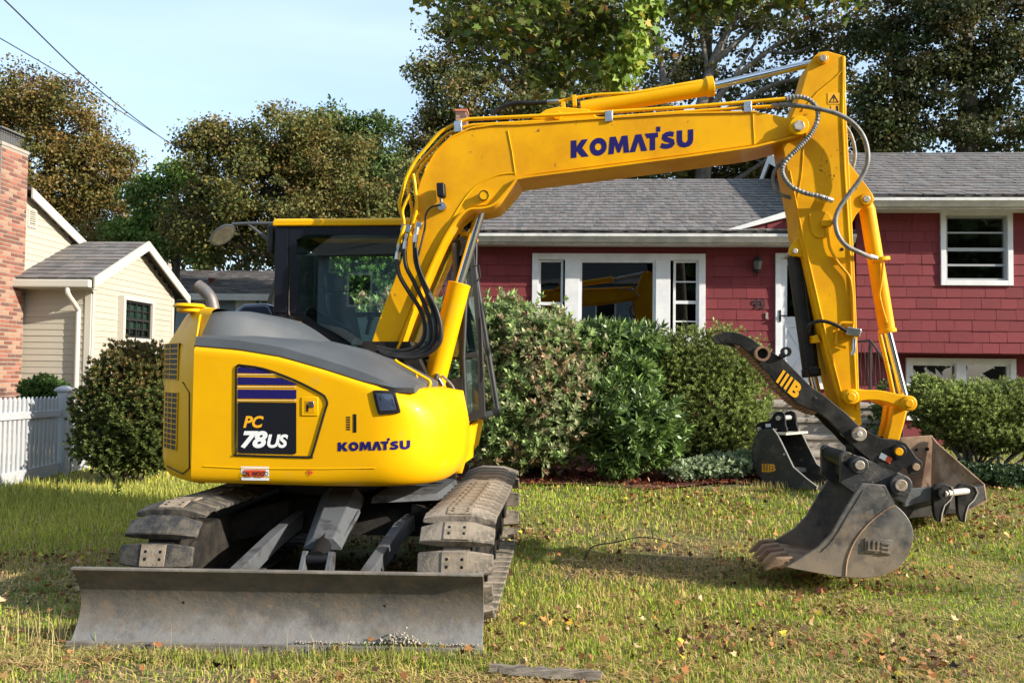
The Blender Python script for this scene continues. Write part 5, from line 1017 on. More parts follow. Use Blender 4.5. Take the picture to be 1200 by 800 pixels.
# thumb cylinder (black)
mb = MB(); K0 = EP(932, 300, 0); K1 = EP(950, 432, 0); mb.tube([K0, K1], 0.062, 22); mb.tube([K1, K1+(K1-K0)*0.07], 0.07, 22); tcy = mb.build('thumb_cylinder', 'rubber', ex, bevel=0.005, smooth=40)
mb = MB(); mb.tube([EP(940, 300, -0.05), EP(954, 428, -0.05)], 0.012, 8); mb.build('steel_pipe', 'rubber', tcy, smooth=60); rbox(EP(953, 434, -0.06), (0.07, 0.06, 0.06), 0.2).build('valve', 'rubber', tcy, bevel=0.008)
mb = MB(); mb.cyl(K1, EP(957, 462, 0), 0.035, 16); mb.build('rod', 'chrome', tcy, smooth=50)
pipe('hydraulic_hose', [(947, 398, -0.1), (946, 388, -0.14), (950, 380, -0.19), (962, 376, -0.22), (978, 380, -0.23), (994, 389, -0.23)], 0, 0.014, 'rubber', arm, rigid=False)
rbox(EP(999, 389, -0.21), (0.10, 0.07, 0.06), -0.2).build('valve', 'steel', arm, bevel=0.006); mb = MB(); mb.tube([EP(1001, 396, -0.22), EP(1001, 410, -0.22), EP(998, 416, -0.22)], 0.016, 8); mb.tube([EP(1003, 388, -0.22), EP(1009, 390, -0.22)], 0.018, 8); mb.build('hose_fitting', 'steel', arm, smooth=50)
pipe('steel_pipe', [(974, 258, AO-0.02), (969, 268, AO-0.02), (972, 290, AO-0.02), (981, 307, AO-0.02), (996, 324, AO-0.02), (999, 345, AO-0.02), (1000, 380, AO-0.02)], 0, 0.011, 'yellow_worn', arm)
plate('pipe_clamp', [(963, 258), (975, 258), (975, 265), (963, 265)], AO-0.035, AO-0.001, 'yellow_worn', arm, 0.004); pipe('hose_bracket', [(999, 378, AO-0.02), (983, 378, AO-0.02), (979, 404, AO-0.02), (991, 407, AO-0.02)], 0, 0.011, 'yellow_worn', arm)
epin((978.5, 258.5), AO-0.03, AO, 0.02, 'pin_steel', arm, 'bolt', 6); epin((987, 292), AO-0.004, AO+0.01, 0.013, 'black', arm, 'hole')
plate('lug', [(951, 394), (958, 392), (962, 401), (953, 402)], AO+0.02, AI-0.02, 'yellow_worn', arm, 0.003)
# grey spiral-wrapped hoses
def spiral(name, pts, off, r, ribs=True, par=None):
    P = smoothpts([EP(p[0], p[1], p[2] if len(p) > 2 else off) for p in pts], 14); mb = MB(); rs = []
    Q = [P[0]]
    for i in range(1, len(P)):
        n = max(1, int((P[i]-P[i-1]).length/0.004))
        for k in range(n): Q.append(P[i-1]+(P[i]-P[i-1])*(k+1)/n)
    rs = [r*(1.0 if (i % 4) < 2 else 0.84) for i in range(len(Q))] if ribs else r
    mb.tube(Q, rs, 8); return mb.build(name, 'hose_grey', par or arm, smooth=None if ribs else 60)
spiral('wrapped_hose', [(922, 116), (935, 113.5), (948, 117), (957, 127), (958, 140), (951, 156), (937, 172), (924, 185), (917, 197), (919, 208), (928, 219), (943, 226), (960, 230), (970, 233.5)], AO-0.07, 0.019)
spiral('wrapped_hose', [(905, 124, -0.1), (925, 123.5, -0.2), (950, 126, -0.24), (980, 133, -0.25), (1000, 145, -0.25), (1013, 163, -0.25), (1017, 186, -0.25), (1011, 205, -0.24), (996, 226, -0.23), (984, 243, -0.22), (979, 258, -0.22), (982, 275, -0.22), (992, 288, -0.22), (1008, 296, -0.2), (1022, 302, -0.12)], AO-0.07, 0.017, False)
spiral('wrapped_hose', [(918, 188, -0.1), (908, 200, -0.1), (906, 213, -0.1), (912, 226, -0.1), (930, 233, -0.1)], -0.1, 0.014, False)
spiral('wrapped_hose', [(985, 140, 0.2), (997, 158, 0.2), (1002, 180, 0.2), (998, 200, 0.2), (985, 215, 0.2)], 0.2, 0.014, False)
mb = MB(); mb.tube([EP(962, 231, AO-0.07), EP(975, 235.5, AO-0.05)], 0.022, 8); mb.build('hose_coupling', 'steel', arm, smooth=30)
mb = MB(); mb.tube([EP(1019, 300, -0.12), EP(1027, 303, -0.1)], 0.018, 8); mb.build('hose_coupling', 'steel', arm, smooth=30)
# ---- bucket cylinder ----
S0 = EP(1015.5, 242, 0); S1 = EP(1040, 390, 0); mb = MB(); d = S1-S0; mb.tube([S0-d*0.03, S0+d*0.03], [0.045, 0.058], 22); mb.tube([S0+d*0.02, S0+d*0.97, S0+d*0.971, S1], [0.058, 0.058, 0.066, 0.066], 24); bcy = mb.build('bucket_cylinder', 'yellow_worn', ex, bevel=0.004, smooth=40)
mb = MB(); S2 = EP(1060, 468, 0); mb.cyl(S1, S2, 0.032, 20); mb.build('rod', 'chrome', bcy, smooth=50)
mb = MB(); mb.ring(EP(1031, 302, -0.03), EP(1031.5, 306, -0.03), 0.07, 0.055, 20); mb.build('pipe_clamp', 'yellow_worn', bcy)
pipe('steel_pipe', [(1035, 308, -0.07), (1033, 330, -0.07), (1030, 345, -0.07), (1034, 362, -0.07), (1039, 378, -0.07)], 0, 0.010, 'yellow_worn', bcy)
pipe('guide_rod', [(1031, 392, -0.1), (1039, 425, -0.1), (1047, 462, -0.1)], 0, 0.016, 'yellow_worn', bcy)
# ---- links ----
lk1 = sm2([(989, 462), (993, 456), (1001, 456), (1012, 457), (1030, 457), (1050, 461), (1064, 464), (1073, 468), (1074, 475), (1070, 481), (1062, 481), (1048, 474), (1030, 469), (1012, 469), (1004, 472), (997, 474), (990, 471), (989, 462)], 2)[:-1]
for o0, o1 in ((-0.235, -0.20), (0.20, 0.235)): plate('side_link', lk1, o0, o1, 'yellow_worn', ex, 0.006, at_off=-0.235)
for c in ((998, 465), (1066, 472.5)): epin(c, -0.255, 0.255, 0.056, 'yellow_worn', ex, 'link_boss', bevel=0.012); epin(c, -0.268, 0.268, 0.034, 'yellow_worn', ex, 'link_pin', bevel=0.01)
lk2 = [(1047, 476), (1058, 478), (1066, 480), (1062, 496), (1056, 517), (1039, 516), (1044, 497)]
plate('bucket_link', lk2, -0.12, -0.05, 'yellow_worn', ex, 0.014, at_off=-0.15); plate('bucket_link', lk2, 0.02, 0.09, 'yellow_worn', ex, 0.014, at_off=-0.15); plate('link_web', [(1050, 480), (1060, 482), (1050, 515), (1044, 515)], -0.048, 0.018, 'yellow_worn', ex, 0.004)
epin((1046, 524), -0.22, 0.22, 0.05, 'black', ex, 'link_boss'); 
# ---- thumb (black grapple arm) ----
th_top = [(840, 394), (848, 389), (859.5, 389), (871, 392), (882, 397.5), (897, 409), (907, 414), (918, 420), (930, 432), (940, 442), (952, 454), (966, 463), (978, 473), (993, 485), (1003, 495), (1012, 503), (1024, 509), (1036, 514), (1050, 515), (1062, 519), (1068, 527), (1074, 536), (1081, 541), (1081, 548), (1073, 557), (1066, 556), (1064, 549), (1060, 547), (1056, 551), (1048, 557), (1036, 550), (1022, 541), (1010, 531), (999, 521), (990, 511), (980, 501.5), (970, 491), (957, 482), (946, 478), (934, 472), (925, 464), (915, 456), (908, 447), (902, 438), (893, 430), (884, 420), (876, 411), (868, 405), (856, 402), (846, 402)]
for o0, o1 in ((-0.30, -0.265), (0.0, 0.035)): tp = plate('thumb_plate', th_top, o0, o1, 'bucket_black', ex, 0.004, at_off=-0.30); 
mb = MB(); ed = [(868, 405), (876, 411), (884, 420), (893, 430), (902, 440), (915, 456), (925, 466), (934, 473), (946, 480), (957, 485)]
teeth = []
for i in range(len(ed)-1):
    for k in range(3):
        x = ed[i][0]+(ed[i+1][0]-ed[i][0])*k/3; y = ed[i][1]+(ed[i+1][1]-ed[i][1])*k/3; teeth += [(x, y), (x-1.5, y+3.2)]
poly = teeth+[(957, 484), (960, 476), (935, 462), (905, 430), (880, 400), (865, 398)]
mb.prism(E, epoly(poly, -0.262), -0.262, -0.003); mb.build('serrated_pad', 'bucket_rust', ex)
mb = MB(); c0_ = EP(894, 414, -0.36); mb.ring(c0_, c0_+E.v*0.42, 0.055, 0.038, 22); mb.build('thumb_tube', 'bucket_rust', ex, smooth=40)
lettering('III', lambda u, v: (lambda q: E.w(q[0], -0.304, q[1]))(E.px(909+11.5*u+9*v, 447+10*u-14*v, -0.30)), 'decal_yellow', ex, 'lettering', 0.02)
lettering('B', lambda u, v: (lambda q: E.w(q[0], -0.304, q[1]))(E.px(922.5+10*u+9*v, 459.5+8.5*u-15*v, -0.30)), 'decal_yellow', ex, 'lettering', 0.05)
epin((954.5, 467), -0.303, -0.25, 0.016, 'black', ex, 'hole'); 
epin((1007.5, 508.5), -0.335, 0.07, 0.050, 'pin_steel', ex, 'thumb_pin', 24); epin((1007.5, 508.5), -0.345, -0.335, 0.02, 'worn_edge', ex, 'bolt')
epin((1054, 529), -0.325, 0.06, 0.05, 'black', ex, 'coupler_boss'); epin((1054, 529), -0.34, 0.08, 0.028, 'yellow_worn', ex, 'coupler_pin'); epin((1074, 547), -0.315, 0.05, 0.026, 'bucket_rust', ex, 'coupler_pin')
sk = plate('safety_sticker', [(1033, 530), (1046, 537), (1043, 543), (1030, 536)], -0.3035, -0.302, 'decal_white', ex, 0); plate('sticker_band', [(1040, 533.7), (1046, 537), (1043, 543), (1037, 539.8)], -0.305, -0.3037, 'decal_red', ex, 0)
mb = MB(); mb.tube([EP(920, 415, -0.31), EP(914, 418, -0.31)], 0.02, 8); mb.ring(EP(922, 412, -0.33), EP(922, 412, -0.33)+E.v*0.06, 0.035, 0.02, 14); mb.build('thumb_shackle', 'black', ex)
# ---- coupler ----
cp_ = [(985, 533), (988, 529), (994, 529), (1000, 532), (1014, 537), (1040, 548), (1060, 556), (1066, 566), (1066, 580), (1060, 590), (1040, 580), (1012, 566), (1004, 580), (985, 566)]
plate('coupler_plate', cp_, -0.30, -0.26, 'bucket_dark', ex, 0.006, at_off=-0.30); plate('coupler_plate', cp_, 0.24, 0.28, 'bucket_dark', ex, 0.006, at_off=-0.30)
plate('coupler_body', [(1002, 552), (1015, 552), (1060, 562), (1058, 578), (1012, 568), (1002, 564)], -0.258, 0.238, 'bucket_dark', ex, 0.01, at_off=-0.30)
plate('coupler_body', [(1002, 524), (1012, 520), (1040, 540), (1036, 552), (1004, 545)], -0.24, -0.05, 'black', ex, 0.01, at_off=-0.30)
for c, r in (((1008, 545), 0.062), ((1056.5, 568.5), 0.075)): epin(c, -0.36, 0.32, r, 'bucket_dark', ex, 'pin_boss', bevel=0.006); epin(c, -0.378, -0.36, r*0.55, 'pin_steel', ex, 'bucket_pin')
epin((996, 540), -0.30, 0.30, 0.055, 'black', ex, 'coupler_boss')
epin((990, 538), 0.0, 0.3, 0.03, 'pin_steel', ex, 'bucket_pin')
# ---- bucket ----
BN, BF = -0.40, 0.36
side_p = [(1010, 566), (1037, 568), (1049, 591)] + sm2([(1049, 591), (1059, 600), (1067, 612), (1070.5, 626), (1067, 645), (1056, 662), (1040, 672), (1016, 677), (981, 675.5)], 3) + [(934, 667), (921, 664), (930, 659), (959, 640.6), (974, 625), (990, 597)]
bk = plate('bucket', side_p, BN, BN+0.025, 'bucket', ex, 0.004, at_off=BN, smooth=40); plate('bucket_side', side_p, BF-0.025, BF, 'bucket', ex, 0.004, at_off=BN, smooth=40)
shell = [(1037, 568), (1049, 591)] + sm2([(1049, 591), (1059, 600), (1067, 612), (1070.5, 626), (1067, 645), (1056, 662), (1040, 672), (1016, 677), (981, 675.5)], 3)+[(934, 667), (921, 664)]
SH = [E.px(x, y, BN) for x, y in shell]; inner = []
cxy = E.px(1010, 625, BN); 
for (a, z) in SH: d = math.hypot(a-cxy[0], z-cxy[1]); inner.append((a+(cxy[0]-a)*0.022/d, z+(cxy[1]-z)*0.022/d))
mb = MB(); mb.loft([[E.w(a, BN+0.026, z), E.w(a, BF-0.026, z), E.w(b, BF-0.026, y), E.w(b, BN+0.026, y)] for (a, z), (b, y) in zip(SH, inner)]); mb.build('bucket_shell', 'bucket', ex, smooth=50)
# seams and raised emblem
weld(sm2([(1049, 592), (1036, 598), (1016, 615), (1001, 635), (993, 655), (991, 674)], 3), BN-0.001, ex, 0.007, 'bucket_rust')
plate('emblem_plate', [(1014, 630), (1046, 633), (1045, 650), (1013, 647)], BN-0.010, BN-0.001, 'bucket', ex, 0.002)
for (x, y, w_) in ((1017, 633, 2.6), (1022.5, 633.5, 2.6), (1028, 634, 2.6)): plate('emblem_bar', [(x, y), (x+w_, y+.2), (x+w_-0.3, y+11), (x-0.3, y+10.8)], BN-0.018, BN-0.0105, 'bucket', ex, 0.002)
plate('emblem_bar', [(1016.5, 643), (1030, 644.2), (1030, 646), (1016.5, 645)], BN-0.0185, BN-0.0108, 'bucket', ex, 0.001)
for (x0, y0, x1, y1) in ((1033, 635, 1043, 636.5), (1033, 640, 1042, 641.5), (1033, 645.2, 1043, 646.5)): plate('emblem_bar', [(x0, y0), (x1, y0+1), (x1, y1+2), (x0, y1+1)], BN-0.018, BN-0.0105, 'bucket', ex, 0.001)
plate('emblem_bar', [(1040.5, 637), (1043.5, 637), (1043, 647), (1040, 647)], BN-0.0165, BN-0.0106, 'bucket', ex, 0.001)
weld(sm2([(1012, 574), (992, 606), (976, 632), (962, 646)], 3), BN-0.001, ex, 0.004, 'bucket_dark')
# lip plate and teeth
la_ = E.px(981, 675, BN); lb_ = E.px(921, 663, BN); mb = MB(); mb.add([E.w(la_[0], BN+0.027, la_[1]+0.02), E.w(la_[0], BF-0.027, la_[1]+0.02), E.w(lb_[0]+0.02, BF-0.027, lb_[1]+0.0), E.w(lb_[0]+0.02, BN+0.027, lb_[1]+0.0), E.w(la_[0], BN+0.027, la_[1]+0.05), E.w(la_[0], BF-0.027, la_[1]+0.05), E.w(lb_[0]+0.02, BF-0.027, lb_[1]+0.03), E.w(lb_[0]+0.02, BN+0.027, lb_[1]+0.03)], [(0,1,2,3),(7,6,5,4),(0,4,5,1),(1,5,6,2),(2,6,7,3),(3,7,4,0)]); mb.build('cutting_lip', 'bucket_rust', ex)
for k in range(5):
    o = BN+0.07+(BF-BN-0.14)*k/4; mb = MB(); b0 = E.w(lb_[0]+0.06, o, lb_[1]+0.03); b1 = E.w(lb_[0]-0.02, o, lb_[1]+0.01); b2 = E.w(lb_[0]-0.13, o, lb_[1]-0.045)
    def sec(c, w_, h): return [c-E.v*w_-z_*h, c+E.v*w_-z_*h, c+E.v*w_+z_*h, c-E.v*w_+z_*h]
    mb.loft([sec(b0, 0.030, 0.03), sec(b1, 0.036, 0.038), sec(b1-E.u*0.04, 0.028, 0.032), sec(b2, 0.016, 0.012)]); mb.build('tooth', 'bucket_rust', ex, bevel=0.008, smooth=50)
# ---- undercarriage ----
def tf(a, b, z): return T.w(a, b, z)
half = 0.93; wb_ = 2.36; rI = 0.30; zc = 0.345
ta0 = -1.38   # front idler axis (towards the camera)
per = 2*wb_+2*math.pi*rI; NS = 39
shoe = MB(); hw = 0.225; lp = per/NS*0.86/2
prof_s = [(-hw, 0.0), (-hw+0.065, 0.045), (hw-0.065, 0.045), (hw, 0.0)]
V = []
for (x, h) in ((-hw, 0.012), (-0.10, 0.05), (0.10, 0.05), (hw, 0.012)):
    ins = 0.014 if abs(x) > 0.2 else 0.0
    V.append([(x, -lp+ins, -0.012), (x, -lp+ins+0.004, h), (x, lp-ins-0.004, h), (x, lp-ins, -0.012)])
shoe.loft([[Vector(p) for p in r] for r in V])
mesh_shoe = {}
for nm_, mt in (('track_shoe', 'track_steel'), ('track_shoe_dark', 'track_rubber')):
    o = shoe.build(nm_, mt, None, bevel=0.006, smooth=25); mesh_shoe[nm_] = o.data; bpy.data.objects.remove(o)
cpad = MB(); cpad.box((0, 0, 0.052), (0.15, lp*1.75, 0.012)); 
o = cpad.build('shoe_pad', 'track_dust', None, bevel=0.003); mesh_pad = o.data; bpy.data.objects.remove(o)
hol = MB()
for sx in (-0.045, 0.045):
    for sy in (-0.022, 0.022): hol.cyl((sx, sy, 0.055), (sx, sy, 0.0592), 0.0095, 10)
o = hol.build('bolt_hole', 'black', None); mesh_hole = o.data; bpy.data.objects.remove(o)
def path(s):          # returns b(away), z, outward normal angle
    s %= per
    if s < wb_: return (ta0+wb_-s, zc+rI+0.035*0-0.02*math.sin(math.pi*s/wb_), math.pi/2)         # top run towards the camera
    s -= wb_
    if s < math.pi*rI: t = math.pi/2+s/rI; return (ta0+rI*math.cos(t), zc+rI*math.sin(t), t)
    s -= math.pi*rI
    if s < wb_: return (ta0+s, zc-rI, -math.pi/2)
    s -= wb_; t = -math.pi/2+s/rI; return (ta0+wb_+rI*math.cos(t), zc+rI*math.sin(t), t)
for sd_ in (-1, 1):
    cx_ = sd_*0.905
    for k in range(NS):
        b, z, t = path((k+0.30)*per/NS); n = T.v*math.cos(t)+Vector((0, 0, math.sin(t))); tg = T.v*(-math.sin(t))+Vector((0, 0, math.cos(t)))
        M_ = Matrix((T.u, tg, T.u.cross(tg))).transposed().to_4x4()
        if M_.to_3x3().col[2].dot(n) < 0: M_ = Matrix((T.u, -tg, T.u.cross(-tg))).transposed().to_4x4()
        M_.translation = tf(cx_, b, z+0.0)-wloc(ex)
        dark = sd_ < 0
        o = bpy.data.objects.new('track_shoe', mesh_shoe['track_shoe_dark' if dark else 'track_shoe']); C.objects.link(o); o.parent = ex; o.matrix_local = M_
        o2 = o
        bv = o.modifiers.new('b', 'BEVEL'); bv.width = 0.006; bv.segments = 1
        if b < ta0+1.3 and (sd_ > 0 or k % 3):
            for nm_, me_ in (('shoe_pad', mesh_pad), ('bolt_hole', mesh_hole)): c = bpy.data.objects.new(nm_, me_); C.objects.link(c); c.parent = o
    mb = MB(); mb.box(tf(cx_, ta0+wb_/2, zc), (0.17, wb_-0.25, 0.34), T.u, T.v); mb.build('track_frame', 'under_dark', ex, bevel=0.02)
    for b, nm_ in ((ta0, 'idler'), (ta0+wb_, 'sprocket')):
        mb = MB(); mb.cyl(tf(cx_-0.09, b, zc), tf(cx_+0.09, b, zc), 0.265, 28); mb.cyl(tf(cx_-0.12, b, zc), tf(cx_+0.12, b, zc), 0.11, 20); mb.build(nm_, 'under_dark', ex, bevel=0.01, smooth=40)
    for k in range(5): b = ta0+0.42+k*0.36; mb = MB(); mb.cyl(tf(cx_-0.1, b, 0.13), tf(cx_+0.1, b, 0.13), 0.075, 18); mb.build('roller', 'under_dark', ex, smooth=40)
    for k in range(NS):
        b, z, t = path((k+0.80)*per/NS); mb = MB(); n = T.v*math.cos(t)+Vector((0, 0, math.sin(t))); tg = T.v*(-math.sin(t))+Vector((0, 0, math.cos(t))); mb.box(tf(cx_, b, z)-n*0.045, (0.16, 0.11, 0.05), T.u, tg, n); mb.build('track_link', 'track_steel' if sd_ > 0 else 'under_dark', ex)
# centre frame
mb = MB(); mb.cyl(E.w(0, 0, 0.62), E.w(0, 0, 0.80), 0.46, 40); mb.build('swing_ring', 'under_dark', ex, smooth=40)
mb = MB(); mb.loft([[tf(x, y, 0.60) for x, y in ((-.5, -.5), (.5, -.5), (.5, .6), (-.5, .6))], [tf(x, y, 0.36) for x, y in ((-.6, -.6), (.6, -.6), (.6, .7), (-.6, .7))]]); mb.build('centre_frame', 'under_dark', ex)
for sx in (-1, 1):
    for yy in (-0.45, 0.55): mb = MB(); mb.loft([[tf(sx*0.45, yy+a, 0.5+h) for a, h in ((-.16, -.1), (.16, -.1), (.16, .1), (-.16, .1))], [tf(sx*0.86, yy*1.3+a, 0.4+h) for a, h in ((-.14, -.1), (.14, -.1), (.14, .08), (-.14, .08))]]); mb.build('frame_leg', 'under_dark', ex)
mb = MB(); mb.loft([[tf(x, y, 0.66) for x, y in ((0.2, -0.75), (0.62, -0.55), (0.66, 0.3), (0.2, 0.5))], [tf(x, y, 0.62) for x, y in ((0.2, -0.8), (0.66, -0.58), (0.70, 0.32), (0.2, 0.55))]]); mb.build('step_plate', 'frame_grey', ex)
# blade cylinder with guard, lift arms
gA = at(402, 582, 6.15); gB = at(372, 655, 5.22); wv = T.u
def quad(c, hw_, up_): return [c-wv*hw_-up_*0.0, c-wv*hw_*0.55+up_, c+wv*hw_*0.55+up_, c+wv*hw_+up_*0.0, c+wv*hw_-up_*0.4, c-wv*hw_-up_*0.4]
mb = MB(); mb.loft([quad(gA, 0.16, Vector((0, 0, 0.07))), quad(gB+(gA-gB)*0.18, 0.12, Vector((0, 0, 0.055)))]); mb.build('cylinder_guard', 'frame_grey', ex, bevel=0.006, smooth=20)
mb = MB(); mb.cyl(gA, gB, 0.055, 18); mb.cyl(gB+T.u*-0.09, gB+T.u*0.09, 0.03, 12); mb.build('blade_cylinder', 'black', ex, smooth=40)
for s in (-1, 1): mb = MB(); c = gB+T.u*0.065*s; mb.loft([[c+Vector((0, 0, 0.05)), c+Vector((0, 0, 0.05))+T.u*0.03*s, c-Vector((0, 0, 0.35))+T.v*-0.3+T.u*0.03*s, c-Vector((0, 0, 0.35))+T.v*-0.3], [c+Vector((0, 0, 0.03))+T.v*0.07, c+Vector((0, 0, 0.03))+T.v*0.07+T.u*0.03*s, c-Vector((0, 0, 0.35))+T.u*0.03*s, c-Vector((0, 0, 0.35))]]); mb.build('cylinder_lug', 'frame_grey', ex, bevel=0.004)
for (x0, y0, x1, y1) in ((272, 672, 322, 624), (428, 672, 468, 615)):
    a_ = at(x0, y0, 4.98); b_ = at(x1, y1, 5.75); b2_ = tf(((b_-T.o).dot(T.u)), -0.5, 0.5); mb = MB(); up_ = Vector((0, 0, 0.07))
    mb.loft([[c-wv*0.035-up_*1.4, c+wv*0.035-up_*1.4, c+wv*0.035+up_*0.2, c-wv*0.035+up_*0.2] for c in (a_, b_, b2_)]); mb.build('lift_arm', 'frame_grey', ex, bevel=0.004)
mb = MB(); mb.tube(smoothpts([at(412, 600, 6.0), at(420, 600, 5.9), at(408, 622, 5.6), at(396, 640, 5.4)], 4), 0.014, 8); mb.build('hose', 'frame_grey', ex, smooth=60)
# ---- blade ----
BD = 4.80; bL = at(81.5, 712, BD); bR = at(566, 712, BD); BF_ = Frame((bL.x, bL.y), math.radians(1.0)); bw = (bR-bL).dot(BF_.u)
zT = at(325, 670, BD).z; zBt = at(325, 764, BD).z
prof_b = []
for t in np.linspace(0, 1, 12): z = zT+(zBt-zT)*t; prof_b.append((0.13*math.sin(math.pi*min(1, t*1.02))**0.9-0.02*t+0.0, z))
mb = MB(); rings = []
for x in np.linspace(0, bw, 2): rings.append([BF_.w(x, o-0.0, z) for o, z in prof_b]+[BF_.w(x, o+0.022, z) for o, z in reversed(prof_b)])
mb.loft(rings); bl = mb.build('blade', 'blade', ex, bevel=0.002, smooth=40)
mb = MB(); mb.fbox(BF_, -0.002, bw+0.002, prof_b[-1][0]-0.012, prof_b[-1][0]+0.012, zBt-0.03, zBt+0.055); mb.build('cutting_edge', 'blade_edge', bl, bevel=0.003)
mb = MB(); mb.fbox(BF_, 0, bw, -0.004, 0.03, zT-0.002, zT+0.012); mb.build('blade_top_bar', 'blade_edge', bl, bevel=0.003)
mb = MB(); 
for s in (0.25, 0.75):
    mb = MB(); mb.prism(Frame((BF_.w(bw*s, 0.12, 0).x, BF_.w(bw*s, 0.12, 0).y), TY-math.pi/2), [(0, zBt+0.05), (0.35, zBt+0.15), (0.35, zBt+0.3), (0, zT-0.05)], -0.02, 0.02); mb.build('blade_bracket', 'under_dark', bl)
# crumbs of dry mud on the blade
rn = random.Random(9); mb = MB()
def blob(c, r, mb):
    vs = []; 
    for (x, y, z) in ((1,0,0),(-1,0,0),(0,1,0),(0,-1,0),(0,0,1),(0,0,-1)): q = r*rn.uniform(0.6, 1.25); vs.append(c+Vector((x*q, y*q, z*q*0.8)))
    mb.add(vs, [(0,2,4),(2,1,4),(1,3,4),(3,0,4),(2,0,5),(1,2,5),(3,1,5),(0,3,5)])
for k in range(150): x = bw*(0.80+rn.gauss(0, 0.028)); h = abs(rn.gauss(0, 0.022)); blob(BF_.w(x, 0.02-rn.random()*0.02, zBt+0.065+h*max(0.1, 1-abs(x/bw-0.80)*14)*1.6), rn.uniform(0.006, 0.014), mb)
for k in range(260): x = bw*rn.uniform(0.55, 1.0); blob(BF_.w(x, 0.02-rn.random()*0.015, zBt+0.058+rn.random()*0.01), rn.uniform(0.003, 0.008), mb)
cm = mb.build('mud_crumbs', 'dry_mud', bl); cm['kind'] = 'stuff'

# =============== SPARE BUCKETS ===============
G1 = Frame((at(930, 560, 9.7).x, 9.7), math.radians(46)); DG = 9.7
def BPoly(fr, pts, off): return [fr.px(x, y, off) for x, y in pts]
sb = thing('spare_bucket', 'black trenching bucket with orange emblem standing on the lawn in front of the steps', 'bucket', (G1.o.x, G1.o.y, gz(G1.o.x, G1.o.y)), 'spare excavator buckets')
near = [(890, 503), (906, 502), (912, 510), (930, 547), (945, 560), (958, 570), (957, 573), (935, 573), (912, 572), (897, 568), (888, 556), (882, 545), (880.5, 528), (884, 513)]
NP = BPoly(G1, near, 0.0); mb = MB(); mb.prism(G1, NP, 0.0, 0.025); mb.build('side_plate', 'bucket_dark', sb, bevel=0.003, smooth=30)
WB_ = 0.56; mb = MB(); mb.prism(G1, NP, WB_, WB_+0.025); mb.build('side_plate', 'bucket_dark', sb, bevel=0.003, smooth=30)
edge = near[1:7]; mb = MB(); ep = [G1.px(x, y, 0.0) for x, y in edge]
for o in (-0.003, WB_-0.003): mb.tube([G1.w(a, o, z) for a, z in ep], 0.008, 5)
mb.build('worn_edge', 'worn_edge', sb, smooth=60)
shp = [G1.px(x, y, 0.0) for x, y in [(906, 502), (890, 503), (884, 513), (880.5, 528), (882, 545), (888, 556), (897, 568), (912, 572), (935, 573), (957, 573)]]; cI = G1.px(915, 540, 0)
inn_ = [(a+(cI[0]-a)*0.02/math.hypot(a-cI[0], z-cI[1]), z+(cI[1]-z)*0.02/math.hypot(a-cI[0], z-cI[1])) for a, z in shp]
mb = MB(); mb.loft([[G1.w(a, 0.026, z), G1.w(a, WB_-0.001, z), G1.w(b, WB_-0.001, y), G1.w(b, 0.026, y)] for (a, z), (b, y) in zip(shp, inn_)]); mb.build('shell', 'bucket_black', sb, smooth=40)
for o in (0.12, 0.38):
    mb = MB(); mb.prism(G1, BPoly(G1, sm2([(884, 506), (880, 500), (884, 495), (896, 493), (900, 485), (907, 482), (913, 486), (914, 498), (916, 506), (906, 510), (890, 510), (884, 506)], 2)[:-1], 0.0), o, o+0.03); mb.build('ear', 'black', sb, bevel=0.004, smooth=30)
def gpin(fr, c, o0, o1, r, m, par, name='pin'): a, z = fr.px(c[0], c[1], 0.0); mb = MB(); mb.cyl(fr.w(a, o0, z), fr.w(a, o1, z), r, 18); return mb.build(name, m, par, smooth=40)
gpin(G1, (907, 490), 0.09, 0.44, 0.028, 'worn_edge', sb); gpin(G1, (907, 490), 0.10, 0.12, 0.045, 'black', sb, 'boss'); gpin(G1, (884.5, 503), 0.09, 0.44, 0.028, 'worn_edge', sb); gpin(G1, (884.5, 503), 0.10, 0.12, 0.045, 'black', sb, 'boss')
mb = MB(); a, z = G1.px(915, 508, 0); mb.fbox(G1, a-0.09, a+0.05, 0.03, WB_-0.005, z-0.015, z+0.01); mb.build('top_plate', 'worn_edge', sb)
GF = lambda x, y, o=-0.003: (lambda q: G1.w(q[0], o, q[1]))(G1.px(x, y, 0.0))
lettering('III', lambda u, v: GF(893+8.5*u, 551.5-8.5*v+0.3*u), 'decal_yellow', sb, 'lettering', 0.02); lettering('B', lambda u, v: GF(902.5+6.5*u, 552-8.5*v), 'decal_yellow', sb, 'lettering', 0.03)
mb = MB(); mb.add([GF(892.5, 551), GF(903, 551.5), GF(903, 553), GF(892.5, 552.5)], [(0, 1, 2, 3)]); mb.build('emblem_bar', 'decal_yellow', sb)
mb = MB(); mb.prism(G1, BPoly(G1, [(891, 497), (897, 496.5), (897.5, 500.5), (891.5, 501)], 0), 0.114, 0.119); mb.build('part_label', 'decal_white', sb)
for c in ((919, 532), ): gpin(G1, c, -0.004, 0.0, 0.012, 'worn_edge', sb, 'bolt')
# wide grading bucket
G2 = Frame((at(1105, 600, 8.1).x, 8.1), math.radians(-14)); sb2 = thing('spare_bucket', 'wide rusty grading bucket lying on its back to the right of the dug-in bucket', 'bucket', (G2.o.x, G2.o.y, gz(G2.o.x, G2.o.y)), 'spare excavator buckets')
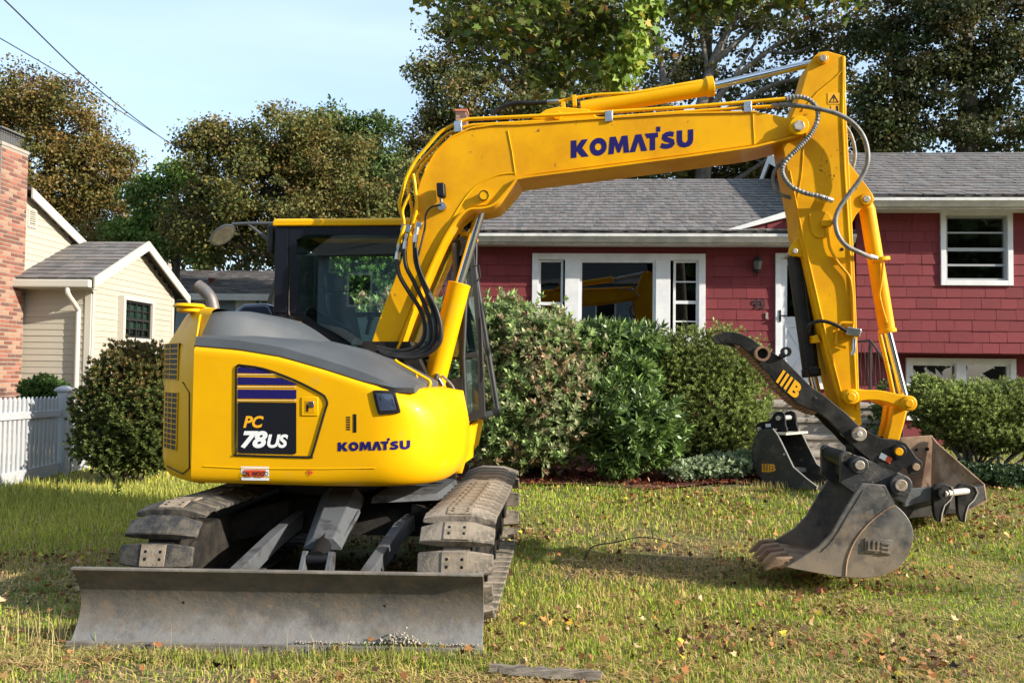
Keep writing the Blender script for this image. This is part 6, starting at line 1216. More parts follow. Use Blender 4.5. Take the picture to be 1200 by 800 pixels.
# trough running from near-right to far-left: back wall (upright), side plate, floor, mounting ears
P_ = lambda x, y, D: at(x, y, D)
bw0, bw1, bw2, bw3 = P_(1010, 516, 9.1), P_(1093, 510, 9.0), P_(1092, 590, 8.9), P_(1010, 596, 9.0)
th_ = Vector((0.02, 0.06, 0)); mb = MB(); q = [bw0, bw1, bw2, bw3]; mb.add(q+[p+th_ for p in q], [(0,1,2,3),(7,6,5,4),(0,4,5,1),(1,5,6,2),(2,6,7,3),(3,7,4,0)]); mb.build('back_wall', 'bucket_rust', sb2, bevel=0.004)
e0_, e1_, e2_, e3_, e4_ = P_(1092.5, 513, 8.97), P_(1098, 520, 8.9), P_(1153, 568, 8.1), P_(1155, 585, 8.05), P_(1130, 598, 8.05)
sdp = [e0_, e1_, e2_, e3_, e4_, P_(1110, 604, 8.3), P_(1090, 592, 8.85)]; nn = (e2_-e0_).cross(e4_-e0_).normalized()*0.03; n7 = len(sdp)
mb = MB(); mb.add(sdp+[p+nn for p in sdp], [tuple(range(n7)), tuple(range(2*n7-1, n7-1, -1))]+[(i, i+n7, (i+1) % n7+n7, (i+1) % n7) for i in range(n7)]); mb.build('side_plate', 'bucket_rust', sb2, bevel=0.003)
mb = MB(); mb.tube([e0_, e1_, e2_, e3_], 0.012, 6); mb.build('worn_edge', 'bucket_rust', sb2, smooth=50)
f0_, f1_ = P_(1062, 569, 7.75), P_(1150, 571, 7.9); mb = MB(); gq = [P_(1050, 580, 7.7), P_(1110, 575, 7.75), P_(1153, 569, 8.05), P_(1155, 586, 8.05), P_(1130, 600, 7.95), P_(1060, 608, 7.75)]
mb.loft([gq, [p+Vector((0, 0.09, 0)) for p in gq]]); mb.build('spine', 'bucket_black', sb2, bevel=0.006)
hl = [P_(1062, 573, 7.66), P_(1098, 570, 7.66), P_(1098, 583, 7.66), P_(1060, 594, 7.66)]; mb = MB(); mb.loft([hl, [p+Vector((0, 0.04, 0)) for p in hl]]); mb.build('spine_plate', 'frame_grey', sb2, bevel=0.004)
mb = MB(); sh_ = [P_(1062, 606, 7.75), P_(1130, 600, 7.95), P_(1090, 592, 8.85), P_(1010, 596, 9.0)]; mb.add(sh_, [(0, 1, 2, 3)]); mb.build('floor', 'bucket_rust', sb2)
for (cx_, Dd) in ((1106, 7.62), (1134, 7.78)):
    pr = sm2([(cx_-12, 572), (cx_-8, 567), (cx_+1, 567), (cx_+9, 570), (cx_+12, 577), (cx_+8, 585), (cx_+1, 592), (cx_-2, 602), (cx_-3, 611), (cx_-8, 610), (cx_-11, 600), (cx_-12, 585), (cx_-12, 572)], 2)[:-1]
    A = [P_(x, y, Dd) for x, y in pr]; mb = MB(); mb.loft([A, [p+Vector((0.0, 0.05, 0)) for p in A]]); mb.build('ear', 'bucket_black', sb2, bevel=0.004, smooth=30)
    mb = MB(); mb.tube([P_(x, y, Dd-0.003) for x, y in [(cx_+9, 570), (cx_+12, 577), (cx_+8, 585), (cx_+1, 592), (cx_-2, 602), (cx_-3, 611)]], 0.007, 5); mb.build('worn_edge', 'worn_edge', sb2, smooth=60)
mb = MB(); a = P_(1106, 578, 7.58); b = P_(1133, 575, 7.8); mb.cyl(a, b, 0.03, 18); mb.build('pin', 'worn_edge', sb2, smooth=40); mb = MB(); mb.cyl(a-Vector((0, 0.01, 0)), a+Vector((0, 0.05, 0)), 0.05, 18); mb.build('boss', 'bucket_black', sb2, smooth=40)
for (x, y, D) in ((1074, 527, 9.02), (1087, 526, 8.99)): c = P_(x, y, D-0.02); mb = MB(); mb.cyl(c, c+Vector((0, 0.03, 0)), 0.018, 10); mb.build('bolt_hole', 'black', sb2)

# =============== VEGETATION ===============
R3 = np.random.default_rng(21)
def unit(v): return v/np.maximum(np.linalg.norm(v, axis=-1, keepdims=True), 1e-9)
def rdir(n): return unit(R3.normal(size=(n, 3)))
def pick(pal, n, jit=0.14):
    w_ = np.array([p[1] for p in pal], float); idx = R3.choice(len(pal), n, p=w_/w_.sum()); c = np.array([p[0] for p in pal])[idx]
    return np.clip(c*(1+jit*R3.normal(size=(n, 1)))*(1+0.07*R3.normal(size=(n, 3))), 0.004, 1)
def kites(P, A, N, L_, W_):
    """leaf quads: base P, long axis A, normal N"""
    A = unit(A); S = unit(np.cross(A, N)); Nn = np.cross(S, A); L_ = L_[:, None]; W_ = W_[:, None]
    v = np.stack([P, P+A*L_*0.45+S*W_*0.5+Nn*L_*0.06, P+A*L_, P+A*L_*0.45-S*W_*0.5+Nn*L_*0.06], 1); return v.reshape(-1, 3)
def cloud(blobs, nleaf, size, pal, name, parent, m='leaf', clump=0.5, per=60, shell=0.45, flat=0.6, up=0.4, sat=0):
    """leafy crown: clumps of leaves spread through the outer part of each ellipsoid"""
    if sat:
        nb_ = []
        for b in blobs:
            nb_.append(tuple(b[:3])+tuple(np.array(b[3:6])*0.88))
            for _ in range(sat): q = rdir(1)[0]; q[2] = abs(q[2])*0.8-0.15; f_ = R3.uniform(0.2, 0.4); nb_.append(tuple(np.array(b[:3])+q*np.array(b[3:6])*0.95)+(b[3]*f_, b[4]*f_, b[5]*f_*0.8))
        blobs = nb_
    area = np.array([(b[3]*b[5])**0.8 for b in blobs]); ncl = max(len(blobs), nleaf//per); cnt = np.maximum(1, (ncl*area/area.sum()).astype(int)); V = []; T = []
    for b, c in zip(blobs, cnt):
        d = rdir(c); r = shell+(1-shell)*R3.random((c, 1))**0.6; r *= 1+0.04*R3.normal(size=(c, 1))
        cc = np.array(b[:3])+d*r*np.array(b[3:6]); cr = clump*(0.5+R3.random(c)); k = per; ctint = 1+0.18*R3.normal(size=c)
        cp = pick(pal, c, 0.12)
        off = rdir(c*k).reshape(c, k, 3)*(R3.random((c, k, 1))**0.45)*0.92; off[..., 2] *= flat; P = cc[:, None, :]+off*cr[:, None, None]
        n = unit(rdir(c*k).reshape(c, k, 3)+np.array([0, 0, up])+d[:, None, :]*0.9); a = rdir(c*k).reshape(c, k, 3); a[..., 2] -= 0.25
        P = P.reshape(-1, 3); s = size*(0.6+0.8*R3.random(c*k))
        V.append(kites(P, a.reshape(-1, 3), n.reshape(-1, 3), s, s*0.75))
        col = pick(pal, c*k); col = 0.35*col+0.65*np.repeat(cp, k, 0); T.append(np.clip(col*np.repeat(ctint, k)[:, None], 0.003, 1))
    return npmesh(name, np.concatenate(V), 4, m, parent, np.concatenate(T))
def limbs(base, top, blobs, r0, parent, n=14, name='trunk', m='bark', seed=1, mid=0.45, forks=True):
    rn = random.Random(seed); base = Vector(base); top = Vector(top); mb = MB(); tr = smoothpts([base, base.lerp(top, 0.35)+Vector((rn.uniform(-.2, .2), 0, 0)), base.lerp(top, 0.7)+Vector((rn.uniform(-.3, .3), 0, 0)), top], 4)
    mb.tube(tr, [r0*(1.25-0.95*i/(len(tr)-1)) for i in range(len(tr))], 10); o = mb.build(name, m, parent, smooth=60)
    for k in range(n):
        b = blobs[k % len(blobs)]; t = rn.uniform(mid, 0.98); s = tr[int(t*(len(tr)-1))]; e = Vector(b[:3])+Vector((rn.uniform(-.8, .8)*b[3], rn.uniform(-.6, .6)*b[4], rn.uniform(-.2, .85)*b[5])); md = s.lerp(e, 0.45)+Vector((0, 0, -0.06*(e-s).length+rn.uniform(-.2, .2)))
        pts = smoothpts([s, md, e], 5); rb = r0*(0.45-0.25*t); mb = MB(); mb.tube(pts, [rb*(1-0.85*i/(len(pts)-1)) for i in range(len(pts))], 6)
        if forks:
            for q in range(3): i0 = rn.randint(3, len(pts)-3); s2 = pts[i0]; e2 = s2+Vector((rn.uniform(-1, 1)*b[3]*.5, rn.uniform(-.5, .5)*b[4], rn.uniform(0.0, .7)*b[5])); mb2 = MB(); p2 = smoothpts([s2, s2.lerp(e2, .5)+Vector((0, 0, -.1)), e2], 3); mb.tube(p2, [rb*0.45*(1-0.8*i/(len(p2)-1)) for i in range(len(p2))], 5)
        br = mb.build('branch', m, parent, smooth=60)
    return o
def pb(px, py, rx, ry, D, deep=0.8, dD=0.0):
    c = at(px, py, D+dD); k = D/1000.0; return (c.x, c.y, c.z, rx*k, max(rx, ry)*k*deep, ry*k)
ORANGE = [((0.20, 0.115, 0.028), 3), ((0.15, 0.12, 0.026), 4), ((0.10, 0.11, 0.024), 4), ((0.24, 0.12, 0.03), 1)]
OLIVE = [((0.17, 0.125, 0.03), 3), ((0.13, 0.12, 0.027), 4), ((0.09, 0.11, 0.024), 4), ((0.20, 0.12, 0.03), 1)]
GREEN = [((0.10, 0.16, 0.04), 4), ((0.08, 0.125, 0.03), 3), ((0.14, 0.18, 0.05), 2)]
BRIGHT = [((0.14, 0.22, 0.04), 3), ((0.09, 0.16, 0.03), 3), ((0.18, 0.22, 0.04), 1)]
DARK = [((0.045, 0.065, 0.016), 4), ((0.07, 0.075, 0.018), 2), ((0.10, 0.075, 0.022), 2), ((0.03, 0.045, 0.012), 2)]
def tree(name, label, D, x, blobs, n, size, pal, r0, seed, clump=0.55, per=90, top=None, nb=12, m='bark', group='trees behind the houses', shell=0.4, **kw):
    c = at(x, 430, D); bz = 0.0; t = thing(name, label, 'tree', (c.x, c.y, bz), group); hi = max(b[2]+b[5]*0.5 for b in blobs)
    limbs((c.x, c.y, -0.1), (c.x+0.3, c.y, hi*0.9 if top is None else top), blobs, r0, t, nb, m=m, seed=seed); cloud(blobs, n, size, pal, 'crown', t, clump=clump, per=per, shell=shell, sat=5, flat=0.62, **kw); return t
tree('maple_tree', 'orange brown maple behind the cream house at the left edge', 26, 40, [pb(-30, 140, 70, 70, 26), pb(25, 125, 55, 55, 26), pb(75, 150, 62, 60, 26), pb(55, 210, 85, 60, 26), pb(110, 205, 55, 45, 26), pb(0, 250, 90, 60, 26), pb(125, 255, 50, 40, 26), pb(80, 290, 90, 45, 26)], 80000, 0.088, ORANGE, 0.35, 3, 0.62)
tree('green_tree', 'small bright green tree between the two brown maples', 24, 190, [pb(178, 232, 26, 28, 24), pb(208, 212, 26, 26, 24), pb(190, 262, 34, 30, 24), pb(160, 275, 30, 25, 24), pb(205, 285, 30, 30, 24)], 18000, 0.10, BRIGHT, 0.14, 5, 0.4)
tree('maple_tree', 'large rounded olive and orange maple left of the cab roof', 22, 320, [pb(270, 190, 62, 52, 22), pb(330, 165, 62, 42, 22), pb(380, 180, 50, 45, 22), pb(310, 225, 105, 60, 22), pb(250, 255, 62, 50, 22), pb(390, 240, 62, 50, 22), pb(320, 268, 108, 38, 22), pb(230, 272, 45, 34, 22), pb(420, 275, 45, 45, 22), pb(250, 165, 30, 25, 22)], 94000, 0.08, OLIVE, 0.38, 8, 0.5)
tree('green_tree', 'taller green tree rising behind the rounded maple', 34, 410, [pb(385, 150, 32, 28, 34), pb(425, 160, 36, 32, 34), pb(450, 195, 34, 34, 34), pb(440, 235, 45, 50, 34), pb(465, 250, 38, 70, 34), pb(400, 200, 40, 50, 34)], 30000, 0.14, GREEN, 0.4, 9, 0.55, shell=0.3)
tree('oak_tree', 'big dark oak behind the red house, left of the boom elbow', 23, 600, [pb(575, 40, 70, 60, 23), pb(520, 95, 38, 40, 23), pb(545, 30, 40, 35, 23), pb(640, 60, 75, 70, 23), pb(560, 130, 70, 50, 23), pb(510, 165, 35, 40, 23), pb(495, 205, 25, 40, 23), pb(640, 150, 90, 50, 23), pb(700, 60, 60, 60, 23), pb(720, 130, 60, 45, 23), pb(590, -20, 80, 50, 23), pb(690, -10, 70, 50, 23), pb(520, 230, 60, 50, 23), pb(515, 140, 20, 25, 23), pb(488, 240, 22, 35, 23)], 84000, 0.088, [((0.13, 0.145, 0.035), 4), ((0.19, 0.145, 0.05), 3), ((0.08, 0.10, 0.025), 3), ((0.24, 0.16, 0.06), 1)], 0.5, 12, 0.5)
st = tree('oak_tree', 'thin leaved tree with bare limbs showing sky behind the raised arm', 27, 815, [pb(790, 40, 60, 50, 27), pb(860, 20, 70, 45, 27), pb(930, 40, 60, 45, 27), pb(985, 60, 50, 55, 27), pb(840, 90, 60, 40, 27), pb(780, 100, 45, 45, 27), pb(980, 120, 45, 45, 27), pb(900, 110, 50, 35, 27), pb(880, -30, 140, 45, 27), pb(1010, 10, 50, 45, 27)], 24000, 0.13, [((0.12, 0.12, 0.035), 4), ((0.16, 0.13, 0.05), 2), ((0.06, 0.08, 0.02), 3)], 0.35, 14, 0.42, 34, nb=8, shell=0.15, m='bark_grey')
for pts, r in (([(812, 170), (830, 90), (846, 50), (868, 10), (880, -20)], 0.20), ([(830, 90), (822, 40), (815, -10)], 0.10), ([(838, 72), (872, 42), (905, 8), (925, -20)], 0.11), ([(800, 190), (845, 110), (900, 60), (950, 30), (1010, -10)], 0.12), ([(860, 90), (890, 40), (900, 5)], 0.06), ([(900, 60), (930, 62), (975, 45), (1010, 40)], 0.06), ([(850, 130), (905, 100), (950, 90), (990, 75)], 0.09), ([(940, 100), (985, 70), (1030, 20)], 0.07), ([(770, 150), (778, 100), (770, 40), (780, -10)], 0.14), ([(778, 100), (800, 60), (805, 20)], 0.07)):
    P = smoothpts([at(x, y, 27-0.01*y) for x, y in pts], 5); mb = MB(); mb.tube(P, [r*(1-0.7*i/(len(P)-1)) for i in range(len(P))], 6); mb.build('branch', 'bark_grey', st, smooth=60)
tree('maple_tree', 'very dark dense tree above the right hand roof', 24, 1120, [pb(1080, 40, 70, 55, 24), pb(1150, 30, 70, 55, 24), pb(1050, 110, 45, 50, 24), pb(1110, 110, 80, 55, 24), pb(1180, 100, 60, 60, 24), pb(1210, 40, 50, 60, 24), pb(1100, -30, 110, 45, 24), pb(1080, 160, 70, 35, 24), pb(1170, 165, 70, 35, 24), pb(1025, 150, 30, 40, 24)], 60000, 0.105, DARK, 0.45, 17, 0.5)
tree('oak_tree', 'low green tree seen between the boom and the roof ridge', 28, 850, [pb(770, 195, 60, 30, 28), pb(840, 190, 60, 32, 28), pb(890, 205, 50, 35, 28), pb(700, 200, 60, 25, 28), pb(640, 190, 60, 30, 28), pb(930, 180, 40, 30, 28), pb(990, 175, 50, 30, 28)], 30000, 0.14, [((0.12, 0.12, 0.03), 3), ((0.07, 0.09, 0.02), 3), ((0.17, 0.14, 0.04), 1)], 0.3, 19, 0.5)
tree('green_tree', 'low dark trees closing the gap above the blue house roof', 36, 275, [pb(215, 290, 40, 34, 36), pb(260, 285, 50, 38, 36), pb(310, 288, 50, 38, 36), pb(360, 285, 50, 38, 36), pb(420, 285, 60, 40, 36)], 16000, 0.17, GREEN+OLIVE, 0.3, 23, 0.7)
# far woods closing the view behind the yards
fw_ = [(x, 60+R3.normal()*3, 3.5, 6, 4, 5.5) for x in np.arange(-60, 62, 6.5)]
wd = cloud(fw_, 26000, 0.6, OLIVE+GREEN, 'distant_woods', None, clump=1.3, per=40); wd['kind'] = 'stuff'
# trees across the street, only mirrored in the glass
for i, (x, y, s, lb_) in enumerate(((-22, -30, 6, 'far left'), (-4, -36, 8, 'behind the white house'), (9, -31, 6.5, 'beside the white house'), (20, -34, 7, 'centre right'), (31, -31, 7, 'right'), (43, -30, 8, 'far right'))):
    t = thing('street_tree', 'mirrored tree across the street, '+lb_, 'tree', (x, y, 0), 'trees across the street'); bl_ = [(x+R3.normal()*1.5, y+R3.normal(), 7.5+R3.normal(), s, s*.7, 6.5) for _ in range(3)]; limbs((x, y, 0), (x, y, 6), bl_, 0.3, t, 5); cloud(bl_, 17000, 0.9, GREEN+DARK, 'crown', t, clump=1.0, per=40)
# ---- overhanging maple with large lobed leaves ----
mt = thing('maple_tree', 'near maple whose big leafed branches hang into the top of the photo', 'tree', (4.0, -4.0, 0)); LD = 8.6
obl = [pb(560, 10, 60, 38, LD), pb(620, 35, 62, 46, LD), pb(680, 45, 58, 50, LD), pb(735, 60, 34, 46, LD), pb(700, 10, 70, 40, LD), pb(790, 0, 60, 26, LD), pb(860, -14, 60, 26, LD), pb(940, -10, 70, 24, LD), pb(1000, -20, 50, 20, LD), pb(650, 90, 34, 22, LD), pb(570, -45, 120, 40, LD), pb(800, -50, 160, 40, LD)]
ml = np.array([(0, 0), (.16, .18), (.48, .10), (.40, .32), (.55, .52), (.30, .55), (.20, .68), (0, 1.0), (-.20, .68), (-.30, .55), (-.55, .52), (-.40, .32), (-.48, .10), (-.16, .18)])
def maple_leaves(P, A, N, s, cols, name, parent, m='leaf', fold=0.12):
    A = unit(A); S = unit(np.cross(A, N)); Nn = np.cross(S, A); k = len(ml)
    v = P[:, None, :]+(S[:, None, :]*ml[None, :, 0, None]+A[:, None, :]*ml[None, :, 1, None]+Nn[:, None, :]*(fold*np.abs(ml[None, :, 0, None])+(fold-0.12)*0.8*ml[None, :, 1, None]**2))*s[:, None, None]
    return npmesh(name, v.reshape(-1, 3), k, m, parent, cols)
PP = []
for b in obl:
    c = int(26*b[3]*b[5]*1.9)+6; d = rdir(c); cc = np.array(b[:3])+d*(R3.random((c, 1))**0.45)*np.array(b[3:6]); PP.append((cc[:, None, :]+R3.normal(size=(c, 28, 3))*np.array([0.13, 0.13, 0.07])).reshape(-1, 3))
PP = np.concatenate(PP); n = len(PP); Nv = unit(rdir(n)*0.7+np.array([0.1, -0.3, 0.8])); Av = rdir(n); Av[:, 2] -= 0.5
mc = pick([((0.10, 0.15, 0.022), 4), ((0.17, 0.20, 0.03), 3), ((0.07, 0.09, 0.015), 3), ((0.30, 0.24, 0.03), 0.5), ((0.24, 0.12, 0.03), 0.3)], n)
mo = maple_leaves(PP, Av, Nv, 0.085*(0.6+0.7*R3.random(n)), mc, 'crown', mt)
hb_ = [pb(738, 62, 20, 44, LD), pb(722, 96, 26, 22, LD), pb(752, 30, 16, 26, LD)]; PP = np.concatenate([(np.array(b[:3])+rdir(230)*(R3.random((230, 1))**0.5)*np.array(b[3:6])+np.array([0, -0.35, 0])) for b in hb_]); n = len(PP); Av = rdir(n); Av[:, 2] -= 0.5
maple_leaves(PP, Av, unit(rdir(n)*0.6+np.array([0.7, -0.5, 0.4])), 0.08*(0.6+0.7*R3.random(n)), pick([((0.24, 0.33, 0.04), 3), ((0.17, 0.26, 0.03), 3), ((0.34, 0.34, 0.05), 1)], n), 'painted_sunlit_leaves', mt)  # brighter palette paints sunlight into this cluster of leaves
mb = MB(); tr = smoothpts([Vector((4, -4, -0.1)), Vector((3.9, -3.8, 2.5)), Vector((3.7, -3, 5.5)), Vector((3.2, -1, 7.6)), Vector((2.4, 3, 8.0)), Vector((1.4, 7.5, 6.8)), Vector((0.9, 8.7, 5.9))], 6); mb.tube(tr, [0.3*(1-0.9*i/(len(tr)-1))+0.01 for i in range(len(tr))], 10); mb.build('trunk', 'bark', mt, smooth=60)
rn = random.Random(5)
for b in obl*2:
    s = tr[rn.randint(len(tr)-12, len(tr)-1)]; e = Vector(b[:3])+Vector((rn.uniform(-.5, .5)*b[3], 0, rn.uniform(-.8, .2)*b[5])); P = smoothpts([s, s.lerp(e, .5)+Vector((0, 0, .15)), e], 4); mb = MB(); mb.tube(P, [0.022*(1-0.85*i/(len(P)-1)) for i in range(len(P))], 5); mb.build('branch', 'bark', mt, smooth=60)

# ---- shrubs ----
def shrub(name, label, cat, base, blobs, ns, nl, ll, lw, palf, m='leaf', spread=1.0, outw=1.0, stems=7, shell=0.75, droop=0.0, group=None, twig='bark', shj=0.10, fill=0.3, sr=0.02):
    base = Vector(base); t = thing(name, label, cat, (base.x, base.y, gz(base.x, base.y)), group); area = np.array([b[3]*b[5] for b in blobs]); V = []; T = []
    rn = random.Random(ns); mb = MB()
    for k in range(stems):
        b = blobs[k % len(blobs)]; e = Vector(b[:3])+Vector((rn.uniform(-.6, .6)*b[3], rn.uniform(-.5, .5)*b[4], rn.uniform(-.1, .6)*b[5])); s = Vector((base.x+rn.uniform(-.15, .15), base.y+rn.uniform(-.1, .1), gz(base.x, base.y)-0.03)); P = smoothpts([s, s.lerp(e, .4)+Vector((rn.uniform(-.15, .15), 0, -.08)), e], 5); mb.tube(P, [sr*(1-0.75*i/(len(P)-1)) for i in range(len(P))], 5)
    mb.build('stems', twig, t, smooth=60)
    for b, c in zip(blobs, np.maximum(4, (ns*area/area.sum()).astype(int))):
        d = rdir(c); r = np.where(R3.random((c, 1)) < fill, R3.random((c, 1))**0.5, shell+(1-shell)*R3.random((c, 1))); r = r*(1+shj*R3.normal(size=(c, 1)))*(1+0.13*np.sin(d[:, :1]*5.1+b[0]*3)*np.sin(d[:, 2:3]*6.3+b[2]*5)); P = np.array(b[:3])+d*r*np.array(b[3:6])
        keep = np.array([P[i, 2] > gz(P[i, 0], P[i, 1])+0.02 for i in range(c)]); P = P[keep]; d = d[keep]; c = len(P)
        ax = unit(d*outw*np.array([1, 1, .6])+np.array([0, 0, 0.55])+0.45*R3.normal(size=(c, 3))); o1 = unit(np.cross(ax, rdir(c))); o2 = np.cross(ax, o1); ph = R3.random(c)*6.28
        sc = palf(P, c)                                     # (shoot colour of outer leaves, base colour)
        for k in range(nl):
            a = ph+k*2.399; el = (0.25+0.75*(k/nl))*spread; dirv = unit(ax*np.cos(el)[..., None]*1.0+(o1*np.cos(a)[:, None]+o2*np.sin(a)[:, None])*np.sin(el)) if not np.isscalar(el) else unit(ax*math.cos(el)+(o1*np.cos(a)[:, None]+o2*np.sin(a)[:, None])*math.sin(el))
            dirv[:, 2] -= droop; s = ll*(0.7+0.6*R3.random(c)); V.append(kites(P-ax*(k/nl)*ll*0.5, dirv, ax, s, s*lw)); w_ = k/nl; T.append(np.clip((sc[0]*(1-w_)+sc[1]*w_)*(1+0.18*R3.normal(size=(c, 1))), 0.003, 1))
    npmesh('foliage', np.concatenate(V), 4, m, t, np.concatenate(T)); return t
def nz(P, f=2.3, s=0): return 0.5+0.25*(np.sin(P[:, 0]*f*2.1+s)+np.sin(P[:, 2]*f*2.7+P[:, 0]*f+s*2))
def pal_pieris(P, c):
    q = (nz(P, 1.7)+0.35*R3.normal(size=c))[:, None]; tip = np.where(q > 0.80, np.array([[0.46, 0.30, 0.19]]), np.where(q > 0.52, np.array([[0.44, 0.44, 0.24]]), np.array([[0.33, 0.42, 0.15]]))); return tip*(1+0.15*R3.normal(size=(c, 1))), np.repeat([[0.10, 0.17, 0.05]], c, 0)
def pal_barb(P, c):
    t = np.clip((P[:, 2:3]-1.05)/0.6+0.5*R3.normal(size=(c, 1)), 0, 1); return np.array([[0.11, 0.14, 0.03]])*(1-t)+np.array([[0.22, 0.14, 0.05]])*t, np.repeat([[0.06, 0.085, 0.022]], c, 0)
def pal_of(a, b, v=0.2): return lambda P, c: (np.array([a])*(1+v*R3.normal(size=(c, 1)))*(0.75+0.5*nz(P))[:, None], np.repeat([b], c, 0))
q = at(625, 556, 10.6)
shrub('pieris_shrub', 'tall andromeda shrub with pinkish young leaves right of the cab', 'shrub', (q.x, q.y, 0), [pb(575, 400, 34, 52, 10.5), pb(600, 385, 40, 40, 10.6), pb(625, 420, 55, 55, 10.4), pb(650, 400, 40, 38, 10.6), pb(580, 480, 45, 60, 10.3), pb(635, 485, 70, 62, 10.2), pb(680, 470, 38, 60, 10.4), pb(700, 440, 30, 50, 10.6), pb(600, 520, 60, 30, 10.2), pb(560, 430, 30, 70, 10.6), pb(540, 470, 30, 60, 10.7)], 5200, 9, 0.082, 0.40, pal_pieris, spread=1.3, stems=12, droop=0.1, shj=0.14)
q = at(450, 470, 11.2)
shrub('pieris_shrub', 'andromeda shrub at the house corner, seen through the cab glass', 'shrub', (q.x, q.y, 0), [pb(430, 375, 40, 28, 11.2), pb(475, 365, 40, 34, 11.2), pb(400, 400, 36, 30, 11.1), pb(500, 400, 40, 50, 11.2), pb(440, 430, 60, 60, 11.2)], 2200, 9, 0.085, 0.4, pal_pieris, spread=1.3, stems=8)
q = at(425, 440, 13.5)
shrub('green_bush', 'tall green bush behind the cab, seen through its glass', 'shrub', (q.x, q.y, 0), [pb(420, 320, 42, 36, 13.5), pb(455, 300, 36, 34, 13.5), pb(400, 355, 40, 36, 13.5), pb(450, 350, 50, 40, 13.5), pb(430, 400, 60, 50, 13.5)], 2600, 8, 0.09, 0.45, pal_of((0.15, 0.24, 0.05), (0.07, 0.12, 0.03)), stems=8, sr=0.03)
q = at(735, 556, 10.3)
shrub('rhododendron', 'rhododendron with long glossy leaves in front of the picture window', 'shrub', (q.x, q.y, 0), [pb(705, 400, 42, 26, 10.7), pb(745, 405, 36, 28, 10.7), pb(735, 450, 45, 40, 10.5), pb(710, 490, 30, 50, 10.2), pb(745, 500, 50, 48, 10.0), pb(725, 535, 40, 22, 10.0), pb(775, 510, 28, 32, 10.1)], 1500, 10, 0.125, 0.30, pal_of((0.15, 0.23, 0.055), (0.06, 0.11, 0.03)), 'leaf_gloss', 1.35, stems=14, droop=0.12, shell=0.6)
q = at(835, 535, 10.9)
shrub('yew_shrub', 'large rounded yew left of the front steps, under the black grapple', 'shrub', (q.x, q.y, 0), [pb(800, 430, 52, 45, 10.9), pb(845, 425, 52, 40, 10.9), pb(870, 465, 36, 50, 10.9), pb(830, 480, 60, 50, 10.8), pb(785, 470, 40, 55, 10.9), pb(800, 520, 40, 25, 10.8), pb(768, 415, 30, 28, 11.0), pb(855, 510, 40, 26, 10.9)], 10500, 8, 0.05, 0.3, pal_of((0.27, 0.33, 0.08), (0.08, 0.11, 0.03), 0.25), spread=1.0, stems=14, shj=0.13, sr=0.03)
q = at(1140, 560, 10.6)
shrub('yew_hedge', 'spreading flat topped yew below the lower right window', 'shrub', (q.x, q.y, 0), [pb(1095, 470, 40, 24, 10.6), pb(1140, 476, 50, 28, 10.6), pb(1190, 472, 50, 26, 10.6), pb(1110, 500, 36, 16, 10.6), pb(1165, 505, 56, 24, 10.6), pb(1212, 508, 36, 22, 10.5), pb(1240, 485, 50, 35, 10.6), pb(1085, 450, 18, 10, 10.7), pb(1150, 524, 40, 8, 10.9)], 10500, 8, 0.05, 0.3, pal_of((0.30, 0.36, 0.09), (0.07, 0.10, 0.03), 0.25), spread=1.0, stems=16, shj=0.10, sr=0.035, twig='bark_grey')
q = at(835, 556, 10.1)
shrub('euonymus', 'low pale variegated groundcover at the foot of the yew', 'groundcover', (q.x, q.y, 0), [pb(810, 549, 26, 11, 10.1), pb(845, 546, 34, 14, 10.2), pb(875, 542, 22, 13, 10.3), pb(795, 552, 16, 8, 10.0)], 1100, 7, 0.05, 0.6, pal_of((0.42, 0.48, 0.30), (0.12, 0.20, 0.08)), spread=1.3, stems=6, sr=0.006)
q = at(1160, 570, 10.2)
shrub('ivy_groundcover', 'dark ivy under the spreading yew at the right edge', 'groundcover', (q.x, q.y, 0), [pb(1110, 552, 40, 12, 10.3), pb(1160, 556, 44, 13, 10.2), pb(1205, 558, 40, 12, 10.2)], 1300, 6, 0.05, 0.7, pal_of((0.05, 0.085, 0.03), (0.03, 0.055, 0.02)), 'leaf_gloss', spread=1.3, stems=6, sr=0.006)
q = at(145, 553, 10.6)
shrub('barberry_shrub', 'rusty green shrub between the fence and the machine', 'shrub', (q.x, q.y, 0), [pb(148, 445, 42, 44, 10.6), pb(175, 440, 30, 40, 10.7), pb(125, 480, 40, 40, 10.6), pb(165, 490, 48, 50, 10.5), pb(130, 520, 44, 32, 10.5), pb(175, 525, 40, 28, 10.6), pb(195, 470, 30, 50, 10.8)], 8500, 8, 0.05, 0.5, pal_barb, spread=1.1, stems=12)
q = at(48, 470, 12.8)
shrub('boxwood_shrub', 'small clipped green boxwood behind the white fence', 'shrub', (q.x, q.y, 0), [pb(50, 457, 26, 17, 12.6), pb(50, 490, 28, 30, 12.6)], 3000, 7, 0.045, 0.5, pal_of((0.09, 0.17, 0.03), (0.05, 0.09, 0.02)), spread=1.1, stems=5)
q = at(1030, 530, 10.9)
shrub('rose_shrub', 'sparse green twigs beside the steps behind the arm', 'shrub', (q.x, q.y, 0), [pb(1028, 500, 10, 26, 10.9), pb(1038, 470, 8, 24, 11.0)], 160, 7, 0.05, 0.5, pal_of((0.12, 0.2, 0.04), (0.06, 0.1, 0.02)), stems=6, sr=0.008)

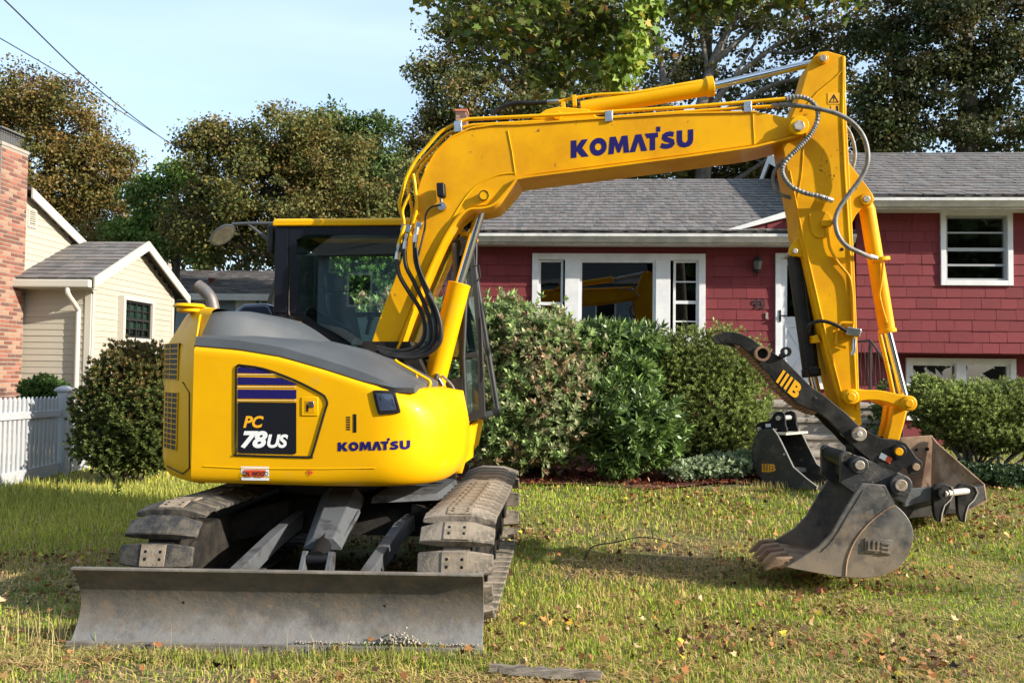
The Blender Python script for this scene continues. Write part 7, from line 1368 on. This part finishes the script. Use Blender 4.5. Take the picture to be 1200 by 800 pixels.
# ---- grass ----
def gzn(x, y):
    def s_(a, b, t): t = np.clip((t-a)/(b-a), 0, 1); return t*t*(3-2*t)
    l = 0.13*s_(6.5, 10, y); r = 0.28*s_(6.8, 10.3, y)+0.22*s_(10.3, 12.6, y); k = s_(-5, 0, x)
    return l*(1-k)+r*k+0.018*np.sin(x*1.7+y*0.6)*np.sin(y*1.3-x*0.4)+0.012*np.sin(x*4.1+1)*np.sin(y*3.7)-0.02
def pn(x, y, f, s): return 0.5+0.17*(np.sin(x*f+s)+np.sin(y*f*1.3+s*1.7+x*f*.5)+np.sin((x-y)*f*0.8+s*.6))
def in_bed(x, y): return (x > -0.75) & (x < 3.1) & (y > 9.85+0.12*np.sin(x*2))
def scatter(n, y0, y1, p=1.0):
    y = y0+(y1-y0)*R3.random(n)**p; x = (R3.random(n)*2-1)*(0.64*y+0.35); return x, y
BLD = []; COL = []
def blades(n, y0, y1, h0, h1, w_, segs=2):
    x, y = scatter(n, y0, y1); bare = pn(x, y, 1.9, 2.0)+0.25*pn(x, y, 7.0, 1.0)
    dirt = (np.exp(-((x+4.0)**2/1.6+(y-5.9)**2/1.0))+0.8*np.exp(-((x-0.1)**2/0.5+(y-4.25)**2/0.06))+0.9*np.exp(-((x-1.1)**2/0.9+(y-6.75)**2/0.25))+0.6*np.exp(-((x-3.4)**2/0.5+(y-4.6)**2/0.1))+np.exp(-((x+1.4)**2/1.3+(y-6.6)**2/2.2)))
    keep = (R3.random(n) < np.clip(1.25-dirt*1.25, 0.08, 1)*np.clip(2.0*(bare+0.10*(pn(x, y, 13, 2)-0.5))-0.22, 0.15, 1)) & ~in_bed(x, y); x = x[keep]; y = y[keep]; dirt = dirt[keep]; n = len(x)
    lush = pn(x, y, 1.1, 0.3)+0.2*(pn(x, y, 5.0, 4)-0.5); dry = pn(x, y, 1.7, 5.1)+0.25*R3.normal(size=n)+0.35*dirt
    left = np.clip((-x-1.6)/1.5, 0, 1)*np.clip((y-6.6)/1.2, 0, 1)
    h = (h0+(h1-h0)*R3.random(n)**1.6)*(0.55+1.1*lush+0.25*left); a = R3.random(n)*6.28; d = np.stack([np.cos(a), np.sin(a), np.zeros(n)], 1); s = np.stack([-np.sin(a), np.cos(a), np.zeros(n)], 1)*(w_*(0.6+0.8*R3.random(n)))[:, None]*0.5
    P = np.stack([x, y, gzn(x, y)-0.005], 1); ln = (0.15+0.75*R3.random(n)); up_ = np.array([0, 0, 1.0])
    M1 = P+(up_*0.6+d*ln[:, None]*0.25)*h[:, None]; T1 = P+(up_*(1-0.35*ln[:, None])+d*ln[:, None]*0.8)*h[:, None]
    V = np.stack([P-s, P+s, M1+s*0.7, M1-s*0.7, M1-s*0.7, M1+s*0.7, T1+s*0.04, T1-s*0.04], 1).reshape(-1, 3)
    g1 = np.array([0.19, 0.31, 0.03]); g2 = np.array([0.42, 0.47, 0.05]); tn = np.array([0.60, 0.42, 0.16]); yl = np.array([0.58, 0.56, 0.07])
    r = R3.random(n)[:, None]; c = g1*(1-r)+g2*r; c = c*(1-0.8*left[:, None])+yl*0.8*left[:, None]; isdry = (R3.random(n) < np.clip((dry-0.28)*1.0, 0.12, 0.85))[:, None]; c = np.where(isdry, tn*(0.6+0.6*R3.random((n, 1))), c)*(1+0.15*R3.normal(size=(n, 1)))
    BLD.append(V); COL.append(np.repeat(np.clip(c, 0.01, 1), 2, 0))
blades(60000, 3.8, 5.4, 0.02, 0.065, 0.005); blades(84000, 5.4, 7.6, 0.02, 0.065, 0.0065); blades(68000, 7.6, 10.4, 0.02, 0.065, 0.009); blades(20000, 10.2, 14.5, 0.03, 0.08, 0.013)
# long unmown grass by the fence and round the blade
def tufts(spots, m_, hh, col, w_=0.006):
    for (x0, y0, sx, sy, n) in spots:
        x = x0+R3.normal(size=n)*sx; y = y0+R3.normal(size=n)*sy; h = hh*(0.5+0.8*R3.random(n)); a = R3.random(n)*6.28; d = np.stack([np.cos(a), np.sin(a), np.zeros(n)], 1); s = np.stack([-np.sin(a), np.cos(a), np.zeros(n)], 1)*w_*0.5; P = np.stack([x, y, gzn(x, y)-0.01], 1); ln = (0.1+0.6*R3.random(n))[:, None]; up_ = np.array([0, 0, 1.0])
        M1 = P+(up_*0.6+d*ln*0.25)*h[:, None]; T1 = P+(up_*(1-0.3*ln)+d*ln*0.8)*h[:, None]; BLD.append(np.stack([P-s, P+s, M1+s*0.7, M1-s*0.7, M1-s*0.7, M1+s*0.7, T1+s*0.04, T1-s*0.04], 1).reshape(-1, 3)); c = np.array(col)*(0.65+0.6*R3.random((n, 1))); COL.append(np.repeat(np.clip(c, 0.01, 1), 2, 0))
tufts([(-4.2, 9.4, 0.9, 0.5, 3500), (-5.2, 9.0, 0.6, 0.3, 1800), (-3.4, 9.9, 0.5, 0.4, 2200), (-5.9, 9.6, 0.4, 0.3, 1200)], 0, 0.14, (0.34, 0.35, 0.07), 0.009)
tufts([(-4.6, 8.6, 0.9, 0.5, 2600), (-3.2, 8.9, 0.5, 0.4, 1500)], 0, 0.13, (0.48, 0.46, 0.10), 0.008)
tufts([(-2.55, 5.0, 0.10, 0.08, 90), (-2.85, 4.8, 0.12, 0.1, 60), (-2.7, 4.5, 0.25, 0.08, 50)], 0, 0.22, (0.46, 0.36, 0.16), 0.004)
tufts([(-1.4, 4.62, 0.75, 0.05, 1500), (-0.3, 4.6, 0.2, 0.05, 300)], 0, 0.085, (0.24, 0.25, 0.06), 0.004); tufts([(-1.3, 4.6, 0.7, 0.05, 45)], 0, 0.18, (0.5, 0.42, 0.22), 0.0025)
tufts([(3.0, 6.3, 0.35, 0.06, 900), (2.2, 6.55, 0.25, 0.08, 500), (0.1, 6.3, 0.12, 0.8, 900)], 0, 0.11, (0.22, 0.25, 0.06), 0.004); tufts([(3.2, 9.75, 0.3, 0.05, 300)], 0, 0.11, (0.4, 0.34, 0.14), 0.006)
# clumps of ranker green grass and mats of flattened straw
sp = []; st_ = []
for _ in range(190):
    y = 4.0+7.0*R3.random()**1.3; x = (R3.random()*2-1)*(0.6*y); 
    if not in_bed(np.array([x]), np.array([y]))[0]: sp.append((x, y, 0.05+0.06*R3.random(), 0.04+0.05*R3.random(), 45))
tufts(sp[:110], 0, 0.095, (0.17, 0.26, 0.05), 0.005); tufts(sp[110:], 0, 0.07, (0.42, 0.40, 0.10), 0.005)
def straw(n, cx0, cy0, sx, sy, col=(0.52, 0.36, 0.15), L_=0.10):
    x = cx0+R3.normal(size=n)*sx; y = cy0+R3.normal(size=n)*sy; a = R3.random(n)*6.28; d = np.stack([np.cos(a), np.sin(a), 0.12*R3.random(n)], 1); s = np.stack([-np.sin(a), np.cos(a), np.zeros(n)], 1)*0.0025; P = np.stack([x, y, gzn(x, y)+0.01+0.03*R3.random(n)], 1); ln = (L_*(0.4+R3.random(n)))[:, None]
    BLD.append(np.stack([P-s, P+s, P+d*ln*0.5+s+[0, 0, 0.01], P+d*ln*0.5-s+[0, 0, 0.01], P+d*ln*0.5-s+[0, 0, 0.01], P+d*ln*0.5+s+[0, 0, 0.01], P+d*ln+s*0.2, P+d*ln-s*0.2], 1).reshape(-1, 3)); COL.append(np.repeat(np.clip(np.array(col)*(0.5+0.8*R3.random((n, 1))), 0.01, 1), 2, 0))
rm = [((R3.random()*2-1)*0.55*q_, q_, 0.12+0.25*R3.random(), 0.08+0.12*R3.random(), 130) for q_ in 4.0+5.5*R3.random(90)**1.2]
for (x, y, sx, sy, n) in tuple(rm)+((-3.9, 5.9, 0.8, 0.5, 1500), (-2.7, 4.55, 0.4, 0.1, 700), (-0.2, 4.3, 0.5, 0.1, 900), (0.4, 4.45, 0.35, 0.1, 500), (1.3, 6.8, 0.7, 0.25, 900), (3.4, 4.7, 0.4, 0.2, 700), (2.3, 5.1, 0.8, 0.25, 600), (-4.3, 7.6, 0.7, 0.5, 700), (0.8, 8.5, 0.9, 0.4, 600), (2.0, 4.3, 0.6, 0.15, 600)): straw(n, x, y, sx, sy)
gr = npmesh('lawn_grass', np.concatenate(BLD), 4, 'grass', None, np.concatenate(COL)); gr['kind'] = 'stuff'
# tall weeds by the fence
for i, (x, y, h) in enumerate(((67, 558, 0.34), (138, 560, 0.36))):
    b = at(x, y, 9.3); b.z = gz(b.x, b.y); wt = thing('tall_weed', ['yellow green weed stalk nearest the white fence post', 'yellow green weed stalk in front of the rusty shrub'][i], 'plant', b); mb = MB(); mb.tube([b, b+Vector((0.01, 0, h))], [0.006, 0.003], 5); mb.build('stem', 'leaf', wt)
    n = 60; tt = R3.random(n); P = np.array(b)+np.stack([0.01*tt, 0*tt, tt*h], 1); A = rdir(n)*np.array([1, 1, .4])+np.array([0, 0, .5]); s = 0.08*(1.1-tt*0.7)*(0.6+0.6*R3.random(n)); npmesh('foliage', kites(P, A, rdir(n), s, s*0.3), 4, 'leaf', wt, pick([((0.32, 0.34, 0.06), 2), ((0.2, 0.28, 0.05), 1)], n))
# ---- fallen leaves ----
n = 24000; x, y = scatter(n, 3.9, 11.5, 0.9); k = ~in_bed(x, y) & (R3.random(n) < np.clip(1.3*pn(x, y, 2.1, 3.3)**2*pn(x, y, 6.0, 1.3)*2, 0.04, 1)) & ~((x < -1.8) & (y > 7)); x = x[k]; y = y[k]; n = len(x)
P = np.stack([x, y, gzn(x, y)+0.02+0.035*R3.random(n)], 1); N = unit(np.array([0, 0, 1.0])+0.75*R3.normal(size=(n, 3)))
lf = maple_leaves(P, rdir(n)*np.array([1, 1, .3]), N, 0.036*(0.45+1.0*R3.random(n)), pick([((0.24, 0.11, 0.04), 4), ((0.33, 0.15, 0.05), 3), ((0.11, 0.05, 0.028), 4), ((0.55, 0.42, 0.05), 0.35), ((0.42, 0.28, 0.15), 2)], n, 0.3), 'fallen_leaves', None, 'litter', 0.6); lf['kind'] = 'stuff'
# thatch, crumbs and chips
n = 9000; x, y = scatter(n, 3.9, 8.5); P = np.stack([x, y, gzn(x, y)+0.004+0.015*R3.random(n)], 1); A = rdir(n)*np.array([1, 1, .15]); s = 0.05*(0.4+R3.random(n)); th = npmesh('dry_thatch', kites(P, A, np.tile([0, 0, 1.0], (n, 1)), s, s*0.08+0.002), 4, 'litter', None, pick([((0.42, 0.32, 0.18), 3), ((0.22, 0.15, 0.08), 2)], n)); th['kind'] = 'stuff'
n = 5000; x = -0.7+3.8*R3.random(n); y = 9.85+1.4*R3.random(n)**1.3; P = np.stack([x, y, gzn(x, y)+0.035+0.02*R3.random(n)], 1); s = 0.05*(0.4+R3.random(n)); mc_ = npmesh('mulch_chips', kites(P, rdir(n)*np.array([1, 1, .4]), unit(np.array([0, 0, 1.0])+0.5*R3.normal(size=(n, 3))), s, s*0.4), 4, 'litter', None, pick([((0.20, 0.05, 0.025), 3), ((0.10, 0.03, 0.02), 2), ((0.30, 0.10, 0.04), 1), ((0.35, 0.2, 0.1), 0.4)], n)); mc_['kind'] = 'stuff'
# twigs and a weathered board
def twig(label, pts, D, r, m='bark'): 
    P = []
    for x, y, h in pts: r_ = ray(x, y); t = -EYE.z/r_.z; p = EYE+r_*t; 
    P = [];
    for x, y, h in pts: p = at(x, y, D); p.z = gz(p.x, p.y)+h; P.append(p)
    mb = MB(); P = smoothpts(P, 5); mb.tube(P, [r*(1-0.7*i/(len(P)-1)) for i in range(len(P))], 6)
    for k in range(4): i = 4+k*4; s = P[min(i, len(P)-2)]; mb.tube([s, s+Vector((R3.normal()*.05, R3.normal()*.04, .05+R3.random()*.05)), s+Vector((R3.normal()*.12, R3.normal()*.08, .10+R3.random()*.08))], [r*.5, r*.35, r*.15], 5)
    o = mb.build('fallen_branch', m, None, smooth=60); return tag(o, label, 'branch')
twig('bare brown branch arching over the lawn left of the bucket', [(690, 0, 0.02), (700, 0, 0.14), (725, 0, 0.18), (760, 0, 0.22), (800, 0, 0.14)], 7.1, 0.008)
twig('short pale twig on the lawn between machine and bucket', [(660, 0, 0.01), (668, 0, 0.05), (676, 0, 0.13)], 6.3, 0.008)
bd0 = at(575, 778, 4.45); bd1 = at(705, 797, 4.32); dv = (bd1-bd0); dv.z = 0; L0 = dv.length; uu = dv.normalized(); vv = Vector((-uu.y, uu.x, 0)); mb = MB(); rg = []
for t in np.linspace(0, 1, 12): p = bd0+dv*t; z = gz(p.x, p.y)+0.045; e = 0.012*math.sin(t*19); w_ = 0.05*(1-0.5*abs(t-0.5)); rg.append([Vector((p.x, p.y, z))+vv*(w_+e), Vector((p.x, p.y, z+0.028+0.006*math.sin(t*31)))+vv*(w_*0.6), Vector((p.x, p.y, z+0.03+0.005*math.sin(t*23)))-vv*(w_*0.6), Vector((p.x, p.y, z))-vv*(w_-e)])
mb.loft(rg); bo = mb.build('weathered_board', 'old_wood', None, smooth=40); tag(bo, 'split grey weathered board lying in the grass beside the blade', 'board')
